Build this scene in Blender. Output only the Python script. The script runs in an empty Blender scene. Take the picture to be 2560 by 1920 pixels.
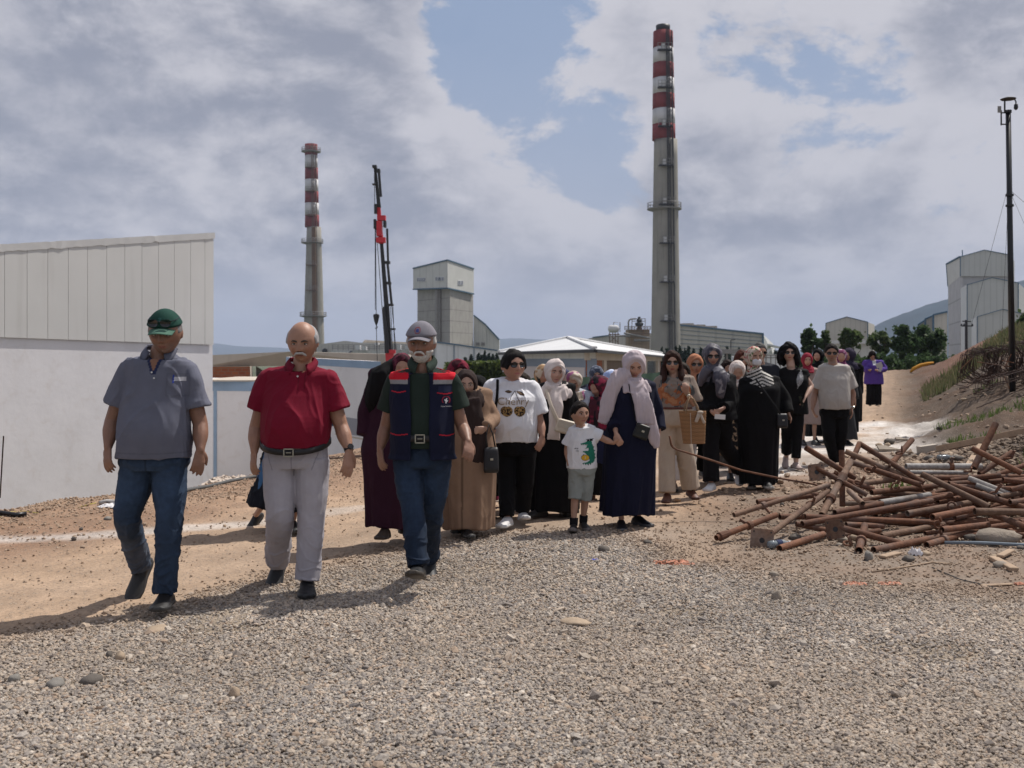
import bpy,bmesh,math,random
import numpy as np
from mathutils import Vector,Matrix,Euler,noise as mnoise
from mathutils.bvhtree import BVHTree
SC=bpy.context.scene
COL=SC.collection
PI=math.pi
R_=math.radians
# ------------------------------------------------------------------ camera
CAMZ=1.46
HORIZ=890.0 # row of the horizon in the 2560 x 1920 frame
cam_d=bpy.data.cameras.new('camera')
cam=bpy.data.objects.new('camera',cam_d)
COL.objects.link(cam)
cam.location=(0,0,CAMZ)
cam.rotation_euler=(PI/2,0,0)
cam_d.shift_y=-(960-HORIZ)/2560.0
cam_d.sensor_width=36.0
cam_d.lens=36.0
cam_d.clip_start=0.05
cam_d.clip_end=20000
cam_d.dof.use_dof=True
cam_d.dof.focus_distance=7.6
cam_d.dof.aperture_fstop=4.6
SC.camera=cam
# ------------------------------------------------------------------ light
SUN=Vector((0.413,0.329,0.848)).normalized()
sun_d=bpy.data.lights.new('sun','SUN')
sun_d.energy=4.6
sun_d.angle=R_(0.55)
sun_d.color=(1.0,0.95,0.88)
sun=bpy.data.objects.new('sun',sun_d)
COL.objects.link(sun)
sun.location=SUN*50
sun.rotation_euler=SUN.to_track_quat('Z','Y').to_euler()
vs=SC.view_settings
vs.view_transform='Standard'
vs.look='None'
vs.exposure=0.08
vs.gamma=1.0
vs.use_curve_mapping=False
SC.cycles.use_denoising=True
SC.cycles.max_bounces=6
SC.cycles.diffuse_bounces=3
SC.cycles.glossy_bounces=2
SC.cycles.transparent_max_bounces=8
SC.cycles.volume_bounces=0
SC.cycles.caustics_reflective=False
SC.cycles.caustics_refractive=False
def cdir(px,py):
 """unit direction (world) of a sight line; used to read positions off the survey of the site"""
 return Vector(((px-1280)/2560.0,1.0,(HORIZ-py)/2560.0))
def P(px,py,Y):
 d=cdir(px,py)
 return Vector((0,0,CAMZ))+d*(Y/d.y)
def PG(px,py,Y):
 """the same, dropped to the level of the yard behind the bank"""
 p_=P(px,py,Y)
 p_.z=-5.65
 return p_
# ------------------------------------------------------------------ node helpers
class NT:
 def __init__(s,tree):
  s.t=tree
  s.n=tree.nodes
  s.l=tree.links
 def new(s,typ,**kw):
  n=s.n.new(typ)
  for k,v in kw.items():
   setattr(n,k,v)
  return n
 def put(s,sock,val):
  if hasattr(val,'is_output'):
   s.l.new(val,sock)
  else:
   if sock.type=='RGBA' and isinstance(val,(tuple,list))and len(val)==3:
    val=(*val,1.0)
   sock.default_value=val
 def math(s,op,a,b=0.0,c=0.0,clamp=False):
  n=s.new('ShaderNodeMath',operation=op,use_clamp=clamp)
  s.put(n.inputs[0],a)
  s.put(n.inputs[1],b)
  if op in('MULTIPLY_ADD','SMOOTH_MIN','SMOOTH_MAX'):
   s.put(n.inputs[2],c)
  return n.outputs[0]
 def vmath(s,op,a,b=(0,0,0),out=0):
  n=s.new('ShaderNodeVectorMath',operation=op)
  s.put(n.inputs[0],a)
  if op=='SCALE':
   s.put(n.inputs['Scale'],b)
  else:
   s.put(n.inputs[1],b)
  return n.outputs['Value' if out==1 else 0]
 def mix(s,f,a,b,blend='MIX'):
  n=s.new('ShaderNodeMix',data_type='RGBA',blend_type=blend)
  s.put(n.inputs[0],f)
  s.put(n.inputs[6],a)
  s.put(n.inputs[7],b)
  return n.outputs[2]
 def mapr(s,v,a,b,c=0.0,d=1.0,smooth=True):
  n=s.new('ShaderNodeMapRange')
  n.interpolation_type='SMOOTHSTEP' if smooth else 'LINEAR'
  s.put(n.inputs[0],v)
  for i,x in zip((1,2,3,4),(a,b,c,d)):
   s.put(n.inputs[i],x)
  return n.outputs[0]
 def noise(s,vec,scale,detail=4,rough=0.55,dist=0.0,out='Fac'):
  n=s.new('ShaderNodeTexNoise')
  if vec is not None:
   s.put(n.inputs['Vector'],vec)
  s.put(n.inputs['Scale'],scale)
  s.put(n.inputs['Detail'],detail)
  s.put(n.inputs['Roughness'],rough)
  s.put(n.inputs['Distortion'],dist)
  return n.outputs[out]
 def voro(s,vec,scale,feature='F1',out='Distance'):
  n=s.new('ShaderNodeTexVoronoi',feature=feature)
  if vec is not None:
   s.put(n.inputs['Vector'],vec)
  s.put(n.inputs['Scale'],scale)
  return n.outputs[out]
 def attr(s,name,typ='GEOMETRY',out='Color'):
  n=s.new('ShaderNodeAttribute',attribute_name=name,attribute_type=typ)
  return n.outputs[out]
 def coord(s,out='Object'):
  return s.new('ShaderNodeTexCoord').outputs[out]
 def sep(s,v):
  n=s.new('ShaderNodeSeparateXYZ')
  s.put(n.inputs[0],v)
  return n.outputs
 def comb(s,x,y,z):
  n=s.new('ShaderNodeCombineXYZ')
  s.put(n.inputs[0],x);s.put(n.inputs[1],y);s.put(n.inputs[2],z)
  return n.outputs[0]
 def bump(s,h,strength=0.3,dist=0.01):
  n=s.new('ShaderNodeBump')
  s.put(n.inputs['Strength'],strength)
  s.put(n.inputs['Distance'],dist)
  s.put(n.inputs['Height'],h)
  return n.outputs[0]
def material(name,fn,rough=0.85,metal=0.0,spec=0.3,**kw):
 m=bpy.data.materials.new(name)
 m.use_nodes=True
 nt=NT(m.node_tree)
 bs=m.node_tree.nodes['Principled BSDF']
 bs.inputs['Roughness'].default_value=rough
 bs.inputs['Metallic'].default_value=metal
 bs.inputs['Specular IOR Level'].default_value=spec
 for k,v in kw.items():
  bs.inputs[k.replace('_',' ')].default_value=v
 col,nrm=fn(nt)
 nt.put(bs.inputs['Base Color'],col)
 if nrm is not None:
  nt.put(bs.inputs['Normal'],nrm)
 return m
def surf(name,col,var=0.12,scale=3.0,bump=0.0,bscale=40.0,rough=0.85,metal=0.0,spec=0.3,dirt=0.0,
   dirt_col=(0.12,0.09,0.06),coord='Object',bdist=0.01,**kw):
 """plain stuff with uneven tone, dirt and relief"""
 def fn(nt):
  v=nt.coord(coord)
  n=nt.noise(v,scale,5,0.6)
  f=nt.mapr(n,0.25,0.75,1-var,1+var,False)
  c=nt.vmath('SCALE',col,f)
  if dirt>0:
   n2=nt.noise(v,scale*2.7,6,0.65,0.6)
   c=nt.mix(nt.mapr(n2,0.5,0.75,0,dirt),c,dirt_col)
  nm=None
  if bump>0:
   nm=nt.bump(nt.noise(v,bscale,4,0.6),bump,bdist)
  return c,nm
 return material(name,fn,rough,metal,spec,**kw)
# ------------------------------------------------------------------ world: blue sky with broken cloud
world=bpy.data.worlds.new('World')
SC.world=world
world.use_nodes=True
wt=NT(world.node_tree)
for n in list(wt.n):
 wt.n.remove(n)
w_out=wt.new('ShaderNodeOutputWorld')
w_bg=wt.new('ShaderNodeBackground')
wt.l.new(w_bg.outputs[0],w_out.inputs[0])
sky=wt.new('ShaderNodeTexSky',sky_type='NISHITA')
sky.sun_disc=False
sky.sun_elevation=math.asin(SUN.z)
sky.sun_rotation=math.atan2(SUN.x,SUN.y)
sky.altitude=100
sky.air_density=1.0
sky.dust_density=2.0
sky.ozone_density=1.5
d=wt.coord('Generated')
d=wt.vmath('NORMALIZE',d)
sx,sy,sz=wt.sep(d)
q=wt.vmath('MULTIPLY',d,(1.0,1.0,1.75))
warp=wt.noise(q,4.0,3,0.5,out='Color')
q2=wt.vmath('ADD',q,wt.vmath('SCALE',wt.vmath('SUBTRACT',warp,(0.5,0.5,0.5)),0.09))
def cloud(v):
 return wt.math('ADD',wt.math('MULTIPLY',wt.noise(v,3.6,3,0.5),0.45),wt.math('MULTIPLY',wt.noise(v,9.5,10,0.64),0.60))
n0=cloud(q2)
n1=cloud(wt.vmath('ADD',q2,(0.022,0.0,0.045)))
cov=wt.math('ADD',wt.math('MULTIPLY',wt.math('SUBTRACT',n0,0.5),1.9),0.505)
# the gaps and the heavy banks that stood over the site
for(px,py,rad,amt)in((1180,60,0.075,-0.13),(1180,200,0.075,-0.17),(1330,60,0.06,-0.16),(1450,70,0.06,-0.14),(1200,300,0.07,-0.14),(1350,370,0.08,-0.12),(1480,330,0.05,-0.12),(1480,440,0.06,-0.16),
       (2080,200,0.09,-0.20),(2450,400,0.07,-0.15),(2330,470,0.07,-0.16),(1950,110,0.08,-0.14),(1250,-80,0.13,-0.11),(1980,420,0.05,-0.08),
       (350,250,0.28,0.12),(100,500,0.2,0.2),(800,280,0.13,0.16),(1440,170,0.045,0.12),(1780,250,0.09,0.08),(980,90,0.05,0.08),
       (1000,520,0.14,0.16),(1700,600,0.2,0.16),(2350,220,0.07,0.18),(2250,620,0.16,0.16),(1100,300,0.04,0.1),(1640,-20,0.06,0.14)):
 dd=cdir(px,py).normalized()
 r=wt.vmath('DISTANCE',d,tuple(dd),out=1)
 cov=wt.math('ADD',cov,wt.mapr(r,0.0,rad*1.9,amt,0.0))
cov=wt.math('ADD',cov,wt.mapr(sz,0.0,0.12,0.08,0.02))
mask=wt.mapr(cov,0.42,0.56,0.06,1.0)
relief=wt.math('MULTIPLY',wt.math('SUBTRACT',n0,n1),4.4)
n_sh=wt.noise(wt.vmath('ADD',q,(3.1,1.7,0.4)),4.4,6,0.58)
lit=wt.math('ADD',wt.math('MULTIPLY',wt.math('SUBTRACT',n_sh,0.46),-3.0),relief)
lit=wt.math('ADD',lit,wt.mapr(cov,0.48,0.85,0.42,-0.25))
lit=wt.math('ADD',lit,wt.mapr(sx,-0.55,0.35,-0.14,0.10,False))
lit=wt.math('ADD',lit,wt.mapr(sz,0.05,0.42,0.10,-0.14,False))
cc=wt.mix(wt.mapr(lit,-0.92,0.50),(2.75,2.95,3.7),(5.75,5.7,6.2))
haze_c=(4.35,4.5,5.4)
skyc=wt.mix(0.75,sky.outputs[0],(2.5,3.35,5.0))
skyc=wt.mix(wt.mapr(sz,0.0,0.35,0.70,0.0),skyc,haze_c)
c=wt.mix(mask,skyc,cc)
c=wt.mix(wt.mapr(sz,-0.02,0.13,0.85,0.0),c,haze_c)
wt.l.new(c,w_bg.inputs[0])
w_bg.inputs[1].default_value=0.10
# ------------------------------------------------------------------ object helpers
def link(o,parent=None):
 COL.objects.link(o)
 if parent is not None:
  o.parent=parent
 return o
def tag(o,label=None,cat=None,group=None,kind=None):
 if label:o['label']=label
 if cat:o['category']=cat
 if group:o['group']=group
 if kind:o['kind']=kind
 return o
def empty(name,loc,label=None,cat=None,group=None,rz=0.0):
 o=bpy.data.objects.new(name,None)
 o.empty_display_size=0.2
 o.location=loc
 o.rotation_euler=(0,0,rz)
 link(o)
 return tag(o,label,cat,group)
def mesh_obj(name,V,Fc,mat,parent=None,smooth=False,cols=None,loc=None):
 me=bpy.data.meshes.new(name)
 V=np.asarray(V,dtype=np.float64)
 me.from_pydata(V.tolist(),[],[tuple(f)for f in Fc])
 if smooth:
  me.shade_smooth()
 mats=mat if isinstance(mat,(list,tuple))else[mat]
 for m in mats:
  me.materials.append(m)
 if cols is not None:
  a=me.color_attributes.new('Col','FLOAT_COLOR','POINT')
  cc_=np.ones((len(V),4),dtype=np.float32)
  cc_[:,:3]=cols
  a.data.foreach_set('color',cc_.ravel())
 o=bpy.data.objects.new(name,me)
 if loc is not None:
  o.location=loc
 link(o,parent)
 return o
class MB:
 """collects boxes, prisms and tubes and links them as ONE mesh object"""
 def __init__(s):
  s.V=[]
  s.F=[]
 def add(s,V,Fc):
  b=len(s.V)
  s.V+=[tuple(v)for v in V]
  s.F+=[tuple(i+b for i in f)for f in Fc]
  return s
 def box(s,c,size,rz=0.0,R=None):
  hx,hy,hz=size[0]/2,size[1]/2,size[2]/2
  vs_=[Vector((x,y,z))for x in(-hx,hx)for y in(-hy,hy)for z in(-hz,hz)]
  M=R if R is not None else Matrix.Rotation(rz,3,'Z')
  c=Vector(c)
  return s.add([M@v+c for v in vs_],[(0,1,3,2),(4,6,7,5),(0,4,5,1),(2,3,7,6),(0,2,6,4),(1,5,7,3)])
 def hexa(s,p):
  """eight corners: bottom loop 0-3, top loop 4-7"""
  return s.add(p,[(3,2,1,0),(4,5,6,7),(0,1,5,4),(1,2,6,5),(2,3,7,6),(3,0,4,7)])
 def prism(s,pts,off):
  """polygon pts (3D) extruded by vector off"""
  n=len(pts)
  off=Vector(off)
  a=[Vector(p)for p in pts]
  b=[p+off for p in a]
  return s.add(a+b,[tuple(range(n))[::-1],tuple(range(n,2*n))]+[(i,(i+1)%n,n+(i+1)%n,n+i)for i in range(n)])
 def bar(s,a,b,w,h=None,up=(0,0,1)):
  a=Vector(a);b=Vector(b)
  h=h or w
  dz=(b-a).normalized()
  u=Vector(up)
  if abs(dz.dot(u))>0.95:
   u=Vector((0,1,0))
  sx_=dz.cross(u).normalized()*(w/2)
  sy_=sx_.cross(dz).normalized()*(h/2)
  return s.hexa([a-sx_-sy_,a+sx_-sy_,a+sx_+sy_,a-sx_+sy_,b-sx_-sy_,b+sx_-sy_,b+sx_+sy_,b-sx_+sy_])
 def tube(s,pts,r,n=8,cap=True):
  pts=[Vector(p)for p in pts]
  m=len(pts)
  rs=r if isinstance(r,(list,tuple))else[r]*m
  V=[]
  prev=None
  for i,p in enumerate(pts):
   if i==0:t=pts[1]-pts[0]
   elif i==m-1:t=pts[-1]-pts[-2]
   else:t=(pts[i+1]-p).normalized()+(p-pts[i-1]).normalized()
   t.normalize()
   if prev is None:
    u=Vector((0,0,1))if abs(t.z)<0.9 else Vector((0,1,0))
    a=t.cross(u).normalized()
   else:
    a=(prev-t*prev.dot(t)).normalized()
   prev=a
   b=t.cross(a)
   for k in range(n):
    an=2*PI*k/n
    V.append(p+(a*math.cos(an)+b*math.sin(an))*rs[i])
  Fc=[]
  for i in range(m-1):
   for k in range(n):
    Fc.append((i*n+k,i*n+(k+1)%n,(i+1)*n+(k+1)%n,(i+1)*n+k))
  if cap:
   Fc.append(tuple(range(n))[::-1])
   Fc.append(tuple((m-1)*n+k for k in range(n)))
  return s.add(V,Fc)
 def pipe(s,a,b,ro,ri,n=12):
  """open hollow pipe from a to b"""
  a=Vector(a);b=Vector(b)
  t=(b-a).normalized()
  u=Vector((0,0,1))if abs(t.z)<0.9 else Vector((0,1,0))
  e=t.cross(u).normalized();f=t.cross(e)
  V=[]
  for(p,r)in((a,ro),(b,ro),(b,ri),(b-t*min(0.25,(b-a).length*.4),ri),(a+t*min(0.25,(b-a).length*.4),ri),(a,ri)):
   for k in range(n):
    an=2*PI*k/n
    V.append(p+(e*math.cos(an)+f*math.sin(an))*r)
  Fc=[]
  for(i,j)in((0,1),(1,2),(2,3),(4,5),(5,0)):
   for k in range(n):
    Fc.append((i*n+k,j*n+k,j*n+(k+1)%n,i*n+(k+1)%n))
  Fc.append(tuple(3*n+k for k in range(n)))
  Fc.append(tuple(4*n+k for k in range(n))[::-1])
  return s.add(V,Fc)
 def lathe(s,prof,c=(0,0,0),n=16):
  V=[]
  m=len(prof)
  for(r,z)in prof:
   for k in range(n):
    an=2*PI*k/n
    V.append((c[0]+r*math.cos(an),c[1]+r*math.sin(an),c[2]+z))
  Fc=[]
  for i in range(m-1):
   for k in range(n):
    Fc.append((i*n+k,i*n+(k+1)%n,(i+1)*n+(k+1)%n,(i+1)*n+k))
  Fc.append(tuple(range(n))[::-1]);Fc.append(tuple((m-1)*n+k for k in range(n)))
  return s.add(V,Fc)
 def build(s,name,mat,parent=None,smooth=False,loc=None):
  # with a parent Empty carrying a location the world coordinates are made local to it
  V=np.array([tuple(v)for v in s.V])
  if parent is not None:
   V=V-np.array(parent_origin(parent))
  elif loc is not None:
   V=V-np.array(loc)
  return mesh_obj(name,V,s.F,mat,parent,smooth,loc=loc if parent is None else None)
def parent_origin(p):
 o=Vector((0,0,0))
 while p is not None:
  o+=Vector(p.location)
  p=p.parent
 return tuple(o)
def nz(x,y,z=0.0,s=1.0):
 return mnoise.noise(Vector((x*s,y*s,z*s)))
def sst(x,a,b):
 t=np.clip((np.asarray(x,dtype=float)-a)/(b-a),0,1)
 return t*t*(3-2*t)
_rs=np.random.RandomState(7)
_WK=_rs.normal(size=(48,3));_WK/=np.linalg.norm(_WK,axis=1)[:,None]
_WP=_rs.uniform(0,6.28,48)
def fnoise(Pt,scale=1.0,octaves=4,seed=0,gain=0.5):
 """vectorised smooth pseudo noise, about -1..1"""
 Pt=np.asarray(Pt,dtype=float)*scale
 out=np.zeros(len(Pt));a=1.0;tot=0
 f=1.0
 for o in range(octaves):
  acc=np.zeros(len(Pt))
  for k in range(5):
   i=(seed*7+o*5+k*3)%48
   j=(seed*5+o*11+k*7+13)%48
   acc+=np.sin((Pt@_WK[i])*f*(1.6+.5*k)+_WP[j]+1.3*np.sin((Pt@_WK[j])*f*1.3+_WP[i]))
  out+=a*acc/2.6
  tot+=a
  a*=gain
  f*=2.05
 return out/tot
# ================================================================== GROUND
CREST=np.array([(-9.5,-2.0),(-7.2,3.5),(-5.7,7.5),(-4.75,9.5),(-4.3,10.75),(-3.63,12.5),(-3.2,14.2),(-2.6,17.2),(-0.3,24.5),(6.4,37.0),
     (14.5,49.0),(24.0,53.0),(60.0,60.0)])
def seg_dist(X,Y,poly):
 """distance to the polyline, positive on its left side walking along"""
 best=np.full(X.shape,1e9);sgn=np.ones(X.shape)
 for(x0,y0),(x1,y1)in zip(poly[:-1],poly[1:]):
  dx,dy=x1-x0,y1-y0
  L2=dx*dx+dy*dy
  t=np.clip(((X-x0)*dx+(Y-y0)*dy)/L2,0,1)
  ex,ey=X-(x0+t*dx),Y-(y0+t*dy)
  dd_=np.hypot(ex,ey)
  s_=np.sign(dx*(Y-y0)-dy*(X-x0))
  m=dd_<best
  best[m]=dd_[m];sgn[m]=s_[m]
 return best*sgn
def gheight(X,Y):
 X=np.atleast_1d(np.asarray(X,float));Y=np.atleast_1d(np.asarray(Y,float))
 s=seg_dist(X,Y,CREST)
 P3=np.stack([X,Y,np.zeros_like(X)],1)
 edge_n=fnoise(P3,1.1,3,2)*0.10
 z=fnoise(P3,0.55,2,5)*0.018
 # ragged soil along the crest
 band=np.exp(-((s+0.5)/0.7)**2)*sst(Y,6,9)
 near=1-sst(Y,17,26)
 z+=band*near*(0.06+0.05*fnoise(P3,2.2,4,3,0.6))
 band2=np.exp(-((s+1.7)/0.45)**2)*near*sst(Y,8,10)
 z+=band2*(0.03+0.055*np.maximum(0,fnoise(P3,3.0,4,9,0.6)))
 z-=0.14*sst(Y,9.6,12)*(1-sst(X,1.2,2.6))*(1-sst(Y,22,30))
 # road rises towards its crest
 z+=0.72*sst(Y,29,48)*sst(X,-2,4)
 # right flank: bank and spoil heap
 u=X/np.maximum(Y,1)
 side=sst(u,0.385,0.50)
 z+=0.105*np.clip(Y-13,0,20)*.92*side*(1-sst(Y,50,60))
 z+=(0.26+0.20*fnoise(P3,0.8,4,11))*np.exp(-((Y-36)/4.5)**2)*sst(u,0.40,0.52)
 z+=sst(u,.33,.42)*sst(Y,13,18)*(.10*fnoise(P3,2.3,5,13,.7)+.10*np.maximum(0,fnoise(P3,.9,4,17,.6)))
 z+=0.25*np.exp(-((X-9.9)/1.6)**2-((Y-25.5)/1.8)**2)
 # small dark heap by the scrap
 z+=(0.42+0.10*fnoise(P3,3.5,3,4))*np.exp(-((X-6.9)/1.0)**2-((Y-12.9)/1.1)**2)
 z+=(0.14+0.05*fnoise(P3,3.5,3,4))*np.exp(-((X-5.6)/0.8)**2-((Y-12.6)/.9)**2)
 # rough rubble ground under the scrap pipes
 rub=np.exp(-((X-3.9)/2.0)**2-((Y-9.4)/1.6)**2)
 z+=rub*(0.02+0.035*fnoise(P3,4.0,3,6))
 z+=0.05*np.maximum(0,fnoise(P3,2.5,3,8))*sst(X,4.5,6.5)*sst(Y,10,12)*(1-side)
 # bank falls away behind the crest
 dd_=np.maximum(0,s+edge_n)
 z-=5.2*(1-np.exp(-dd_*0.14))*sst(dd_,0,0.6)
 return z
def gz(x,y):
 return float(gheight([x],[y])[0])
def on_ground(px,py):
 """where the sight line meets the ground"""
 d_=cdir(px,py)
 t=CAMZ/-d_.z if d_.z<-0.004 else 60
 for _ in range(40):
  p_=Vector((0,0,CAMZ))+d_*t
  err=p_.z-gz(p_.x,p_.y)
  t+=err/max(-d_.z,0.02)*0.6
  t=max(1.0,min(t,80))
 p_=Vector((0,0,CAMZ))+d_*t
 return Vector((p_.x,p_.y,gz(p_.x,p_.y)))
GRAVEL=np.array([(-9,2.0),(-2.67,5.34),(-2.0,6.2),(-1.46,6.95),(-.83,7.6),(-.1,8.4),(.73,8.5),(1.2,7.3),(1.9,6.7),(2.5,6.35),(3.1,6.25),(9,6.0)])
def poly_mask(X,Y,pts,soft):
 """soft-edged inside mask of a polygon"""
 pts=np.array(pts+[pts[0]])
 inside=np.zeros(X.shape,bool)
 for(x0,y0),(x1,y1)in zip(pts[:-1],pts[1:]):
  c=((y0>Y)!=(y1>Y))&(X<(x1-x0)*(Y-y0)/((y1-y0)if y1!=y0 else 1e-9)+x0)
  inside^=c
 dist=np.abs(seg_dist(X,Y,pts))
 return sst(np.where(inside,dist,-dist),-soft,soft)
def masks(X,Y):
 P3=np.stack([X,Y,np.zeros_like(X)],1)
 wob=fnoise(P3,1.2,4,1,0.6)
 g=sst(-seg_dist(X,Y,GRAVEL)+0.22*wob,-0.30,0.42)
 lime=poly_mask(X+.12*wob,Y+.5*wob,[(5.3,21.2),(3.2,20.0),(2.6,16.5),(2.6,12.0),(3.6,12.2),(4.5,15.2),(6.0,15.0),(8.6,20.6),(8.2,22.5)],0.5)
 st=np.array([(-6.5,7.3),(-4.05,8.0),(-3.25,8.35),(-2.2,9.0),(-1.6,9.75),(-1.2,10.2),(0.5,11.5),(2.6,14.5)])
 sd=np.abs(seg_dist(X,Y,st))
 streak=(1-sst(sd+0.05*wob,0.07,0.24))*(1-0.45*sst(X,-2.6,-1.2))*(1-.5*sst(X,-.5,1.5))
 dusty=np.exp(-((X-.75)/.55)**2-((Y-8.35)/.35)**2)*.5
 return g,np.clip(lime,0,1),np.clip(streak,0,1),dusty,wob
def ground_mesh():
 rows=np.concatenate([np.geomspace(1.2,62,560),np.geomspace(64,260,26)])
 us=np.concatenate([np.linspace(-3.2,-0.75,46)[:-1],np.linspace(-0.75,0.75,420),np.linspace(0.75,3.2,46)[1:]])
 YY,UU=np.meshgrid(rows,us,indexing='ij')
 XX=UU*(YY+0.5)
 X=XX.ravel();Y=YY.ravel()
 X=np.clip(X,-220,220)
 Z=gheight(X,Y)
 V=np.stack([X,Y,Z],1)
 # fine clods
 nr=(1-sst(Y,16,30))
 V[:,2]+=(fnoise(V,6.0,3,15,0.6)*0.006+fnoise(V,17.0,2,21,0.6)*0.003)*nr
 nr_,nu=len(rows),len(us)
 idx=np.arange(nr_*nu).reshape(nr_,nu)
 Fc=np.stack([idx[:-1,:-1].ravel(),idx[:-1,1:].ravel(),idx[1:,1:].ravel(),idx[1:,:-1].ravel()],1)
 s=seg_dist(X,Y,CREST)
 g,lime,streak,dusty,wob=masks(X,Y)
 tan=np.array((0.40,0.280,0.190));tan2=np.array((0.355,0.258,0.185))
 grv=np.array((0.29,0.235,0.18));brown=np.array((0.23,0.138,0.090));red=np.array((0.16,0.085,0.06))
 dirt_g=np.array((0.27,0.225,0.185));white=np.array((0.60,0.56,0.52))
 m=lambda a,b,t:a*(1-t[:,None])+b*t[:,None]
 w01=np.clip(0.5+0.6*wob,0,1)
 c=m(np.tile(tan,(len(X),1)),np.tile(tan2,(len(X),1)),w01)
 # gritty verge left of the road and the soil on the right
 verge=sst(s,-2.6,-1.6)*(1-sst(Y,20,26))
 c=m(c,np.tile(brown,(len(X),1)),verge*(0.40+.45*w01))
 c=m(c,np.tile(dirt_g,(len(X),1)),np.clip(sst(-seg_dist(X,Y,GRAVEL),-1.6,0.3)*sst(Y,6,9)*.6+.0,0,1))
 rgt=sst(X-0.16*Y,-0.3,0.8)*(1-sst(Y,14,17))
 c=m(c,m(np.tile(brown*.92,(len(X),1)),np.tile(dirt_g*.8,(len(X),1)),w01),rgt*.9)
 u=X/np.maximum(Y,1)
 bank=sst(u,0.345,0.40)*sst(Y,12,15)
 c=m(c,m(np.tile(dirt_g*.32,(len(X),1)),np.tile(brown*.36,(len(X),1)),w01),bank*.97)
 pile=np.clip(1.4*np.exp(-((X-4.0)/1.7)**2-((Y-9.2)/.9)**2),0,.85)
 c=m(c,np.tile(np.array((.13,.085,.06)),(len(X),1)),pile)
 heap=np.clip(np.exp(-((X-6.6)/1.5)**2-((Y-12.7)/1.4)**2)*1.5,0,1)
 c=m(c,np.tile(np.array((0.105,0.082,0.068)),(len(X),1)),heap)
 spoil=sst(u,0.38,0.44)*sst(Y,29,34)
 c=m(c,np.tile(red,(len(X),1)),spoil)
 c=m(c,np.tile(grv,(len(X),1)),g)
 wh=np.clip(lime*(0.62+.75*fnoise(np.stack([X*.6,Y*.35,X*0],1),3.0,4,6,.65)),0,1)
 c=m(c,np.tile(white,(len(X),1)),wh)
 c=m(c,np.tile(white*.92,(len(X),1)),streak*.60)
 c=m(c,np.tile(np.array((.36,.31,.27)),(len(X),1)),dusty)
 # beyond the bank: worn yard
 far=sst(s,1,4)
 c=m(c,np.tile(np.array((0.20,0.18,0.14)),(len(X),1)),far)
 return V,Fc,c,g
gV,gF,gC,gG=ground_mesh()
def ground_mat(nt):
 v=nt.coord('Object')
 col=nt.attr('Col')
 gr=nt.attr('grav',out='Fac')
 n1=nt.noise(v,2.2,8,0.68)
 n2=nt.noise(v,38,5,0.7)
 c=nt.vmath('SCALE',col,nt.mapr(n1,0.3,0.7,0.80,1.16,False))
 c=nt.vmath('SCALE',c,nt.mapr(n2,0.3,0.7,0.80,1.18,False))
 # tyre-smoothed streaks along the road
 vs_=nt.sep(v)
 st=nt.noise(nt.comb(nt.math('MULTIPLY',nt.math('SUBTRACT',vs_[0],nt.math('MULTIPLY',vs_[1],.36)),5.0),nt.math('MULTIPLY',vs_[1],.35),0.0),1.0,4,0.6)
 c=nt.vmath('SCALE',c,nt.mapr(st,0.35,0.65,0.93,1.07))
 # embedded pebbles
 vo=nt.new('ShaderNodeTexVoronoi',feature='F1')
 nt.put(vo.inputs['Vector'],v);vo.inputs['Scale'].default_value=42
 peb=nt.mapr(vo.outputs['Distance'],0.30,0.42,1.0,0.0)
 hs=nt.sep(vo.outputs['Color'])
 sel=nt.mapr(hs[0],0.62,0.66)
 pebm=nt.math('MULTIPLY',peb,nt.math('MAXIMUM',nt.math('MULTIPLY',sel,0.75),gr))
 pc=nt.mix(hs[1],(0.15,0.14,0.14),(0.48,0.40,0.32))
 pc=nt.mix(nt.math('MULTIPLY',nt.mapr(n1,.4,.7),0.35),pc,col)
 c=nt.mix(nt.math('MULTIPLY',pebm,0.62),c,pc)
 vo2=nt.voro(v,15)
 hh=nt.math('ADD',nt.math('MULTIPLY',n2,0.5),nt.math('MULTIPLY',pebm,0.55))
 hh=nt.math('ADD',hh,nt.math('MULTIPLY',nt.noise(v,9,5,.7),0.9))
 return c,nt.bump(hh,0.9,0.018)
M_ground=material('earth',ground_mat,0.95,spec=0.15)
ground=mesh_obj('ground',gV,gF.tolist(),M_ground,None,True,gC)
ga=ground.data.attributes.new('grav','FLOAT','POINT')
ga.data.foreach_set('value',gG.astype(np.float32))
tag(ground,kind='structure')
M_plain=surf('plain',(0.10,0.11,0.07),.3,.004,0,coord='Object',rough=1,spec=.1)
mb=MB()
mb.add([(-9000,200,-5.6),(9000,200,-5.6),(9000,9000,-5.6),(-9000,9000,-5.6)],[(0,1,2,3)])
mb.add([(-9000,-3000,-5.8),(9000,-3000,-5.8),(9000,210,-5.8),(-9000,210,-5.8)],[(0,1,2,3)])
tag(mb.build('plain',M_plain),kind='structure')
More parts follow.
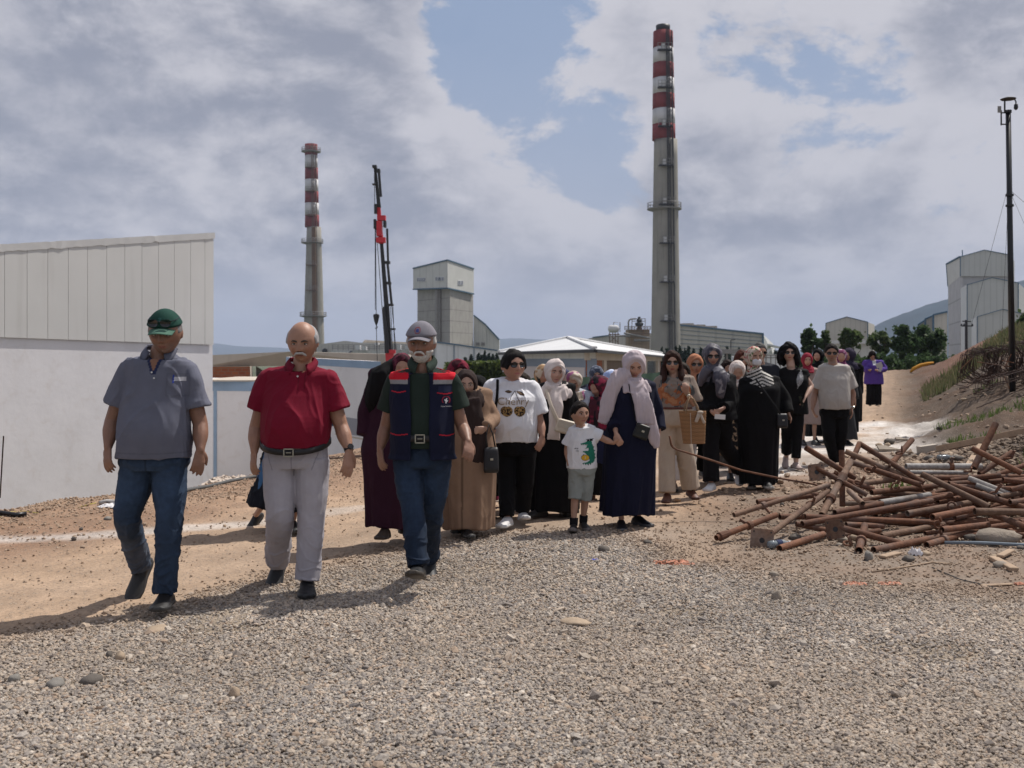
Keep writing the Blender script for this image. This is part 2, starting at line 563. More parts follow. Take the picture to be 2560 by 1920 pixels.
# hills: ridge profiles with forest tone
def hills(name,prof,Y,depth,seed,amp,base=-6):
 xs=np.linspace(prof[0][0],prof[-1][0],160)
 hz=np.interp(xs,[p[0]for p in prof],[p[1]for p in prof])
 rows=26
 V=[]
 for j in range(rows):
  t=j/(rows-1)
  prof_t=math.sin(min(1,t*1.25)*PI/2)if t<.8 else math.cos((t-.8)/.2*PI/2)
  for i,x in enumerate(xs):
   hh=hz[i]-base
   n_=mnoise.fractal(Vector((x*.004,t*3.0,seed)),1,2,5)*amp*hh*math.sin(PI*min(t,1))
   fine=mnoise.fractal(Vector((x*.03,t*20.0,seed)),1,2,3)*3.5
   V.append((x,Y+depth*(t-.8),base+max(0,hh*prof_t+(n_*(1 if t<.7 else .25)+fine)*(0 if t in(0,1)else 1))))
 n=len(xs)
 Fc=[(j*n+i,j*n+i+1,(j+1)*n+i+1,(j+1)*n+i)for j in range(rows-1)for i in range(n-1)]
 o=mesh_obj(name,V,Fc,M_hill,None,True)
 return tag(o,kind='structure')
M_hill=surf('forest_hill',(0.018,0.036,0.045),.35,.01,0.0,coord='Object',rough=1,spec=.05)
def prof_from(pts,Y):
 return[(P(px,py,Y).x,P(px,py,Y).z)for px,py in pts]
hills('hills',prof_from([(1900,900),(2050,878),(2130,845),(2180,820),(2240,790),(2330,758),(2430,730),(2560,700),(2700,680),(3000,690),(3400,720)],2600),2600,900,1.0,.05)
hills('hills',prof_from([(-900,905),(-300,880),(300,882),(540,858),(600,866),(680,868),(740,872),(790,862),(870,858),(980,868),(1100,862),(1200,852),(1280,846),(1380,850),(1500,866),(1700,872),(1960,878),(2400,890)],7000),7000,1500,5.0,.03)
# ================================================================== STRUCTURES
def clad(name,col,step=0.0,axis='Z',rough=.6,var=.05,dirt=.15):
 """profiled sheet cladding: faint ribs by relief"""
 def fn(nt):
  v=nt.coord('Object')
  n=nt.noise(v,.35,4,.6)
  c=nt.vmath('SCALE',col,nt.mapr(n,.3,.7,1-var,1+var,False))
  s=nt.sep(v)
  drip=nt.noise(nt.comb(nt.math('MULTIPLY',s[0],2.2),nt.math('MULTIPLY',s[1],2.2),nt.math('MULTIPLY',s[2],.18)),1.0,4,.6)
  c=nt.mix(nt.mapr(drip,.5,.78,0,dirt),c,(.16,.14,.11))
  nm=None
  if step:
   w=nt.math('SINE',nt.math('MULTIPLY',nt.math('ADD',s[0],s[1]),2*PI/step))
   c=nt.vmath('SCALE',c,nt.mapr(w,-1,-.8,.86,1.0))
   nm=nt.bump(nt.mapr(w,-1,-.6),.4,.02)
  return c,nm
 return material(name,fn,rough,spec=.3)
def concrete(name,col,course=0.0,stain=.35,rust=0.0,var=.1,vscale=.5):
 def fn(nt):
  v=nt.coord('Object')
  s=nt.sep(v)
  n=nt.noise(v,vscale,6,.62)
  c=nt.vmath('SCALE',col,nt.mapr(n,.3,.7,1-var,1+var,False))
  drip=nt.noise(nt.comb(nt.math('MULTIPLY',s[0],1.6*vscale*2),nt.math('MULTIPLY',s[1],1.6*vscale*2),nt.math('MULTIPLY',s[2],.09*vscale*2)),1.0,6,.65)
  c=nt.mix(nt.mapr(drip,.48,.75,0,stain),c,tuple(x*.42 for x in col))
  if rust:
   r2=nt.noise(nt.comb(nt.math('MULTIPLY',s[0],1.1),nt.math('MULTIPLY',s[1],1.1),nt.math('MULTIPLY',s[2],.05)),1.0,5,.6)
   c=nt.mix(nt.mapr(r2,.58,.72,0,rust),c,(.25,.12,.06))
  if course:
   f=nt.math('FRACT',nt.math('DIVIDE',s[2],course))
   c=nt.vmath('SCALE',c,nt.mapr(nt.math('ABSOLUTE',nt.math('SUBTRACT',f,.5)),.455,.485,1.0,.70))
  return c,nt.bump(nt.noise(v,3*vscale,5,.6),.2,.05)
 return material(name,fn,.9,spec=.2)
M_panel=clad('sandwich_panel_grey',(.60,.59,.57),dirt=.12)
M_flash=surf('flashing_sheet',(.52,.51,.50),.08,2,.3,8,.5,0,.4)
M_plaster=surf('white_plaster',(.72,.70,.71),.06,.8,.16,5.0,.85,bdist=.03,dirt=.35,dirt_col=(.56,.50,.46))
M_blue=surf('blue_trim_paint',(.27,.37,.50),.10,1.2,.3,12,.8,bdist=.02,dirt=.12,dirt_col=(.4,.45,.5))
M_grey_panel=surf('grey_board',(.30,.30,.33),.05,1)
M_beige=clad('beige_cladding',(.50,.48,.43),1.1)
M_beige2=clad('pale_cladding',(.56,.56,.53),1.3)
M_white_clad=clad('white_cladding',(.60,.62,.62),2.5)
M_trim=surf('teal_trim',(.07,.13,.19),.1,1)
M_conc=concrete('raw_concrete',(.50,.44,.37),0,.3)
M_conc_c=concrete('coursed_concrete',(.36,.345,.32),3.2,.45)
M_conc_d=concrete('dark_concrete',(.25,.245,.235),3.0,.5)
M_chim=concrete('chimney_concrete',(.30,.285,.25),0,.75,.15,vscale=.25)
M_red=concrete('chimney_red',(.22,.050,.052),0,.55,0,vscale=.3)
M_white=concrete('chimney_white',(.58,.57,.57),0,.5,.6,vscale=.3)
M_rail=surf('galvanised_rail',(.24,.23,.22),.2,2,rough=.6)
M_rusty=surf('rusty_steel_far',(.17,.11,.075),.3,.8)
M_glass=surf('dark_window_glass',(.055,.065,.08),.3,1,rough=.15,spec=.6)
M_frame=surf('window_frame_white',(.6,.6,.6),.05,1)
M_roof=clad('metal_roof',(.60,.60,.60),.9,dirt=.08)
M_dark=surf('dark_steel',(.030,.030,.032),.2,3,rough=.5)
M_black=surf('black_steel',(.010,.010,.012),.2,3,rough=.35,spec=.4)
M_cranered=surf('crane_red',(.50,.035,.045),.12,2,rough=.45)
M_cable=surf('steel_cable',(.035,.035,.04),.1,1,rough=.5)
def brick_mat():
 def fn(nt):
  v=nt.coord('Object')
  b=nt.new('ShaderNodeTexBrick')
  s=nt.sep(v)
  nt.put(b.inputs['Vector'],nt.comb(nt.math('ADD',s[0],s[1]),s[2],0))
  b.inputs['Color1'].default_value=(.36,.115,.05,1)
  b.inputs['Color2'].default_value=(.27,.085,.045,1)
  b.inputs['Mortar'].default_value=(.24,.15,.10,1)
  b.inputs['Scale'].default_value=1.0
  b.inputs['Mortar Size'].default_value=.018
  b.inputs['Brick Width'].default_value=.40
  b.inputs['Row Height'].default_value=.20
  c=nt.mix(nt.mapr(nt.noise(v,.8,4,.6),.4,.7,0,.45),b.outputs[0],(.24,.10,.055))
  return c,nt.bump(b.outputs[1],-.3,.02)
 return material('hollow_brick',fn,.9,spec=.15)
M_brick=brick_mat()
def slab(mb,pts,back):
 """a wall given by its visible outline (3D) and a thickness vector"""
 mb.prism(pts,back)
 return mb
def sight(pt,dep,dx=0.0):
 v=Vector((pt[0],pt[1],0)).normalized()*dep
 return(v.x+dx,v.y,0)
def body(name,mats,root,outline,back,label=None):
 mb=MB();slab(mb,outline,back)
 o=mb.build(name,mats,root)
 if label:o['label']=label
 return o
def wall_pts(root_pts):
 return[Vector(p)for p in root_pts]
# ---- grey-clad hall on the left ------------------------------------------------
A=P(0,843,30);B=P(535,862,37)
At=P(0,615,30);Bt=P(535,585,37)
dAB=(B-A)
def on_hall(px,t_top):
 """point on the hall's facade plane seen at column px; t 0 lower edge, 1 upper edge"""
 d_=cdir(px,800)
 # intersect in plan
 ax,ay,bx,by=A.x,A.y,B.x,B.y
 k=d_.x/d_.y
 s_=(k*ay-ax)/((bx-ax)-k*(by-ay))
 lo=A.lerp(B,s_)if 0<=s_<=1 else A+dAB*s_
 up=At+(Bt-At)*s_
 return lo+(up-lo)*t_top
nrm=Vector((dAB.y,-dAB.x,0)).normalized() # towards the visitors
hall=empty('metal_clad_hall',(A.x,A.y,-5.0),'white plastered hall with light grey sheet panels above, behind man in green cap','building')
ext=-.95
Ax,Atx=A+dAB*ext,At+(Bt-At)*ext
back=-nrm*14
mbw=MB()
lowB,lowA=Vector((B.x,B.y,-5.4)),Vector((Ax.x,Ax.y,-5.4))
off=-nrm*.07
B2=B+dAB.normalized()*.0
slab(mbw,[lowA+off,lowB+off,B2+off+Vector((0,0,.6)),Ax+off+Vector((0,0,.6))],back)
mbw.build('wall',M_plaster,hall)
mbw=MB()
slab(mbw,[Ax+off*.35+Vector((0,0,.605)),B+off*.35+Vector((0,0,.605)),Bt+off*.35-Vector((0,0,.1)),Atx+off*.35-Vector((0,0,.1))],back*.98)
mbw.build('core',M_panel,hall)
edges=[11.5,67.8,119.6,171,219,267,312,355,396.5,436,476.7,512.4,534.4]
step_=(on_hall(11.5,0)-on_hall(67.8,0)).length
e3=[]
lo_s=[(on_hall(e,0),on_hall(e,1))for e in edges]
for k in range(7,0,-1):
 dd_=-dAB.normalized()*step_*k
 lo_s_=(lo_s[0][0]+dd_,lo_s[0][1]+(At-Bt).normalized()*step_*k)
 e3.append(lo_s_)
e3+=lo_s
for(l0,u0),(l1,u1)in zip(e3[:-1],e3[1:]):
 g_=(l1-l0).normalized()*.007
 mb=MB()
 slab(mb,[l0+g_,l1-g_,u1-g_,u0+g_],-nrm*.018-nrm*.001*1)
 mb.build('panel',M_panel,hall)
mb=MB() # crumpled flashing over the top edge
pts=[]
N=90
for i in range(N+1):
 t=ext+(1.004-ext)*i/N
 b_=At+(Bt-At)*t
 pts.append((b_,.045*nz(i*.9,3.1)+.02*nz(i*3.1,9)))
for i in range(N):
 p0,w0=pts[i];p1,w1=pts[i+1]
 d0=nrm*(.02+abs(w0)*.5);d1=nrm*(.02+abs(w1)*.5)
 zz=Vector((0,0,1))
 mb.hexa([p0+d0-zz*(.17+w0),p1+d1-zz*(.17+w1),p1-nrm*.3-zz*.1,p0-nrm*.3-zz*.1,
    p0+d0*.8+zz*(.05+w0*.4),p1+d1*.8+zz*(.05+w1*.4),p1-nrm*.3+zz*.05,p0-nrm*.3+zz*.05])
mb.build('flashing',M_flash,hall)
# lower house with blue borders (wall A) and taller wing (wall B)
low=empty('white_house',tuple(P(535,1190,34)),'low white walled house with pale blue border, right of the grey clad hall','building')
def facade(root,c0,c1,zlow,back,trims,mat=M_plaster):
 """c0,c1 upper corners; trims: list of (s0,s1,z_top_offset0,z_off1,material)"""
 a,b=Vector(c0),Vector(c1)
 mb=MB()
 slab(mb,[Vector((a.x,a.y,zlow)),Vector((b.x,b.y,zlow)),b,a],back)
 mb.build('wall',mat,root)
 n_=-Vector(back).normalized()*.02
 for(s0,s1,o0,o1,m_)in trims:
  p0=a.lerp(b,s0)if s0<=1 else b;p1=a.lerp(b,s1)
  mb=MB()
  up=Vector((0,0,1))
  slab(mb,[p0-up*o1+n_,p1-up*o1+n_,p1-up*o0+n_,p0-up*o0+n_],-n_*.99)
  mb.build('border',m_,root)
c0=P(500,953,44.0);c1=P(735,953,43.0)
c1.z=c0.z
facade(low,c0,c1,-5.6,Vector((-2,7,0)),[(0,1,0.0,.41,M_blue),(0.145,.182,.41,4.2,M_blue)])
mb=MB();mb.box(((c0.x+c1.x)/2,47.0,c0.z+.035),(c1.x-c0.x+.3,7.2,.06))
mb.build('parapet',M_conc,low)
wing=empty('white_wing',tuple(P(850,1050,27)),'white walled wing edged in pale blue, between the maroon shirt and the black veil','building')
c0=P(715,892,38.0);c1=P(952,904,32.0);c0.z=c1.z+.14
facade(wing,c0,c1,-5.6,Vector((-1.2,6,0)),[(0,1,0.0,.24,M_blue),(.965,1,.24,4,M_blue),(.56,.96,1.90,2.45,M_grey_panel),(.56,.96,2.5,2.55,M_conc)])
# ---- concrete frame with brick infill behind --------------------------------
fr=empty('brick_infill_building',tuple(PG(560,950,60)),'unfinished concrete building with orange brick infill, behind the low white house','building')
mb=MB();slab(mb,[P(500,917,60),P(1000,912,64),P(1000,886,64),P(724,879,61),P(500,889,60)],(0,9,0));mb.build('ring_beam',M_conc,fr)
mb=MB();slab(mb,[PG(500,990,60.2),PG(625,990,60.2),P(625,916.5,60.2),P(500,917.2,60.2)],(0,.2,0));mb.build('brick_infill',M_brick,fr)
for x0,x1 in((625,644),(800,816),(930,948)):
 mb=MB();slab(mb,[PG(x0,1000,60),PG(x1,1000,60),PG(x1,915,60),P(x0,915.5,60)],(0,.5,0));mb.build('pillar',M_conc,fr)
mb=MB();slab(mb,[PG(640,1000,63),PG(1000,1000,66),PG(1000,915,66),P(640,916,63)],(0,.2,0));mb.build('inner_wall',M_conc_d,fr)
# ---- far industrial shed left -------------------------------------------------
ind=empty('process_hall',tuple(P(900,890,330)),'beige process hall with rooftop rails and grey stair, left of crane base','building')
mb=MB();slab(mb,[PG(795,930,330),PG(1040,930,330),P(1040,864,330),P(1000,858,330),P(905,857,330),P(862,852,330),P(805,860,330),P(795,862,330)],(-8,40,0));mb.build('wall',M_beige,ind)
mb=MB();slab(mb,[P(905,858,345),P(1080,866,345),P(1080,859,345),P(912,849.5,345)],(0,30,0));mb.build('roof',M_conc,ind)
mb=MB();slab(mb,[PG(828,930,327),PG(1100,930,327),P(1100,887,327),P(828,887,327)],(0,2.5,0));mb.build('lower_band',surf('slate_blue_clad',(.16,.19,.25),.1,.2),ind)
mb=MB();slab(mb,[P(828,885,325.5),P(1110,885,325.5),P(1110,876.6,325.5),P(828,876.6,325.5)],(0,1.2,0));mb.build('canopy',M_beige2,ind)
mb=MB()
for x in range(832,1100,13):
 mb.bar(P(x,876,326),P(x,862,326),.22)
for y in(862,867,871):
 mb.bar(P(830,y,326),P(1100,y,326),.18)
mb.build('railing',M_rail,ind)
mb=MB();slab(mb,[P(860,893,324.5),P(864,893,324.5),P(880,877,324.5),P(876,877,324.5)],(0,1.5,0));mb.build('stair',surf('stair_grey',(.12,.13,.17),.1,.3),ind)
for x0,x1,y0,y1 in((888,900,863,874),(905,915,866,875),(993,1001,862,874),(1012,1024,864,873),(936,946,857,862)):
 mb=MB();slab(mb,[P(x0,y1,324),P(x1,y1,324),P(x1,y0,324),P(x0,y0,324)],(0,3,0));mb.build('rooftop_unit',M_frame,ind)
mb=MB();mb.tube([P(812,878,329.9),P(812,878,328.8)],.9,14);mb.build('vent',M_dark,ind)
# ---- tower with clad head --------------------------------------------------
def corner_box(root,name,mat,L,C,Rr,ytops,ybots,Ys,depth=16):
 """two visible faces meeting at near corner C; px columns, tops and bottoms at the three edges"""
 p=[[P(x,y,Y)for y in(yb,yt)]for x,yt,yb,Y in zip((L,C,Rr),ytops,ybots,Ys)]
 far=p[0][0]+(p[2][0]-p[1][0]);fart=p[0][1]+(p[2][1]-p[1][1])
 mb=MB()
 mb.hexa([p[0][0],p[1][0],p[2][0],far,p[0][1],p[1][1],p[2][1],fart])
 return mb.build(name,mat,root),p
tw=empty('silo_tower',tuple(P(1115,860,290)),'square concrete silo tower with overhanging white clad head, behind the grey cap','building')
_,hp=corner_box(tw,'clad_head',M_beige2,1033,1119,1184.5,(671,650,672),(723.5,720.5,735),(300,282,300))
corner_box(tw,'concrete_shaft',M_conc_c,1043.5,1125,1183,(715,712,720),(905,905,905),(300.5,284.5,301))
mb=MB()
for(a,b)in((hp[0][1],hp[1][1]),(hp[1][1],hp[2][1]),(hp[0][0],hp[1][0]),(hp[1][0],hp[2][0])):
 n_=Vector((0,-.15,0));mb.bar(a+n_,b+n_,.35)
mb.build('edge_trim',M_trim,tw)
hl=(hp[1][0]-hp[0][0]);hr=(hp[2][0]-hp[1][0])
def face_window(root,p,i,x0,x1,y0,y1,panes=3,mat=M_glass):
 """window lying on face i (0 left, 1 right) of a corner box"""
 a,b=p[i][0],p[i+1][0]
 def onf(px,py):
  d_=cdir(px,py);k=d_.x/d_.y
  s_=(k*a.y-a.x)/((b.x-a.x)-k*(b.y-a.y))
  Yv=a.y+(b.y-a.y)*s_
  return P(px,py,Yv)
 dirv=(b-a);dirv.z=0;dirv.normalize()
 n_=Vector((dirv.y,-dirv.x,0))*.12
 q_=[onf(x0,y1),onf(x1,y1),onf(x1,y0),onf(x0,y0)]
 mb=MB();slab(mb,[v+n_ for v in q_],-n_*1.5);f=mb.build('window',M_frame,root)
 w=(q_[1]-q_[0]);h=(q_[3]-q_[0])
 for k in range(panes):
  s0,s1=(k+.1)/panes,(k+.9)/panes
  mb=MB();o_=q_[0]+n_*1.4
  slab(mb,[o_+w*s0+h*.12,o_+w*s1+h*.12,o_+w*s1+h*.88,o_+w*s0+h*.88],-n_*.6)
  mb.build('pane',mat if not(panes==3 and k!=1)else M_glassl,f)
M_glassl=surf('grey_window_glass',(.20,.21,.23),.2,1,rough=.2,spec=.6)
face_window(tw,hp,0,1043,1064.5,694,705,4,M_glassl)
face_window(tw,hp,0,1089,1111,692,703,3)
face_window(tw,hp,1,1144,1157,701,713,2,M_glassl)
for px_,r_ in((1093,.55),(1099,.4)):
 mb=MB();mb.tube([P(px_,720,288.5),PG(px_,900,288.5)],r_,8);mb.build('downpipe',M_rail,tw)
sw=empty('side_shed',tuple(P(1215,870,305)),'pale stepped shed leaning against the right side of silo tower','building')
for outl,Y_,m_ in(([(1184,905),(1216,905),(1216,813),(1184,788)],303,M_beige2),([(1216.4,905),(1248,905),(1248,849),(1216.4,815)],303.6,M_beige2)):
 mb=MB();slab(mb,[P(x,y,Y_)for x,y in outl],(0,12,0));mb.build('wall',m_,sw)
mb=MB();mb.bar(P(1184,788,302.8),P(1216,813,302.8),.4);mb.bar(P(1216,814,303.2),P(1248,849,303.2),.4);mb.build('edge_trim',M_trim,sw)
for x in(1190,1203):
 mb=MB();slab(mb,[P(x,863.5,302.7),P(x+9,864,302.7),P(x+9,856.5,302.7),P(x,856,302.7)],(0,.2,0));mb.build('louvre',M_conc_d,sw)
ws=empty('long_white_shed',tuple(P(1180,890,230)),'long low white shed in front of the silo tower','building')
for x0,x1,y0,y1,yb in((1088,1135,855.5,861,925),(1135.4,1185,861,867.5,925),(1185.4,1263,867.6,879.5,925)):
 mb=MB();slab(mb,[P(x0,yb,230),P(x1,yb,230),P(x1,y1,230),P(x0,y0,230)],(0,10,0));mb.build('panel',M_white_clad,ws)
mb=MB();mb.bar(P(1088,855,229.8),P(1135,860.6,229.8),.3);mb.bar(P(1135,860.6,229.8),P(1263,879,229.8),.3)
mb.bar(P(1135,861,229.8),PG(1135,920,229.8),.15);mb.bar(P(1185,867,229.8),PG(1185,920,229.8),.15);mb.build('edge_trim',M_trim,ws)
# ---- chimneys ---------------------------------------------------------------
def chimney(Y,cxt,cxb,label,widths,bands,rings,smallp,lad_px,ytop,flue=None,ybot=945,rust=False):
 base=P(cxb,ybot,Y)
 root=empty('chimney',tuple(base),label,'chimney','striped factory chimneys')
 def wid(y):
  return float(np.interp(y,[w[0]for w in widths],[w[1]for w in widths]))*Y/2560/2
 def cx(y):
  return cxt+(cxb-cxt)*(y-ytop)/(ybot-ytop)
 def ring_sect(name,y0,y1,mat,n=28):
  mb=MB()
  c=P(cx(y1),y1,Y);c0_=P(cx(y0),y0,Y)
  k=max(1,int((y1-y0)/40))
  prof=[]
  for i in range(k+1):
   yy=y1+(y0-y1)*i/k
   prof.append((wid(yy),P(cx(yy),yy,Y).z-c.z))
  mb.lathe(prof,(c.x,c.y,c.z),n)
  return mb.build(name,mat,root,True)
 for(y0,y1,m_)in bands:
  ring_sect('band' if m_ is not M_chim else 'shaft',y0,y1,m_)
 if flue:
  y0,y1,wpx=flue
  c=P(cx(y1),y1,Y);h=P(cx(y1),y0,Y).z-c.z
  r=wpx*Y/2560/2
  mb=MB();mb.lathe([(r,-.5),(r,h-1.2),(r*1.04,h-1.1),(r*1.04,h),(r*.85,h),(r*.85,-.4)],tuple(c),24)
  mb.build('flue',M_dark if not rust else M_red,root,True)
 def rail_ring(y,wpx,thick=.45):
  c=P(cx(y),y,Y);r=wpx*Y/2560/2;ri=wid(y)*.98
  mb=MB();mb.lathe([(ri,-thick),(r,0),(r,.28),(ri,.28)],tuple(c),28)
  o=mb.build('platform',M_conc_d if not rust else M_rail,root)
  mb=MB()
  nn=26
  for hgt in(.9,1.75):
   pts=[(c.x+r*.97*math.cos(2*PI*i/nn),c.y+r*.97*math.sin(2*PI*i/nn),c.z+hgt)for i in range(nn+1)]
   mb.tube(pts,.09,4,False)
  for i in range(nn):
   a=2*PI*i/nn
   mb.bar((c.x+r*.97*math.cos(a),c.y+r*.97*math.sin(a),c.z+.2),(c.x+r*.97*math.cos(a),c.y+r*.97*math.sin(a),c.z+1.8),.09)
  mb.build('railing',M_rail,o)
 for(y,w_)in rings:
  rail_ring(y,w_)
 # ladder with cage
 mb=MB()
 yy0=bands[0][0]+2
 def front(y,dx=0):
  off_=(lad_px-cx((ytop+ybot)/2))*Y/2560+dx
  w_=wid(y)
  fy=-math.sqrt(max(0.01,w_*w_-off_*off_))
  q_=P(cx(y),y,Y)
  return Vector((q_.x+off_,q_.y+fy-.55,q_.z))
 nseg=12
 for k in range(nseg):
  ya,yb=yy0+(ybot-yy0)*k/nseg,yy0+(ybot-yy0)*(k+1)/nseg
  for dx in(-.45,.45):
   mb.bar(front(ya,dx),front(yb,dx),.13)
  mb.bar(front(ya,1.25),front(yb,1.25),.28)
 y=yy0
 while y<ybot-5:
  mb.bar(front(y,-.45),front(y,.45),.10)
  mb.bar(front(y,-.45)+Vector((0,-.5,0)),front(y,.45)+Vector((0,-.5,0)),.10)
  y+=3.2
 mb.build('ladder',M_dark if not rust else M_rusty,root)
 if rust:
  mb=MB()
  for k in range(nseg):
   ya,yb=570+(ybot-570)*k/nseg,570+(ybot-570)*(k+1)/nseg
   mb.bar(front(ya,.1)+Vector((0,.35,0)),front(yb,.1)+Vector((0,.35,0)),1.7,.2)
  mb.build('cable_tray',M_ruststreak,root)
 for y in smallp:
  mb=MB()
  c=front(y,-.9)
  mb.box((c.x,c.y-.1,c.z),(4.0*(1 if not rust else 1.1),1.5,.3))
  o=mb.build('landing',M_dark if not rust else M_rusty,root)
  mb=MB()
  hw=1.95
  for hgt in(.9,1.8):
   mb.bar((c.x-hw,c.y-.8,c.z+hgt),(c.x+hw,c.y-.8,c.z+hgt),.11)
  for xx in(-hw,-hw/2,0,hw/2,hw):
   mb.bar((c.x+xx,c.y-.8,c.z),(c.x+xx,c.y-.8,c.z+1.8),.11)
  mb.build('railing',M_rail,o)
  if not rust:
   mb=MB();mb.box((c.x-.4,c.y-.1,c.z+.95),(1.0,.8,1.5));mb.build('cabinet',M_frame,o)
 return root
M_ruststreak=concrete('rust_streaked_concrete',(.27,.17,.10),0,.5,.6,vscale=.3)
chimney(285,1657.3,1664.2,'tall chimney with four red and three white bands, the higher one',[(78,49),(349,58),(526,63),(870,73),(935,75)],
  [(80,121,M_red),(121,159,M_white),(159,197,M_red),(197,236,M_white),(236,274,M_red),(274,312,M_white),(312,350,M_red),(350,935,M_chim)],
  [(524,86)],[134,227,323,420,516,612,708,804],1668,64,flue=(64,80,34))
c_=chimney(440,777.5,785,'striped chimney with rust streaks, the smaller one left of the crane',[(360,31),(389,31),(568,35.5),(788,48),(882,52),(935,54)],
  [(361,389,M_red),(389,420,M_white),(420,449,M_red),(449,479,M_white),(479,508,M_red),(508,538,M_white),(538,568,M_red),(568,935,M_chim)],
  [(380,48),(608,55),(791,67)],[422,481,541,665,727],788,358,rust=True)
# ---- hipped roof building -------------------------------------------------
hb=empty('hip_roof_house',tuple(PG(1478,950,47)),'single storey house with pale metal hip roof, behind the pale scarves','building')
E0,E1,E2=P(1247,880,60),P(1487,872,46),P(1668,890,100)
AP,RD=P(1421,844.5,64),P(1655,883,104)
E3=E0+(E2-E1)*.9
th=Vector((0,0,-.12))
mb=MB()
mb.add([E0,E1,E2,AP,RD,E3,E0+th,E1+th,E2+th,E3+th],
  [(0,1,3),(1,2,4,3),(0,3,5),(3,4,5),(2,5,4),(0,6,7,1),(1,7,8,2),(6,9,8,7),(5,9,6,0),(2,8,9,5)])
rf=mb.build('roof',M_roof,hb)
mb=MB();mb.bar(E0+Vector((0,0,.06)),AP+Vector((0,0,.06)),.22,.1);mb.bar(E1+Vector((0,0,.06)),AP+Vector((0,0,.06)),.22,.1);mb.bar(AP+Vector((0,0,.06)),RD+Vector((0,0,.06)),.22,.1)
mb.build('ridge_cap',M_frame,rf)
mb=MB();mb.bar(E0+Vector((0,-.08,-.1)),E1+Vector((0,-.08,-.1)),.12,.14);mb.bar(E1+Vector((.05,-.05,-.1)),E2+Vector((.05,-.05,-.1)),.14,.14)
mb.build('gutter',M_dark,rf)
inn=Vector((.15,.9,0))
W0,W1,W2=P(1268,884,60.5),P(1477,880,47.5),P(1655,893,100)
up=Vector((0,0,1))
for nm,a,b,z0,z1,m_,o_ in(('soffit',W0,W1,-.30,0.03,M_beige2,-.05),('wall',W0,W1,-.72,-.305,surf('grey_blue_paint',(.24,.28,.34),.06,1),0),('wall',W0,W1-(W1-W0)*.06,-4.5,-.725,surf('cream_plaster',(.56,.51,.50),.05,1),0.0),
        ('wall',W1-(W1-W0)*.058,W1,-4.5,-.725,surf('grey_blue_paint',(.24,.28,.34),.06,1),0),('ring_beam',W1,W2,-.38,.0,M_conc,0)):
 mb=MB()
 a2,b2=Vector(a),Vector(b)
 dd_=(b2-a2);nn_=Vector((dd_.y,-dd_.x,0)).normalized()
 sgn=1 if nn_.y<0 else-1
 q_=[a2+up*z0+nn_*sgn*-o_,b2+up*z0+nn_*sgn*-o_,b2+up*z1+nn_*sgn*-o_,a2+up*z1+nn_*sgn*-o_]
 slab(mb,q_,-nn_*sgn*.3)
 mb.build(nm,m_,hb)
dS=(W2-W1);nS=Vector((dS.y,-dS.x,0)).normalized()
def side(px):
 k=cdir(px,900);k=k.x/k.y
 return(k*W1.y-W1.x)/((W2.x-W1.x)-k*(W2.y-W1.y))
for nm,x0,x1,z0,z1,m_,rec in(('brick_infill',1480,1510,-4,-.38,M_brick,.1),('pillar',1510,1517,-4,-.38,M_conc,0),('brick_infill',1517,1560,-4,-.38,surf('brown_board',(.16,.12,.09),.1,1),.15),
        ('brick_infill',1564,1612,-4,-.38,M_brick,.1),('pillar',1560,1564,-4,-.38,M_conc,0),('pillar',1612,1618,-4,-.38,M_conc,0),
        ('window',1622,1643,-1.6,-.40,M_glass,.15),('brick_infill',1618,1645,-4,-1.6,M_brick,.1),('pillar',1645,1650,-4,-.38,M_conc,0),('brick_infill',1650,1654,-4,-.38,M_brick,.1)):
 a2,b2=W1+dS*side(x0),W1+dS*side(x1)
 mb=MB();o_=-nS*rec
 slab(mb,[a2+up*z0+o_,b2+up*z0+o_,b2+up*(z1-.002)+o_,a2+up*(z1-.002)+o_],-nS*.2)
 mb.build(nm,m_,hb)
# green site netting in front
M_net=surf('green_netting',(.035,.075,.055),.25,1.5,.4,25)
gf=empty('netting_fence',tuple(PG(1400,950,31)),'dark green netting fence along the yard, behind the heads of the crowd','fence')
fpts=[(1284,948,27),(1340,942,28.5),(1420,941,30),(1500,936,32),(1580,932,34),(1660,928,36),(1740,938,39),(1820,940,42),(1900,942,45)]
for k in range(len(fpts)-1):
 a,b=P(*fpts[k]),P(*fpts[k+1])
 mb=MB()
 n=14
 V=[];Fc=[]
 for i in range(n+1):
  for j in range(5):
   t=i/n;q_=a.lerp(b,t)
   z=q_.z-2.2*j/4-.05*math.sin(t*PI)*(1-j/4)
   V.append((q_.x,q_.y+.06*math.sin(t*17+j)+.04*nz(t*5,j,k),z))
 for i in range(n):
  for j in range(4):
   Fc.append((i*5+j,(i+1)*5+j,(i+1)*5+j+1,i*5+j+1))
 mb.add(V,Fc);mb.build('netting',M_net,gf,True)
 mb=MB();mb.tube([a+Vector((0,.1,.06)),a+Vector((0,.1,-4))],.03,6);mb.build('post',M_dark,gf)
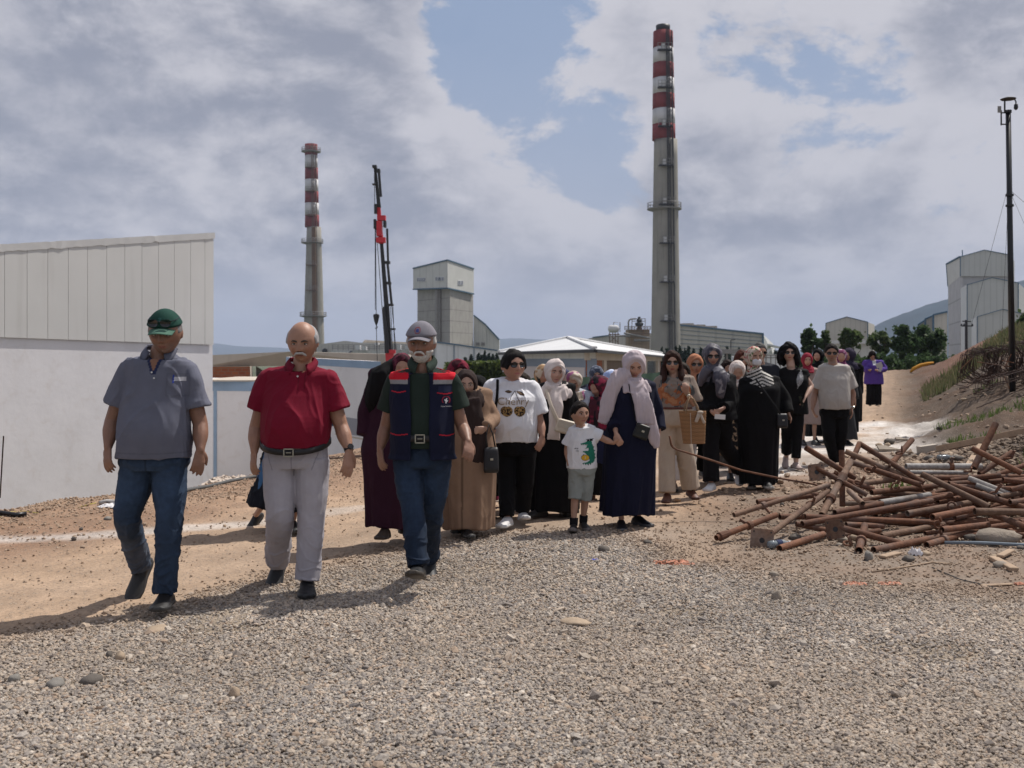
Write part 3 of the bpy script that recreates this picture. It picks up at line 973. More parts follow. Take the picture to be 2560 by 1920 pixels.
# ---- large shed behind the tall chimney and process gear --------------------
bs_=empty('long_beige_shed',tuple(P(1800,880,330)),'long beige sheet clad shed with roof vents, right of the tall chimney','building')
mb=MB();slab(mb,[PG(1690,920,330),PG(1907,920,330),P(1907,835,330),P(1690,812,330)],(10,50,0));mb.build('wall',clad('beige_cladding_rows',(.50,.47,.41),5.5),bs_)
mb=MB()
for k in range(1,7):
 mb.bar(P(1690,812+k*11.5,329.8),P(1907,835+k*9,329.8),.12)
mb.bar(P(1690,811.5,329.7),P(1909,834.5,329.7),.5);mb.bar(P(1907.5,835,329.7),PG(1907.5,920,329.7),.5)
mb.build('edge_trim',M_trim,bs_)
mb=MB();slab(mb,[PG(1908.5,920,331),PG(1960,920,352),P(1932,859,352),P(1908.5,837,331)],(0,3,0));mb.build('side_wall',M_beige2,bs_)
for k in range(3):
 x0=1703+k*29
 mb=MB();mb.box(tuple(P(x0+14,813.5+k*3.4,340)),(3.6,6,1.3));mb.build('roof_vent',M_rail,bs_)
mb=MB();slab(mb,[P(1912,862,335),P(1965,872,335),P(1965,870,335),P(1912,857,335)],(0,6,0));mb.build('lean_to_roof',M_roof,bs_)
bw=empty('low_beige_wing',tuple(P(1500,870,345)),'low beige wing with rust stains, left of the tall chimney','building')
mb=MB();slab(mb,[PG(1481,920,345),PG(1640,920,345),P(1640,833,345),P(1522,839,345),P(1481,844,345)],(0,30,0));mb.build('wall',M_beige,bw)
mb=MB();mb.bar(P(1481,843.5,344.7),P(1522,838.5,344.7),.4);mb.build('edge_trim',M_trim,bw)
tk=empty('storage_tank',tuple(P(1534,850,320)),'white horizontal tank on a steel stand above the beige wing','tank')
a,b=P(1520,822,320),P(1548,822,320)
mb=MB();mb.tube([a,a+Vector((.25,0,0)),a+Vector((.9,0,0)),b-Vector((.9,0,0)),b-Vector((.25,0,0)),b],[.25,.95,1.22,1.22,.95,.25],18);mb.build('vessel',M_frame,tk,True)
mb=MB()
for px_ in(1524,1532,1538,1545):
 mb.bar(P(px_,831,320),P(px_,880,320),.28)
mb.bar(P(1521,836,320),P(1549,836,320),.3);mb.bar(P(1524,836,320),P(1545,856,320),.16);mb.bar(P(1545,836,320),P(1524,856,320),.16)
mb.build('stand',M_rusty,tk)
mb=MB();mb.tube([P(1534,812,320),P(1534,806,320),P(1550,806,320),P(1550,830,320)],.13,6);mb.build('pipe',M_rail,tk)
gr=empty('process_tower',tuple(P(1597,860,318)),'rusty process tower with railings and dark cyclone, left of the tall chimney','structure')
mb=MB();slab(mb,[PG(1571,915,318),PG(1624,915,318),P(1624,824,318),P(1571,824,318)],(0,8,0));mb.build('housing',concrete('rusty_housing',(.30,.23,.16),2.0,.6,.9),gr)
mb=MB()
for x in range(1562,1628,8):
 mb.bar(P(x,824,317),P(x,816,317),.16)
for y in(816,820,824,834,842):
 mb.bar(P(1561,y,317),P(1627,y,317),.18)
for x in(1580,1594,1604,1613):
 mb.bar(P(x,824,318),P(x,797,318),.17)
for y in(797,803):
 mb.bar(P(1580,y,318),P(1614,y,318),.17)
mb.build('railing',M_rusty,gr)
mb=MB();c_=P(1598,824,318);mb.lathe([(1.0,0),(.6,.8),(.9,1.0),(1.3,1.4),(1.3,2.0),(.6,2.3),(.8,2.5),(.8,3.1),(.4,3.3),(.4,4.0)],tuple(c_),12);mb.build('cyclone',M_dark,gr)
mb=MB();mb.tube([P(1571,826,317),P(1571,806,317),P(1573,800,317),P(1578,797.5,317),P(1590,797,317)],.25,8);mb.tube([P(1540,840,316),P(1575,840,316)],.3,8);mb.tube([P(1560,833,316),P(1625,845,316)],.3,8);mb.tube([P(1585,851,316.5),P(1624,851,316.5)],.35,8)
mb.build('pipe',M_rail,gr)
# ---- concrete frame by the crowd's right and white roofs --------------------
cf=empty('concrete_slab_frame',tuple(PG(1840,900,95)),'grey concrete slab on columns, behind the small curly red hair','building')
mb=MB();slab(mb,[P(1786,884,95),P(1862,884,95),P(1862,873,95),P(1786,873,95)],(0,6,0));mb.build('slab',M_conc_d,cf)
for x in(1790,1816,1842,1857):
 mb=MB();slab(mb,[PG(x,990,95.4),PG(x+4,990,95.4),P(x+4,884.2,95.4),P(x,884.2,95.4)],(0,.3,0));mb.build('pillar',M_conc_d,cf)
mb=MB();slab(mb,[PG(1700,990,97),PG(1990,990,97),PG(1990,925,97),PG(1700,920,97)],(0,.3,0));mb.build('yard_wall',M_conc_d,cf)
wr=empty('white_roof_shed',tuple(P(1950,880,130)),'small shed with bright slanted white roof, behind the black curly hair','building')
mb=MB();slab(mb,[P(1899,888,130),P(1925,871,130),P(1932,871,130),P(1908,890,130)],(3,12,0));mb.build('roof',M_roof,wr)
mb=MB();slab(mb,[PG(1870,930,131),PG(2010,930,131),P(2010,892,131),P(1915,884,131),P(1870,892,131)],(0,10,0));mb.build('wall',M_white_clad,wr)
mb=MB()
for x in range(1915,1990,12):
 mb.bar(PG(x,905,120),P(x,888,120),.12)
for y in(888,894):
 mb.bar(P(1912,y,120),P(1990,y,120),.12)
mb.build('railing',M_rail,wr)
lp=empty('lamp_post',tuple(P(1827,880,240)),'thin grey lamp post with one arm, against the long beige shed','lamp post')
mb=MB();mb.bar(PG(1827,900,240),P(1827,850,240),.18);mb.build('pole',M_dark,lp)
mb=MB();mb.bar(P(1827,850,240),P(1838,849,240),.16);mb.build('arm',M_dark,lp)
# ---- right hand factory blocks ------------------------------------------------
M_fac=clad('factory_cladding',(.44,.455,.44),1.0,dirt=.05)
gs=empty('gabled_shed',tuple(P(2116,860,220)),'plain gabled grey shed with dark edge trim, above the roadside trees','building')
def gable(root,xs_,ys,yb,Y,mat,dep,trim=True,sidex=None):
 pts=[P(xs_[0],yb,Y),P(xs_[2],yb,Y),P(xs_[2],ys[2],Y),P(xs_[1],ys[1],Y),P(xs_[0],ys[0],Y)]
 mb=MB();slab(mb,pts,sight(pts[0],dep[1],dep[1]*.12));mb.build('wall',mat,root)
 if trim:
  mb=MB()
  o_=Vector((0,-.12,0))
  w_=Y/2560*1.6
  mb.bar(pts[4]+o_,pts[3]+o_,w_);mb.bar(pts[3]+o_,pts[2]+o_,w_)
  mb.bar(pts[0]+o_,pts[4]+o_,w_);mb.bar(pts[1]+o_,pts[2]+o_,w_)
  mb.build('edge_trim',M_trim,root)
gable(gs,(2064,2116,2169),(808,792,805),915,220,M_beige,(0,20,0))
mb=MB();slab(mb,[P(2079,859,200),P(2204,859,200),P(2204,851,200),P(2079,851,200)],(3,8,0));mb.build('canopy',M_roof,gs)
mb=MB();slab(mb,[PG(2090,900,201),PG(2180,900,201),P(2180,859.1,201),P(2090,859.1,201)],(2.2,6,0));mb.build('annex_wall',M_beige2,gs)
bt=empty('factory_tower',tuple(P(2440,860,190)),'tallest grey clad block with pitched top, left of the black mast','building')
gable(bt,(2400,2460,2523),(642,625,637),690.5,190,M_fac,(0,14,0))
mb=MB();slab(mb,[PG(2400.5,900,190.4),PG(2521,900,190.4),P(2521,690.6,190.4),P(2400.5,690.6,190.4)],(5.9,13,0));mb.build('lower_wall',concrete('grey_concrete_wall',(.36,.365,.38),0,.2),bt)
L0,L1=214,190.2
mb=MB();slab(mb,[P(2370,716,L0),P(2400,691,L1),P(2400,642,L1),P(2366,661,L0)],(4,.9,0));mb.build('side_cladding',M_beige2,bt)
mb=MB();slab(mb,[PG(2372,905,L0),PG(2400,905,L1),P(2400,691.3,L1),P(2370,716.3,L0)],(4,1.2,0));mb.build('side_wall',concrete('pale_concrete_courses',(.46,.46,.47),4.2,.3),bt)
mb=MB();mb.bar(P(2366,660.5,L0-.3),P(2400,642,L1-.3),.3);mb.bar(P(2366,660,L0-.2),P(2370,716,L0-.2),.2);mb.bar(P(2406,641,192),P(2406,625,192),.14);mb.build('edge_trim',M_trim,bt)
b2=empty('factory_block',tuple(P(2480,860,165)),'middle grey clad block with pitched roof, overlapped by the black mast','building')
gable(b2,(2417,2480,2545),(712,694,707),900,165,M_fac,(0,18,0))
mb=MB();slab(mb,[PG(2402,900,176),PG(2416.6,900,165.2),P(2416.6,712,165.2),P(2402,721,176)],(3,1,0));mb.build('side_wall',M_white_clad,b2)
b3=empty('low_factory_hall',tuple(P(2505,860,140)),'lowest grey clad hall rising right behind the spoil heap','building')
gable(b3,(2442,2505,2572),(792,773,788),900,140,M_fac,(0,18,0))
mb=MB();slab(mb,[PG(2429,900,150),PG(2441.6,900,140.2),P(2441.6,792,140.2),P(2429,798,150)],(3,1,0));mb.build('side_wall',M_white_clad,b3)
b4=empty('stepped_factory_shed',tuple(P(2340,860,240)),'low stepped beige shed left of the tallest grey block','building')
for(x0,x1,y0,y1,Y_)in((2333,2368,787,779,235),(2313,2332.6,797,789,245),(2296,2312.6,811,800,255)):
 mb=MB();slab(mb,[PG(x0,900,Y_),PG(x1,900,Y_),P(x1,y1,Y_),P(x0,y0,Y_)],(5,12,0));mb.build('wall',M_beige,b4)
 mb=MB();mb.bar(P(x0,y0,Y_-.2),P(x1,y1,Y_-.2),.4);mb.bar(P(x0,y0,Y_-.2),PG(x0,900,Y_-.2),.35);mb.build('edge_trim',M_trim,b4)
# ---- power pole -----------------------------------------------------------
pp=empty('power_pole',tuple(P(2416,880,62)),'slim power pole with cross arm and insulators, in front of the grey blocks','utility pole')
mb=MB();mb.bar(PG(2417,905,62),P(2415.5,800,62),.12);mb.build('pole',M_dark,pp)
mb=MB();mb.bar(P(2404,815,62),P(2432,815,62),.07);mb.bar(P(2406,803,62),P(2428,804,62),.06);mb.build('cross_arm',M_dark,pp)
for px_ in(2404,2410,2431):
 mb=MB();mb.tube([P(px_,815,62),P(px_,809,62)],[.07,.03],6);mb.build('insulator',M_dark,pp)
# ---- camera mast ------------------------------------------------------------
base=Vector((PG(2532,900,20.5).x,20.5,0))
base.z=gz(base.x,base.y)
ms=empty('camera_mast',tuple(base),'tall black camera mast standing behind the rusty rebar cages','mast')
tp=P(2520.5,282,20.5)
mb=MB();mb.tube([base-Vector((0,0,.3)),tp],[.062,.050],12);mb.build('pole',M_black,ms,True)
for y in(488,514):
 q_=base.lerp(tp,(base.z-P(2525,y,20.5).z)/(base.z-tp.z));mb=MB();mb.tube([q_-Vector((0,0,.02)),q_+Vector((0,0,.02))],.078,12);mb.build('collar',M_dark,ms)
hd=P(2513,285,20.5)
mb=MB();mb.tube([tp,tp+Vector((0,0,.05))],.065,12);mb.bar(tp+Vector((-.07,0,0)),tp+Vector((-.07,0,.28)),.025);mb.bar(tp+Vector((-.14,0,-.25)),tp+Vector((-.14,0,.05)),.022);mb.bar(tp+Vector((-.14,0,-.23)),tp+Vector((-.05,0,-.23)),.022);mb.bar(tp+Vector((-.14,0,.0)),tp+Vector((-.05,0,.0)),.022);mb.build('bracket',M_dark,ms)
mb=MB();mb.box(tuple(tp+Vector((-.19,-.03,.06))),(.07,.015,.13));mb.build('solar_panel',M_rail,ms)
mb=MB();mb.lathe([(.02,0),(.14,.015),(.15,.03),(.06,.06)],tuple(tp+Vector((.0,0,.25))),16);mb.build('rain_hood',M_dark,ms)
mb=MB();mb.tube([tp+Vector((-.02,0,.28)),tp+Vector((.13,0,.27)),tp+Vector((.155,0,.22)),tp+Vector((.155,0,.17))],.014,8);mb.build('arm',M_dark,ms)
mb=MB();mb.lathe([(.012,.08),(.035,.07),(.042,.0),(.03,-.03),(.012,-.045)][::-1],tuple(tp+Vector((.155,0,.10))),12);mb.build('dome_camera',M_dark,ms,True)
q1=P(2522,460,20.5)
for e_ in(P(2428,815,19.0),P(2503,880,20.5),Vector((q1.x+1.9,20.8,q1.z-4.0)),Vector((q1.x+3.5,18.0,q1.z-4.6))):
 mb=MB();mb.tube([q1 if e_.x<q1.x else q1-Vector((0,0,.1)),Vector(e_)],.0035,4);mb.build('guy_wire',M_cable,ms)
# ---- loader crane -----------------------------------------------------------
cr=empty('loader_crane',tuple(PG(978,950,55)),'dark telescopic loader crane with red knuckle, behind the man in the vest','crane')
YC=55
def C(x,y,dy=0):return P(520+x*.3617,340+y*.3617,YC+dy)
for nm,pts,w0,w1,m_ in(('boom',(C(1266,1640),C(1254,1480)),.44,.42,M_cranered),('boom',(C(1254,1482),C(1234,1170)),.28,.26,M_dark),('boom',(C(1234,1175),C(1199,735)),.24,.17,M_dark),
       ('knuckle',(C(1197,745),C(1180,490)),.26,.18,M_cranered),('jib',(C(1183,495),C(1154,212)),.20,.13,M_dark)):
 mb=MB();a,b=pts
 dz=(b-a).normalized()
 sx_=Vector((1,0,0));sy_=Vector((0,1,0))
 mb.hexa([a-sx_*w0/2-sy_*w0/2,a+sx_*w0/2-sy_*w0/2,a+sx_*w0/2+sy_*w0/2,a-sx_*w0/2+sy_*w0/2,
    b-sx_*w1/2-sy_*w1/2,b+sx_*w1/2-sy_*w1/2,b+sx_*w1/2+sy_*w1/2,b-sx_*w1/2+sy_*w1/2])
 mb.build(nm,m_,cr)
for(x0,y0,x1,y1,w_,m_)in((1180,232,1195,420,.07,M_dark),(1238,640,1245,880,.06,M_dark),(1240,870,1270,1170,.07,M_dark),(1215,1190,1240,1500,.08,M_dark),(1230,1320,1236,1500,.12,M_dark)):
 mb=MB();mb.tube([C(x0,y0,-.3),C(x1,y1,-.3)],w_,8);mb.build('hydraulic_ram',m_,cr)
mb=MB()
for(x0,y0,x1,y1)in((1150,240,1152,480),(1158,600,1163,1245),(1163,640,1222,1440),(1155,620,1156,1200),(1232,640,1246,860),(1270,1170,1300,1480),(1278,1180,1290,1480),(1205,1200,1228,1500),(1262,1180,1276,1480),(1163,1300,1170,1560)):
 mb.tube([C(x0,y0,-.2),C(x1,y1,-.2)],.018,4)
mb.build('cable',M_cable,cr)
for(x,y,w_,h_,m_)in((1200,568,.44,.26,M_cranered),(1160,505,.14,.5,M_dark),(1155,610,.12,.5,M_dark),(1223,610,.14,.34,M_dark),(1196,720,.48,.28,M_cranered),(1186,640,.28,.8,M_cranered),(1240,875,.28,.14,M_dark),(1246,1017,.3,.14,M_dark),
       (1262,1168,.3,.12,M_dark),(1218,1200,.1,.3,M_dark),(1262,1335,.5,.1,M_dark),(1152,212,.22,.12,M_dark),(1178,240,.18,.16,M_dark),(1146,335,.14,.05,M_dark),(1262,1490,.52,.2,M_cranered)):
 mb=MB();mb.box(tuple(C(x,y,-.1)),(w_,.4,h_));mb.build('bracket',m_,cr)
mb=MB();q_=C(1163,1270);mb.lathe([(.03,-.30),(.1,-.12),(.17,.18),(.16,.28),(.03,.33)],tuple(q_),10);mb.build('hook_block',M_dark,cr)
mb=MB();mb.tube([q_+Vector((0,0,-.3)),q_+Vector((.06,0,-.4)),q_+Vector((0,0,-.5)),q_+Vector((-.06,0,-.43))],.025,6);mb.build('hook',M_dark,cr)
tr_=PG(1010,905,56)
mb=MB();mb.box((tr_.x+.2,tr_.y,-3.9),(5.5,2.4,2.6));mb.build('truck_bed',M_dark,cr)
# ================================================================== VEGETATION
def leaf_mat(name,a,b,tr=.42):
 def fn(nt):
  r=nt.attr('tone',out='Fac')
  return nt.mix(r,a,b),None
 m=material(name,fn,.6,spec=.2)
 bs=m.node_tree.nodes['Principled BSDF']
 nt=NT(m.node_tree)
 t=nt.new('ShaderNodeBsdfTranslucent');nt.put(t.inputs[0],nt.mix(nt.attr('tone',out='Fac'),tuple(x*1.3 for x in a),tuple(x*1.3 for x in b)))
 mx=nt.new('ShaderNodeMixShader');mx.inputs[0].default_value=tr
 nt.l.new(bs.outputs[0],mx.inputs[1]);nt.l.new(t.outputs[0],mx.inputs[2]);nt.l.new(mx.outputs[0],m.node_tree.nodes['Material Output'].inputs[0])
 return m
M_leaf=leaf_mat('dark_foliage',(.028,.055,.022),(.070,.11,.042))
M_leaf2=leaf_mat('light_foliage',(.040,.070,.025),(.10,.13,.050))
M_pine=leaf_mat('conifer_foliage',(.012,.026,.018),(.030,.050,.030),.1)
M_vine=leaf_mat('ivy_foliage',(.040,.065,.018),(.12,.15,.035))
M_grass=leaf_mat('dry_grass',(.06,.08,.03),(.16,.14,.08))
M_green=leaf_mat('fresh_grass',(.05,.085,.02),(.11,.15,.04))
M_bark=surf('bark',(.09,.07,.055),.2,6)
def leaves(name,C,size,mat,parent,rs,flat=0.0,kind=None,long=1.0,up=False,loc=None):
 """one small folded quad per centre"""
 C=np.asarray(C,float);n=len(C)
 a=rs.normal(size=(n,3));b=rs.normal(size=(n,3))
 if up:
  a=np.stack([rs.normal(0,.28,n),rs.normal(0,.28,n),np.ones(n)],1);b[:,2]*=.1
 a/=np.linalg.norm(a,axis=1)[:,None]
 b-=a*(a*b).sum(1)[:,None];b/=np.linalg.norm(b,axis=1)[:,None]
 s=size*rs.uniform(.6,1.4,n)[:,None]
 if up:
  V=np.stack([C-b*s*.08,C+b*s*.08,C+a*s*.6+b*s*.06,C+a*s+b*s*.02],1).reshape(-1,3)
 else:
  V=np.stack([C-a*s*long*.5,C+b*s*.35,C+a*s*long*.5,C-b*s*.35],1).reshape(-1,3)
 if parent is not None:V=V-np.array(parent_origin(parent))
 F_=np.arange(4*n).reshape(n,4)
 me=bpy.data.meshes.new(name)
 me.from_pydata(V.tolist(),[],F_.tolist());me.materials.append(mat)
 at=me.attributes.new('tone','FLOAT','POINT')
 at.data.foreach_set('value',np.repeat(np.clip(rs.normal(.45,.3,n),0,1),4).astype(np.float32))
 o=bpy.data.objects.new(name,me)
 link(o,parent)
 return tag(o,kind=kind)
def crown_pts(rs,c,r,n,lobes=9,hollow=.35):
 c=np.array(c);r=np.array(r)
 L=rs.normal(size=(lobes,3));L/=np.linalg.norm(L,axis=1)[:,None];L*=rs.uniform(.35,.78,lobes)[:,None]
 R_l=rs.uniform(.20,.50,lobes)*(11/max(lobes,11))**.25
 out=[]
 for k in range(lobes):
  m=int(n*R_l[k]**2/(R_l**2).sum())
  d_=rs.normal(size=(m,3));d_/=np.linalg.norm(d_,axis=1)[:,None]
  d_*=(rs.uniform(hollow,1.0,m)**.6*R_l[k])[:,None]
  d_[:,2]*=.75
  d_+=rs.normal(0,.05,d_.shape)*(rs.uniform(size=(m,1))<.25)*2
  out.append((L[k]+d_)*r+c)
 return np.concatenate(out)
def tree(px,top,bot,w,Y,label,mat,n=1800,seed=0,leaf=.22,trunk=True,group='trees beside the road end',lobes=26,hollow=.35):
 rs=np.random.RandomState(seed)
 ct=P(px,(top+bot)/2,Y)
 hz_=(bot-top)*Y/2560;wd=w*Y/2560
 root=empty('broadleaf_tree',(ct.x,Y,-4 if Y>52 else gz(ct.x,Y)),label,'tree',group)
 leaves('crown',crown_pts(rs,ct,(wd*.62,wd*.6,hz_*.62),n,lobes,hollow),leaf,mat,root,rs)
 mb=MB()
 b0=Vector((ct.x,Y,root.location.z))
 tp=Vector((ct.x+wd*.05,Y,ct.z))
 mb.tube([b0,b0.lerp(tp,.6)+Vector((wd*.04,0,0)),tp],[wd*.035+.05,wd*.025+.03,.03],7)
 for k in range(6):
  a=rs.uniform(0,6.28);t0=b0.lerp(tp,rs.uniform(.55,.9))
  mb.tube([t0,t0+Vector((math.cos(a)*wd*.2,math.sin(a)*wd*.2,hz_*.2)),t0+Vector((math.cos(a)*wd*.36,math.sin(a)*wd*.36,hz_*.42))],[.06,.04,.015],5)
 mb.build('trunk',M_bark,root,True)
 return root
for(px,top,bot,w,lab,m_,n,sd,ho)in(
  (2026,822,885,46,'round dark green tree at the left end of the roadside row',M_leaf,2300,1,.3),
  (2063,824,880,22,'slim dark tree left of the gabled shed',M_leaf2,420,2,.3),
  (2126,810,882,62,'spreading tree standing before the gabled shed',M_leaf2,1500,3,.25),
  (2198,826,886,50,'airy light green tree right of the gabled shed',M_leaf2,1100,4,.3),
  (2268,818,900,70,'dense dark tree on the left side of the big clump',M_leaf,3600,5,.2),
  (2325,812,900,72,'dense dark tree on the right side of the big clump',M_leaf,3600,6,.2)):
 tree(px,top,bot,w,70,lab,m_,n,sd,.26,hollow=ho)
tree(2575,775,880,60,40,'dark bush at the right edge beyond the black mast',M_leaf,2600,8,.16)
rs=np.random.RandomState(33)
hd_=empty('roadside_thicket',tuple(P(2150,900,66)),'low green thicket along the foot of the roadside trees','bushes')
C=[]
for x in range(1985,2420,12):
 t_=868+9*math.sin(x*.05)+(10 if x<2060 else 0)
 c_=P(x,900,64+rs.uniform(-2,3));hh=(925-t_)*64/2560
 C.append(crown_pts(rs,(c_.x,c_.y,c_.z-.3),(.55,.6,hh*.62),520,7,.2))
leaves('foliage',np.concatenate(C),.20,M_leaf,hd_,rs)
# conifers before the sheds
k=0
for(px,top,bot,Y)in((1163,893,925,150),(1178,886,925,150),(1196,884,925,148),(1204,888,925,148),(1212,878,925,146),(1222,884,925,145),(1232,886,925,145),(1242,884,925,146),
       (1655,868,935,140),(1668,872,935,140),(1690,866,935,140),(1700,866,935,138),(1712,872,935,138),(1722,864,935,140),(1734,872,935,140),(1753,868,935,140),(1765,874,935,142),(1778,872,935,142),
       (1818,866,935,150),(1847,868,935,150),(1938,872,935,150),(1945,878,935,150)):
 k+=1
 rs=np.random.RandomState(100+k)
 c_=P(px,top,Y);b_=P(px,bot,Y)
 side_='left' if px<1300 else 'right'
 root=empty('conifer',(c_.x,Y,-5),'small dark conifer, %s from the left in the row %s'%(('first','second','third','fourth','fifth','sixth','seventh','eighth','ninth','tenth','eleventh','twelfth','thirteenth','fourteenth')[k-1 if px<1300 else k-9],'behind the ivy hedge' if px<1300 else 'before the long beige shed'),'tree','conifers '+('behind the hedge' if px<1300 else 'before the beige shed'))
 H=c_.z-b_.z;t=rs.uniform(0,1,420)**.6
 a=rs.uniform(0,6.28,420);r=H*.26*t*rs.uniform(.3,1.05,420)*(1+.25*np.sin(t*30))
 C=np.stack([c_.x+r*np.cos(a),Y+r*np.sin(a),c_.z-t*H],1)
 leaves('crown',C,.40,M_pine,root,rs,long=1.5)
 mb=MB();mb.tube([Vector((c_.x,Y,-5)),Vector((c_.x,Y,c_.z-.3))],[.14,.03],6);mb.build('trunk',M_bark,root)
# ivy covered hedge bank left of the hip roof
rs=np.random.RandomState(5)
hg=empty('ivy_hedge',tuple(P(1200,950,72)),'long ivy covered hedge behind the maroon and cream scarves','hedge')
c0,c1=P(1120,905,74),P(1262,903,70)
C=[]
for i in range(5200):
 t=rs.uniform();q_=c0.lerp(c1,t)
 C.append((q_.x+rs.uniform(-.3,.3),q_.y+rs.uniform(-.8,.2),q_.z+.12*nz(t*14,2)-abs(rs.normal(0,.95))*.9))
leaves('foliage',C,.24,M_vine,hg,rs)
mb=MB();mb.hexa([c0+Vector((0,.2,-4)),c1+Vector((0,.2,-4)),c1+Vector((0,1.5,-4)),c0+Vector((0,1.5,-4)),c0+Vector((0,.2,-.35)),c1+Vector((0,.2,-.35)),c1+Vector((0,1.5,-.35)),c0+Vector((0,1.5,-.35))])
mb.build('wall',surf('hedge_backing_wall',(.09,.075,.055),.2,1),hg)
# grass on the right flank
def grass(name,fn,n,size,mat,seed):
 rs=np.random.RandomState(seed);C=[]
 while len(C)<n:
  x,y=fn(rs)
  C.append((x,y,0))
 C=np.array(C);C[:,2]=gheight(C[:,0],C[:,1])-.01
 return leaves(name,C,size,mat,None,rs,up=True,kind='stuff')
def g_bank(rs):
 while True:
  Y=rs.uniform(28.5,36);u=rs.uniform(.40,.62)
  if mnoise.noise(Vector((u*Y*.5,Y*.5,2)))>-.15:return u*Y,Y
grass('dry_grass',g_bank,5200,.24,M_grass,3)
def g_green(rs):
 while True:
  Y=rs.uniform(15,24);u=rs.uniform(.40,.60)
  if mnoise.noise(Vector((u*Y*.8,Y*.8,7)))>.36:return u*Y,Y
grass('green_grass',g_green,1100,.11,M_green,4)
def g_tuft(rs):
 k=rs.randint(0,5)
 c_=[(4.75,11.0),(4.15,10.9),(6.3,12.0),(5.6,11.2),(7.5,13.4)][k]
 return c_[0]+rs.normal(0,.10+.1*(k>1)),c_[1]+rs.normal(0,.10)
grass('weed_tufts',g_tuft,240,.15,M_green,5)
# ================================================================== PEOPLE: tools
def cloth_mat(name,rough,weave,bstr,sheen=0.0,spec=.2,mott=.06,mscale=14):
 def fn(nt):
  v=nt.coord('Object')
  c=nt.attr('Col')
  n=nt.noise(v,mscale,4,.6)
  c=nt.vmath('SCALE',c,nt.mapr(n,.3,.7,1-mott,1+mott,False))
  h=nt.noise(v,weave,3,.7)
  rn=nt.new('ShaderNodeTexNoise',noise_type='RIDGED_MULTIFRACTAL')
  nt.put(rn.inputs['Vector'],nt.vmath('MULTIPLY',v,(1.0,1.0,.75)))
  for k_,x_ in(('Scale',5.5),('Detail',2.5),('Roughness',.45),('Distortion',.9)):rn.inputs[k_].default_value=x_
  hh=nt.math('ADD',nt.math('MULTIPLY',h,.05),nt.math('MULTIPLY',rn.outputs[0],.75))
  return c,nt.bump(hh,min(1,bstr*1.7),.045)
 m=material(name,fn,rough,spec=spec)
 if sheen:
  m.node_tree.nodes['Principled BSDF'].inputs['Sheen Weight'].default_value=sheen
 return m
M_cloth=cloth_mat('woven_cloth',.9,300,.35)
M_denim=cloth_mat('denim',.85,200,.45,mott=.14,mscale=30)
M_silk=cloth_mat('silky_scarf',.55,200,.3,spec=.35)
M_blackc=cloth_mat('black_cloth',.85,250,.35,spec=.12)
M_leather=cloth_mat('shoe_leather',.5,120,.2,spec=.4)
M_lens=surf('sunglass_lens',(.006,.006,.007),0,1,rough=.07,spec=.6)
M_hair=cloth_mat('hair',.7,260,.5,spec=.10,mott=.22,mscale=60)
M_metal=surf('small_metal',(.45,.42,.36),0,1,rough=.3,metal=.8)
M_print=cloth_mat('fabric_print',.8,200,.1)
def skin_fn(nt):
 v=nt.coord('Object')
 c=nt.attr('Col')
 n=nt.noise(v,22,4,.6)
 c=nt.vmath('SCALE',c,nt.mapr(n,.3,.7,.90,1.10,False))
 return c,nt.bump(nt.noise(v,90,3,.6),.12,.01)
M_skin=material('skin',skin_fn,.5,spec=.35)
M_skin.node_tree.nodes['Principled BSDF'].inputs['Subsurface Weight'].default_value=.0
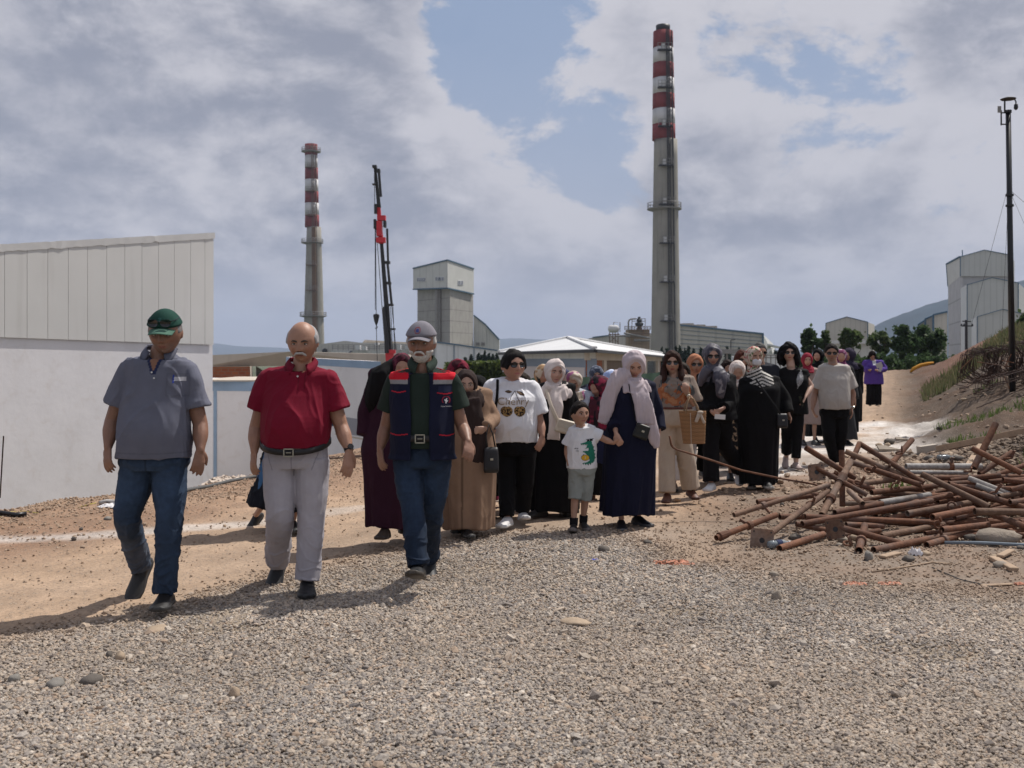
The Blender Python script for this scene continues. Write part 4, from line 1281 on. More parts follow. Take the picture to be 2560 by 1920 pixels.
class Soup:
 def __init__(s):
  s.V=[];s.F=[];s.n=0
 def add(s,V,Fc):
  V=np.asarray(V,float)
  s.V.append(V)
  s.F+=[tuple(i+s.n for i in f)for f in Fc]
  s.n+=len(V)
  return s
 def rings(s,R):
  """R: list of (n,3) arrays; closed with caps"""
  n=len(R[0]);m=len(R)
  V=np.concatenate(R)
  Fc=[]
  for i in range(m-1):
   for k in range(n):
    Fc.append((i*n+k,i*n+(k+1)%n,(i+1)*n+(k+1)%n,(i+1)*n+k))
  Fc.append(tuple(range(n))[::-1]);Fc.append(tuple((m-1)*n+k for k in range(n)))
  return s.add(V,Fc)
 def limb(s,pts,rad,n=14,side=(1,0,0),ends=True,squash=None):
  """tapered limb through pts; rad scalar or (a,b) with a along side"""
  pts=[np.array(p,float)for p in pts]
  rad=[(r,r)if np.isscalar(r)else r for r in rad]
  # resample smoothly
  P2,R2=[],[]
  m=len(pts)
  for i in range(m-1):
   k=5
   for j in range(k):
    t=j/k
    p0=pts[max(i-1,0)];p1=pts[i];p2=pts[i+1];p3=pts[min(i+2,m-1)]
    q=0.5*((2*p1)+(-p0+p2)*t+(2*p0-5*p1+4*p2-p3)*t*t+(-p0+3*p1-3*p2+p3)*t**3)
    P2.append(q);tt=t*t*(3-2*t)
    R2.append((rad[i][0]*(1-tt)+rad[i+1][0]*tt,rad[i][1]*(1-tt)+rad[i+1][1]*tt))
  P2.append(pts[-1]);R2.append(rad[-1])
  if ends:
   t0=P2[0]-P2[1];t0/=np.linalg.norm(t0);r0=sum(R2[0])/2
   t1=P2[-1]-P2[-2];t1/=np.linalg.norm(t1);r1=sum(R2[-1])/2
   P2=[P2[0]+t0*r0*.95,P2[0]+t0*r0*.6]+P2+[P2[-1]+t1*r1*.6,P2[-1]+t1*r1*.95]
   R2=[(R2[0][0]*.3,R2[0][1]*.3),(R2[0][0]*.78,R2[0][1]*.78)]+R2+[(R2[-1][0]*.78,R2[-1][1]*.78),(R2[-1][0]*.3,R2[-1][1]*.3)]
  an=np.linspace(0,2*PI,n,endpoint=False)
  R=[]
  for i in range(len(P2)):
   a=P2[min(i+1,len(P2)-1)]-P2[max(i-1,0)]
   a/=np.linalg.norm(a)+1e-9
   e=np.array(side,float);e=e-a*e.dot(a);e/=np.linalg.norm(e)+1e-9
   f=np.cross(a,e)
   R.append(P2[i]+np.outer(np.cos(an),e)*R2[i][0]+np.outer(np.sin(an),f)*R2[i][1])
  return s.rings(R)
 def blob(s,c,r,M=None,n=16,m=10):
  V=[]
  for i in range(1,m):
   th=PI*i/m
   for k in range(n):
    ph=2*PI*k/n
    V.append((r[0]*math.sin(th)*math.cos(ph),r[1]*math.sin(th)*math.sin(ph),r[2]*math.cos(th)))
  V=np.array(V)
  if M is not None:
   V=V@np.array(M).T
  V=V+np.array(c)
  return s.rings([V[i*n:(i+1)*n]for i in range(m-1)])
 def arr(s):
  return np.concatenate(s.V),s.F
def bake(V,Fc,voxel,smooth=3,factor=.5):
 me=bpy.data.meshes.new('tmp')
 me.from_pydata(V.tolist(),[],Fc)
 o=bpy.data.objects.new('tmp',me)
 COL.objects.link(o)
 md=o.modifiers.new('r','REMESH');md.mode='VOXEL';md.voxel_size=voxel;md.adaptivity=0
 if smooth:
  sm=o.modifiers.new('s','SMOOTH');sm.iterations=smooth;sm.factor=factor
 dg=bpy.context.evaluated_depsgraph_get()
 dg.update()
 ev=o.evaluated_get(dg)
 m2=ev.to_mesh()
 nv=len(m2.vertices)
 co=np.empty(nv*3,np.float32);m2.vertices.foreach_get('co',co)
 no=np.empty(nv*3,np.float32);m2.vertices.foreach_get('normal',no)
 npoly=len(m2.polygons)
 li=np.empty(len(m2.loops),np.int32);m2.loops.foreach_get('vertex_index',li)
 tot=np.empty(npoly,np.int32);m2.polygons.foreach_get('loop_total',tot)
 st=np.empty(npoly,np.int32);m2.polygons.foreach_get('loop_start',st)
 ev.to_mesh_clear()
 bpy.data.objects.remove(o);bpy.data.meshes.remove(me)
 return co.reshape(-1,3).astype(float),no.reshape(-1,3).astype(float),li,st,tot
def fast_mesh(name,co,li,st,tot,mat,parent,cols=None):
 me=bpy.data.meshes.new(name)
 me.vertices.add(len(co));me.vertices.foreach_set('co',co.astype(np.float32).ravel())
 me.loops.add(len(li));me.loops.foreach_set('vertex_index',li)
 me.polygons.add(len(st));me.polygons.foreach_set('loop_start',st)
 try:
  me.polygons.foreach_set('loop_total',tot)
 except Exception:
  pass
 me.update(calc_edges=True)
 me.shade_smooth()
 me.materials.append(mat)
 if cols is not None:
  a=me.color_attributes.new('Col','FLOAT_COLOR','POINT')
  cc_=np.ones((len(co),4),np.float32);cc_[:,:3]=cols
  a.data.foreach_set('color',cc_.ravel())
 o=bpy.data.objects.new(name,me)
 link(o,parent)
 return o
def smooth_numpy(co,li,st,tot,it,fac=.5):
 """plain laplacian by quads' edges"""
 a=li;nxt=np.roll(li,-1)
 ends=st+tot-1
 nxt=li.copy();nxt[:-1]=li[1:];nxt[ends]=li[st]
 for _ in range(it):
  acc=np.zeros_like(co);cnt=np.zeros(len(co))
  np.add.at(acc,a,co[nxt]);np.add.at(acc,nxt,co[a])
  np.add.at(cnt,a,1);np.add.at(cnt,nxt,1)
  co=co*(1-fac)+fac*acc/np.maximum(cnt,1)[:,None]
 return co
# ---------------- head ----------------
def head_surface(nu=72,nv=54,off=None,face=True,fem=0.0,w=1.0):
 """grid on the head, local frame: face towards -y, z up, origin mid-head, adult size"""
 th=np.linspace(0.02,PI-0.02,nv)
 ph=np.linspace(0,2*PI,nu,endpoint=False)
 T,Ph=np.meshgrid(th,ph,indexing='ij')
 dx=np.sin(T)*np.cos(Ph);dy=np.sin(T)*np.sin(Ph);dz=np.cos(T)
 x=.081*w*dx;y=.097*dy;z=.118*dz
 t=np.clip(-z/.118,0,1)
 x=x*(1-(.30+.06*fem)*t**1.6)
 y=np.where(y>0,y*(1-.45*t),y*(1-.06*t))
 x=x*(1+.04*np.exp(-((z-.045)/.04)**2))
 # flatten the sides of the face a little
 fr=np.clip(-y/.097,0,1)
 x=x*(1+.07*np.clip(fr*1.2,0,1)*(1-t))
 base=np.stack([x,y,z],-1)
 if face:
  g=lambda cx_,cz_,sx_,sz_:np.exp(-((np.abs(x)-cx_)/sx_)**2-((z-cz_)/sz_)**2)
  f=(y<0)*np.clip(-y/.05,0,1)
  m=1-.35*fem
  d_=np.zeros_like(x)
  d_+=-.0055*m*g(.030,.030,.024,.009)
  d_+=.0125*g(.031,.006,.016,.011)
  d_+=-.010*g(0,.006,.007,.012)-.017*g(0,-.012,.0085,.013)-.019*g(0,-.027,.012,.009)-.007*g(.013,-.031,.007,.006)
  d_+=-.0065*g(0,-.0535,.021,.005)-.0075*g(0,-.066,.018,.006)+.006*g(0,-.0598,.024,.0022)
  d_+=.004*g(0,-.079,.02,.006)
  d_+=-.009*g(0,-.097,.020,.013)
  d_+=-.006*g(.044,-.022,.018,.018)
  d_+=.004*g(.035,-.058,.01,.02)
  y=y+d_*f
 p=np.stack([x,y,z],-1)
 if off is not None:
  nn=base/np.array([.077**2,.097**2,.118**2])
  nn/=np.linalg.norm(nn,axis=-1,keepdims=True)+1e-9
  o_=off(p,nn)
  p=p+nn*o_[...,None]
 return p
def grid_soup(S,p,M,c,sc):
 nv,nu,_=p.shape
 q=(p.reshape(-1,3)*sc)@np.array(M).T+np.array(c)
 q=q.reshape(nv,nu,3)
 return S.rings([q[i]for i in range(nv)][::-1])
def head_mat(yaw,pitch,roll=0.0):
 return(Matrix.Rotation(yaw,3,'Z')@Matrix.Rotation(pitch,3,'X')@Matrix.Rotation(roll,3,'Y'))
def unit(v):
 v=np.array(v,float);return v/(np.linalg.norm(v)+1e-9)
def hand(S,wrist,tip,out,sc=1.0,curl=.5,side=1,spread=1.0):
 """palm, four unequal bent fingers and a thumb. out: direction the back of the hand faces"""
 w=np.array(wrist,float);t=np.array(tip,float)
 L=np.linalg.norm(t-w)
 a=unit(t-w);b=unit(np.array(out)-a*np.dot(out,a));c=np.cross(a,b)*side # c: thumb side
 pl=L*.52
 S.limb([w-a*.01,w+a*pl*.35,w+a*pl*.8,w+a*pl],[(.024*sc,.019*sc),(.034*sc,.016*sc),(.038*sc,.014*sc),(.034*sc,.012*sc)],12,side=c)
 for i,(o_,ln)in enumerate(((.030,.90),(.0105,1.0),(-.0100,.94),(-.0290,.74))):
  o_*=sc*spread
  root=w+a*pl*.92+c*o_
  fl=(L-pl)*ln
  cu=curl*(.8+.25*i)
  d1=unit(a-b*.35*cu+c*o_*2.0)
  d2=unit(a-b*1.0*cu)
  d3=unit(a-b*1.9*cu)
  p1=root+d1*fl*.44;p2=p1+d2*fl*.32;p3=p2+d3*fl*.26
  S.limb([root-a*.015,root,p1,p2,p3],[.0095*sc,.0095*sc,.0090*sc,.0082*sc,.0068*sc],8,side=c)
 r0=w+a*pl*.22+c*.024*sc
 d1=unit(a*.75+c*.75-b*.35)
 d2=unit(a*1.0+c*.30-b*.4)
 S.limb([r0,r0+d1*L*.19,r0+d1*L*.19+d2*L*.15,r0+d1*L*.19+d2*L*.27],[.014*sc,.012*sc,.0105*sc,.008*sc],8,side=b)
def bevel_shoe(name,ankle,fwd,parent,col,sole,L=.285,W=.098,H=.075,sole_h=.030,up=(0,0,1),mat=None,high=0.0):
 """shoe around an ankle joint (ankle 0.09 above the sole)"""
 f=unit(fwd);u=unit(np.array(up)-f*np.dot(up,f));s_=np.cross(f,u)
 an=np.array(ankle,float)
 heel=an-f*L*.27-u*.085
 st_=[(0.00,.55,.50,.10),(.05,.74,.86,.02),(.16,.84,1.06,0),(.30,.82,1.16,0),(.42,.80,1.02,.0),(.58,.94,.76,.0),(.74,1.0,.62,.0),(.88,.88,.50,.03),(.96,.62,.40,.08),(1.0,.34,.26,.16)]
 R=[]
 n=20
 for(t,w_,h_,lift)in st_:
  c=heel+f*L*t
  ring=[]
  for k in range(n):
   a=2*PI*k/n
   x=math.copysign(abs(math.cos(a))**.75,math.cos(a))*W/2*w_
   zz=math.sin(a)
   z=(zz*.5+.5)*H*h_ if zz>0 else(zz*.5+.5)*H*h_
   z=max(z,0)+lift*H*.6
   if zz>0:x*=(1-.30*zz*(.4+.6*(t>.5)))
   ring.append(c+s_*x+u*z)
  R.append(np.array(ring))
 S=Soup();S.rings(R)
 V,Fc=S.arr()
 hl=(V-heel)@u
 cols=np.where((hl<sole_h)[:,None],np.array(sole),np.array(col))
 o=mesh_obj(name,V,Fc,mat or M_leather,parent,True,cols)
 # thick sole slab a little wider
 S=Soup();R=[]
 for(t,w_,h_,lift)in st_:
  c=heel+f*L*(t*1.02-.01);ring=[]
  for k in range(16):
   a=2*PI*k/16
   x=math.copysign(abs(math.cos(a))**.5,math.cos(a))*W/2*(w_*1.06)
   z=sole_h*.5+math.copysign(abs(math.sin(a))**.5,math.sin(a))*sole_h*.5+lift*H*.6
   ring.append(c+s_*x+u*z)
  R.append(np.array(ring))
 S.rings(R);V,Fc=S.arr()
 mesh_obj('sole',V,Fc,M_leather,o,True,np.tile(np.array(sole,float),(len(V),1)))
 return o
def on_surface(target,yaw=0.0):
 me=target.data
 bvh=BVHTree.FromPolygons([v.co.copy()for v in me.vertices],[tuple(p.vertices)for p in me.polygons])
 f=Vector((math.sin(yaw),-math.cos(yaw),0));r=Vector((math.cos(yaw),math.sin(yaw),0))
 def hit(c,u,v):
  o_=Vector(c)+r*u+Vector((0,0,v))+f*1.0
  loc,n_,i_,d_=bvh.ray_cast(o_,-f)
  return(loc+f*.0022)if loc is not None else None
 return hit
def mosaic(name,target,yaw,c,w,h,step,painter,parent,mat=None):
 """flat fabric print laid on the cloth: painter(u,v)->rgb or None, u right, v up (metres)"""
 hit=on_surface(target,yaw)
 cache={};V=[];Fc=[];Cc=[]
 nu,nv=int(w/step),int(h/step)
 for i in range(nu):
  for j in range(nv):
   u=-w/2+(i+.5)*step;v=-h/2+(j+.5)*step
   col=painter(u,v)
   if col is None:continue
   q=[]
   for a,b in((i,j),(i+1,j),(i+1,j+1),(i,j+1)):
    if(a,b)not in cache:
     cache[(a,b)]=hit(c,-w/2+a*step,-h/2+b*step)
    q.append(cache[(a,b)])
   if any(x is None for x in q):continue
   b0=len(V);V+=[tuple(x)for x in q];Cc+=[col]*4
   Fc.append((b0,b0+1,b0+2,b0+3))
 if not V:return None
 return mesh_obj(name,V,Fc,mat or M_print,parent,False,np.array(Cc,float))
def lettering(name,text,target,yaw,c,width,col,parent,bold=0.0,height=None,shear=0):
 cu=bpy.data.curves.new('t','FONT');cu.body=text;cu.offset=bold;cu.align_x='CENTER';cu.align_y='CENTER';cu.resolution_u=3
 cu.shear=shear
 to=bpy.data.objects.new('t',cu);COL.objects.link(to)
 dg=bpy.context.evaluated_depsgraph_get();dg.update()
 m=to.evaluated_get(dg).to_mesh()
 vs_=np.array([tuple(v.co)for v in m.vertices]);fs=[tuple(p.vertices)for p in m.polygons]
 to.evaluated_get(dg).to_mesh_clear()
 bpy.data.objects.remove(to);bpy.data.curves.remove(cu)
 sx_=width/(vs_[:,0].max()-vs_[:,0].min())
 sy_=sx_ if height is None else height/(vs_[:,1].max()-vs_[:,1].min())
 hit=on_surface(target,yaw)if target is not None else None
 V=[]
 for v in vs_:
  q=hit(c,v[0]*sx_,v[1]*sy_)
  if q is None:q=Vector(c)
  V.append(tuple(q+Vector((math.sin(yaw),-math.cos(yaw),0))*.002))
 return mesh_obj(name,V,fs,M_print,parent,False,np.tile(np.array(col,float),(len(V),1)))
def pinside(u,v,poly):
 c=False
 n=len(poly)
 for i in range(n):
  x0,y0=poly[i];x1,y1=poly[(i+1)%n]
  if(y0>v)!=(y1>v)and u<(x1-x0)*(v-y0)/(y1-y0)+x0:
   c=not c
 return c
SKIN=np.array((.36,.205,.14))
# ---------------- the figure ----------------
class Person:
 def __init__(s,label,px,feet,height=1.65,Y=None,yaw=0.0,sex='f',group='people walking along the site road',seed=0,vox=.008,skin=None,headsc=None,zoff=0.0):
  s.Y=Y if Y else CAMZ*2560/(feet-HORIZ)
  r=P(px,feet,s.Y)
  s.h=height;s.yaw=yaw;s.seed=seed;s.vox=vox;s.sex=sex
  s.rootp=Vector((r.x,s.Y,gz(r.x,s.Y)+zoff))
  s.root=empty('person',s.rootp,label,'person',group)
  s.skin=np.array(skin if skin is not None else SKIN)
  s.f=np.array((math.sin(yaw),-math.cos(yaw),0.));s.r=np.array((math.cos(yaw),math.sin(yaw),0.))
  h=height
  sh=.120*h if sex=='m' else .105*h
  s.j={}
  o=lambda r_,f_,z_:s.r*r_+s.f*f_+np.array((0,0,z_))
  s.o=o
  for k,sg in(('L',-1),('R',1)): # L = towards screen left
   s.j['sho'+k]=o(sg*sh,0,.805*h)
   s.j['elb'+k]=o(sg*(sh+.05),-.02,.62*h)
   s.j['wri'+k]=o(sg*(sh+.065),.05,.475*h)
   s.j['tip'+k]=o(sg*(sh+.06),.07,.37*h)
   s.j['hip'+k]=o(sg*.055*h,0,.50*h)
   s.j['kne'+k]=o(sg*.06*h,.03,.28*h)
   s.j['ank'+k]=o(sg*.06*h,0,.09)
   s.j['toe'+k]=unit(s.f+s.r*sg*.15)
  s.j['neck']=o(0,.0,.835*h)
  s.j['head']=o(0,.01,(1.0-.068)*h)
  s.j['pel']=o(0,0,.53*h)
  s.hs=headsc if headsc else{'m':1.03,'f':.96,'c':.83}[sex]
  s.j['head']=o(0,.01,h-.122*s.hs)
  s.hyaw=yaw;s.hpitch=.1;s.hroll=0.0
  s.body_w=dict(sh=(sh*1.08,.095),chest=(.155,.125),waist=(.15,.12),hip=(.165,.125))
  s.curl=.6
  s.handout={'L':-s.r,'R':s.r}
  s.handspread=1.0;s.lift=0
 # positions read off as picture column/row at this person's distance
 def J(s,px,py,dy=0.0):
  p=P(px,py,s.Y+dy)
  return np.array(p-s.rootp)
 def setj(s,**kw):
  for k,v in kw.items():
   s.j[k]=s.J(*v)
  return s
 def step(s,front='R',st=.22,lift=.08,bend=.10):
  """walking legs: front foot forward, rear heel up"""
  b='L' if front=='R' else 'R'
  sg={'L':-1,'R':1}
  h=s.h
  s.j['ank'+front]=s.o(sg[front]*.05*h,st,.10)
  s.j['kne'+front]=s.o(sg[front]*.055*h,st*.75+.03,.285*h)
  s.j['ank'+b]=s.o(sg[b]*.05*h,-st,.10+lift)
  s.j['kne'+b]=s.o(sg[b]*.055*h,-st*.15+bend*.5,.275*h)
  s.j['toe'+front]=unit(s.f+np.array((0,0,.12))+s.r*sg[front]*.12)
  s.j['toe'+b]=unit(s.f*.8-np.array((0,0,.6))+s.r*sg[b]*.1)
  return s
 def HM(s):
  return head_mat(s.hyaw,s.hpitch,s.hroll)
 def hl(s,p):
  """head-local point to person space"""
  return(np.array(p)*s.hs)@np.array(s.HM()).T+s.j['head']
 def build_body(s,arms=('full','full'),legs=True,vox=None,fem=None,stubble=0.0,lips=(.36,.12,.10),wide=1.0,hands=True,bare_legs=False,brow=True,armr=1.0,belly=False,blush=True):
  S=Soup();j=s.j;h=s.h;k=h/1.7
  if s.lift:
   for K in 'LR':j['sho'+K]=j['sho'+K]+[0,0,s.lift]
   j['neck']=j['neck']+[0,0,s.lift]
  fem=(1.0 if s.sex in 'fc' else 0.0)if fem is None else fem
  grid_soup(S,head_surface(fem=fem,w=wide),s.HM(),j['head'],s.hs)
  M=np.array(s.HM())
  for sg in(-1,1):
   S.blob(s.hl((sg*.079*wide,.012,-.004)),np.array((.009,.020,.031))*s.hs,M,10,8)
  nb=j['neck'];hd=j['head']
  base_sk=s.hl((0,.028,-.055))
  nr=(.058 if s.sex=='m' else .050)*(1 if s.sex!='c' else .76)
  S.limb([base_sk,(base_sk+nb)/2,nb,nb-np.array((0,0,.06))],[nr,nr*.97,nr*1.0,nr*1.15],14,side=s.r)
  # trunk kept slim, it is clothed
  c0=(j['shoL']+j['shoR'])/2
  bw=s.body_w
  dn=np.array((0,0,(.075 if s.sex=='m' else .060)*k))
  S.limb([j['shoL']*.75+c0*.25-dn,c0-dn*.95,j['shoR']*.75+c0*.25-dn],[.034*k,.050*k,.034*k],12,side=(0,0,1))
  S.limb([c0-[0,0,.085],c0*.6+j['pel']*.4,j['pel']+[0,0,.05],j['pel']-[0,0,.03]],
    [(bw['chest'][0]*.72,bw['chest'][1]*.62),(bw['chest'][0]*.72,bw['chest'][1]*.62),(bw['hip'][0]*.70,bw['hip'][1]*.62),(bw['hip'][0]*.6,bw['hip'][1]*.55)],16,side=s.r)
  ar=k*armr*(1.0 if s.sex=='m' else .86)
  if s.sex=='c':ar=.66
  for K in 'LR':
   side=s.f
   s0=j['sho'+K]*.88+c0*.12-dn
   S.limb([s0,(s0+j['elb'+K])/2,j['elb'+K]],[.036*ar,.047*ar,.040*ar],12,side=side)
   fm=(j['elb'+K]*.62+j['wri'+K]*.38)
   S.limb([j['elb'+K],fm,j['wri'+K]],[.040*ar,.042*ar,(.026*ar,.022*ar)],12,side=side)
   if hands:
    hand(S,j['wri'+K],j['tip'+K],s.handout[K],(1.0 if s.sex=='m' else .86)*(1 if s.sex!='c' else .66),s.curl,side=(1 if K=='L' else-1)*1,spread=s.handspread)
  if legs:
   lr=k if s.sex!='c' else .62
   for K in 'LR':
    f_=1.0 if bare_legs else .8
    cm=j['kne'+K]*.68+j['ank'+K]*.32-s.f*.012
    S.limb([j['hip'+K],(j['hip'+K]+j['kne'+K])/2,j['kne'+K]],[.078*lr*f_,.070*lr*f_,.052*lr*f_],12,side=s.r)
    S.limb([j['kne'+K],cm,j['ank'+K]],[.050*lr*f_,.052*lr*f_,.033*lr*f_],12,side=s.r)
  V,Fc=S.arr()
  co,no,li,st,tot=bake(V,Fc,vox or s.vox,2,.45)
  cols=np.tile(s.skin,(len(co),1))
  # head-local paint
  q=((co-s.j['head'])@M)/s.hs
  front=(q[:,1]<-.05)&(np.abs(q[:,2])<.13)&(np.abs(q[:,0])<.09)
  def paint(mask,col):
   nonlocal cols
   m_=np.clip(mask*front,0,1)[:,None]
   cols=cols*(1-m_)+np.array(col)*m_
  ax=np.abs(q[:,0])
  if blush:
   paint(.35*np.exp(-((ax-.045)/.018)**2-((q[:,2]+.02)/.016)**2),s.skin*np.array((1.12,.80,.78)))
   paint(.30*np.exp(-((ax)/.014)**2-((q[:,2]+.026)/.012)**2),s.skin*np.array((1.12,.78,.75)))
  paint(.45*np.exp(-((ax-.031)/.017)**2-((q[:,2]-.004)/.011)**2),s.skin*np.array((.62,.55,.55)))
  if stubble:
   paint(stubble*sst(-q[:,2],.03,.06)*(1-np.exp(-((ax)/.022)**2-((q[:,2]+.059)/.008)**2)),(.17,.15,.14))
  lm=np.exp(-(ax/.022)**4-((q[:,2]+.0595)/.0085)**4)
  paint(lm,lips)
  paint(np.exp(-(ax/.020)**4-((q[:,2]+.0595)/.0020)**2),np.array(lips)*.25)
  paint(.8*np.exp(-((ax-.0075)/.004)**2-((q[:,2]+.0355)/.003)**2),s.skin*.25)
  s.body=fast_mesh('body',co,li,st,tot,M_skin,s.root,cols)
  return s
 def face_parts(s,brow_col=(.03,.022,.018),brow_w=.0032,eyes=True,lids=.3,brows=True):
  k=s.hs
  if eyes:
   for sg in(-1,1):
    n,m=14,9
    V=[];C_=[]
    for i in range(m):
     t=i/(m-1)*PI*.5
     for a in range(n):
      an=2*PI*a/n
      x=.0135*math.sin(t)*math.cos(an);z=.0058*math.sin(t)*math.sin(an)
      y=-.0055*math.cos(t)
      rr=math.hypot(x,z)
      V.append(s.hl((sg*.031+x,-.0815+y+abs(x)*.12,.0055+z)))
      C_.append((.02,.014,.010)if rr<.0052 else(.55,.50,.47))
    Fc=[(i*n+a,i*n+(a+1)%n,(i+1)*n+(a+1)%n,(i+1)*n+a)for i in range(m-1)for a in range(n)]
    mesh_obj('eye',V,Fc,M_leather,s.root,True,np.array(C_))
    S=Soup()
    pts=[s.hl((sg*(.031+dx),-.0862+abs(dx)*.25,.0055+dz))for dx,dz in((-.0145,-.001),(-.007,.0045),(0,.0062),(.008,.0045),(.0155,-.002))]
    S.limb(pts,[.0010*k,.0017*k,.0020*k,.0018*k,.0011*k],6)
    V,Fc=S.arr()
    mesh_obj('eyelid',V,Fc,M_skin,s.root,True,np.tile(s.skin*.35,(len(V),1)))
  if brows:
   for sg in(-1,1):
    S=Soup()
    pts=[s.hl((sg*x,y,z))for x,y,z in((.014,-.0955,.0215),(.026,-.0945,.0255),(.037,-.089,.0255),(.048,-.080,.019))]
    S.limb(pts,[(brow_w*1.0*k,brow_w*.5*k),(brow_w*1.25*k,brow_w*.55*k),(brow_w*k,brow_w*.5*k),(brow_w*.5*k,brow_w*.3*k)],8,side=(0,0,1))
    V,Fc=S.arr()
    mesh_obj('eyebrow',V,Fc,M_hair,s.root,True,np.tile(np.array(brow_col,float),(len(V),1)))
  return s
 def shell(s,name,maskf,thick,col,mat,rough=0.0,inset=.010,vox=None,extra=None,colf=None,smooth=2,seed=3,parent=None,soft=0):
  """closed skin over part of the head: hair, beard, cap crown"""
  def off(p,nn):
   m=maskf(p)
   q=p.reshape(-1,3)
   nz_=(fnoise(q,60,3,seed)*rough).reshape(m.shape)
   return-inset+(inset+thick)*m+nz_*m
  S=Soup()
  grid_soup(S,head_surface(96,72,off=off,face=False),s.HM(),s.j['head'],s.hs)
  if extra:extra(S)
  V,Fc=S.arr()
  co,no,li,st,tot=bake(V,Fc,vox or s.vox*.8,smooth,.45)
  cols=np.tile(np.array(col,float),(len(co),1))
  if colf is not None:
   q=((co-s.j['head'])@np.array(s.HM()))/s.hs
   cols=colf(q,cols,co)
  return fast_mesh(name,co,li,st,tot,mat,parent or s.root,cols)
 def sunglasses(s,wdt=.027,hgt=.021,up_=0.0,on_cap=False,col=None):
  g=empty('sunglasses',(0,0,0));g.parent=s.root
  y0=-.100 if not on_cap else-.112
  z0=.005+up_
  for sg in(-1,1):
   mb=MB();n=18;V=[]
   for k_ in range(n):
    a=2*PI*k_/n
    x=math.copysign(abs(math.cos(a))**.8,math.cos(a))*wdt;z=math.copysign(abs(math.sin(a))**.8,math.sin(a))*hgt
    x*=1+.12*(z/hgt)
    V.append(s.hl((sg*.033+x,y0+abs(sg*.033+x)*.18,z0+z)))
   V2=[v+np.array(s.hl((0,.004,0)))-np.array(s.hl((0,0,0)))for v in V]
   mb.add([tuple(v)for v in V]+[tuple(v)for v in V2],[tuple(range(n)),tuple(range(n,2*n))[::-1]]+[(i,(i+1)%n,n+(i+1)%n,n+i)for i in range(n)])
   mesh_obj('lens',np.array(mb.V),mb.F,M_lens,g,True)
  mb=MB()
  mb.tube([s.hl((-.010,y0+.001,z0+hgt*.5)),s.hl((.010,y0+.001,z0+hgt*.5))],.0022*s.hs,6)
  for sg in(-1,1):
   mb.tube([s.hl((sg*(.033+wdt),y0+.012,z0+hgt*.45)),s.hl((sg*.073,-.055,z0+.008)),s.hl((sg*.080,.01,z0+.012))],.0024*s.hs,6)
  mesh_obj('frame',np.array(mb.V),mb.F,M_lens,g,True)
  return s
 # ---- garments -----------------------------------------------------
 def torso_rings(s,hem_z,grow=0.0,n=56,front_drop=0.0,hemw=None,fold=0.0,foldk=9,arc=None,waistpull=0.0,neckr=.072,top=1.062):
  """stack of rings from the hem to the neck in person space"""
  j=s.j;bw=s.body_w
  c1=(j['shoL']+j['shoR'])/2;c0=j['pel']
  an=np.linspace(0,2*PI,n,endpoint=False)
  zs=c1[2];zp=c0[2];H=zs-zp
  sh_dir=unit(j['shoR']-j['shoL'])
  prof=[(-.9,bw['hip'][0]*1.02,bw['hip'][1]*1.02),(-.08,bw['hip'][0],bw['hip'][1]),(.30,bw['waist'][0],bw['waist'][1]),(.68,bw['chest'][0],bw['chest'][1]),(.86,bw['sh'][0]*.93,bw['sh'][1]*1.12),
    (.95,bw['sh'][0]*.97,bw['sh'][1]),(1.0,bw['sh'][0]*.90,bw['sh'][1]*.93),(1.028,bw['sh'][0]*.70,bw['sh'][1]*.86),(1.05,bw['sh'][0]*.46,.082),(top+.02,neckr,neckr*.98)]
  if hemw is not None:
   prof[0]=(min(-.1,(hem_z-zp)/H-.02),hemw[0],hemw[1]);
  ts=sorted(set([(hem_z-zp)/H]+list(np.linspace((hem_z-zp)/H,.80,14))+[.86,.91,.95,.985,1.0,1.015,1.028,1.04,1.05,top]))
  px_=[p_[0]for p_ in prof]
  R=[]
  rs=np.random.RandomState(s.seed+5);ph=rs.uniform(0,6.28,4)
  for t in ts:
   rx=float(np.interp(t,px_,[p_[1]for p_ in prof]))+grow;ry=float(np.interp(t,px_,[p_[2]for p_ in prof]))+grow
   c=c0+(c1-c0)*t if t>=0 else c0+(np.array((0,0,1))*H)*t
   if t>1:c=c1+(j['neck']-c1)*min(1,(t-1)/.062)*.8;c[2]=zp+H*t
   ax=s.r if t<.5 else unit(s.r*(1-(t-.5)*2)+sh_dir*(t-.5)*2)if t<1 else sh_dir
   ax=np.array((ax[0],ax[1],ax[2]*(1 if t>.6 else 0)))
   fy=np.array((-ax[1],ax[0],0));fy=-unit(fy) # towards front
   if fy.dot(s.f)<0:fy=-fy
   co_,si_=np.cos(an),np.sin(an)
   e=.92
   X=np.sign(co_)*np.abs(co_)**e*rx;Yf=np.sign(si_)*np.abs(si_)**e*ry
   bulge=getattr(s,'belly',0)*math.exp(-((t-getattr(s,'belly_t',.22))/.30)**2)
   Yf=Yf+bulge*np.clip(si_,0,1)
   if s.sex=='f':
    Yf=Yf+getattr(s,'bust',.022)*math.exp(-((t-.72)/.12)**2)*np.clip(si_,0,1)*(np.exp(-((np.abs(co_)-.5)/.38)**2))
   low=max(0,min(1,(.75-t)))
   fr=fold*low*(np.sin(foldk*an+ph[0]+t*1.3)+.6*np.sin((foldk*1.7//1)*an+ph[1]-t*2))
   m_=1+fr
   dz=-front_drop*np.clip(si_,0,1)*max(0,1-(t-ts[0])/.3)-.040*np.clip(si_,0,1)*float(sst(t,1.0,1.062))+.012*np.clip(-si_,0,1)*float(sst(t,1.0,1.062))
   R.append(c+np.outer(X*m_,ax)+np.outer(Yf*m_,fy)+np.outer(dz,(0,0,1)))
  return R
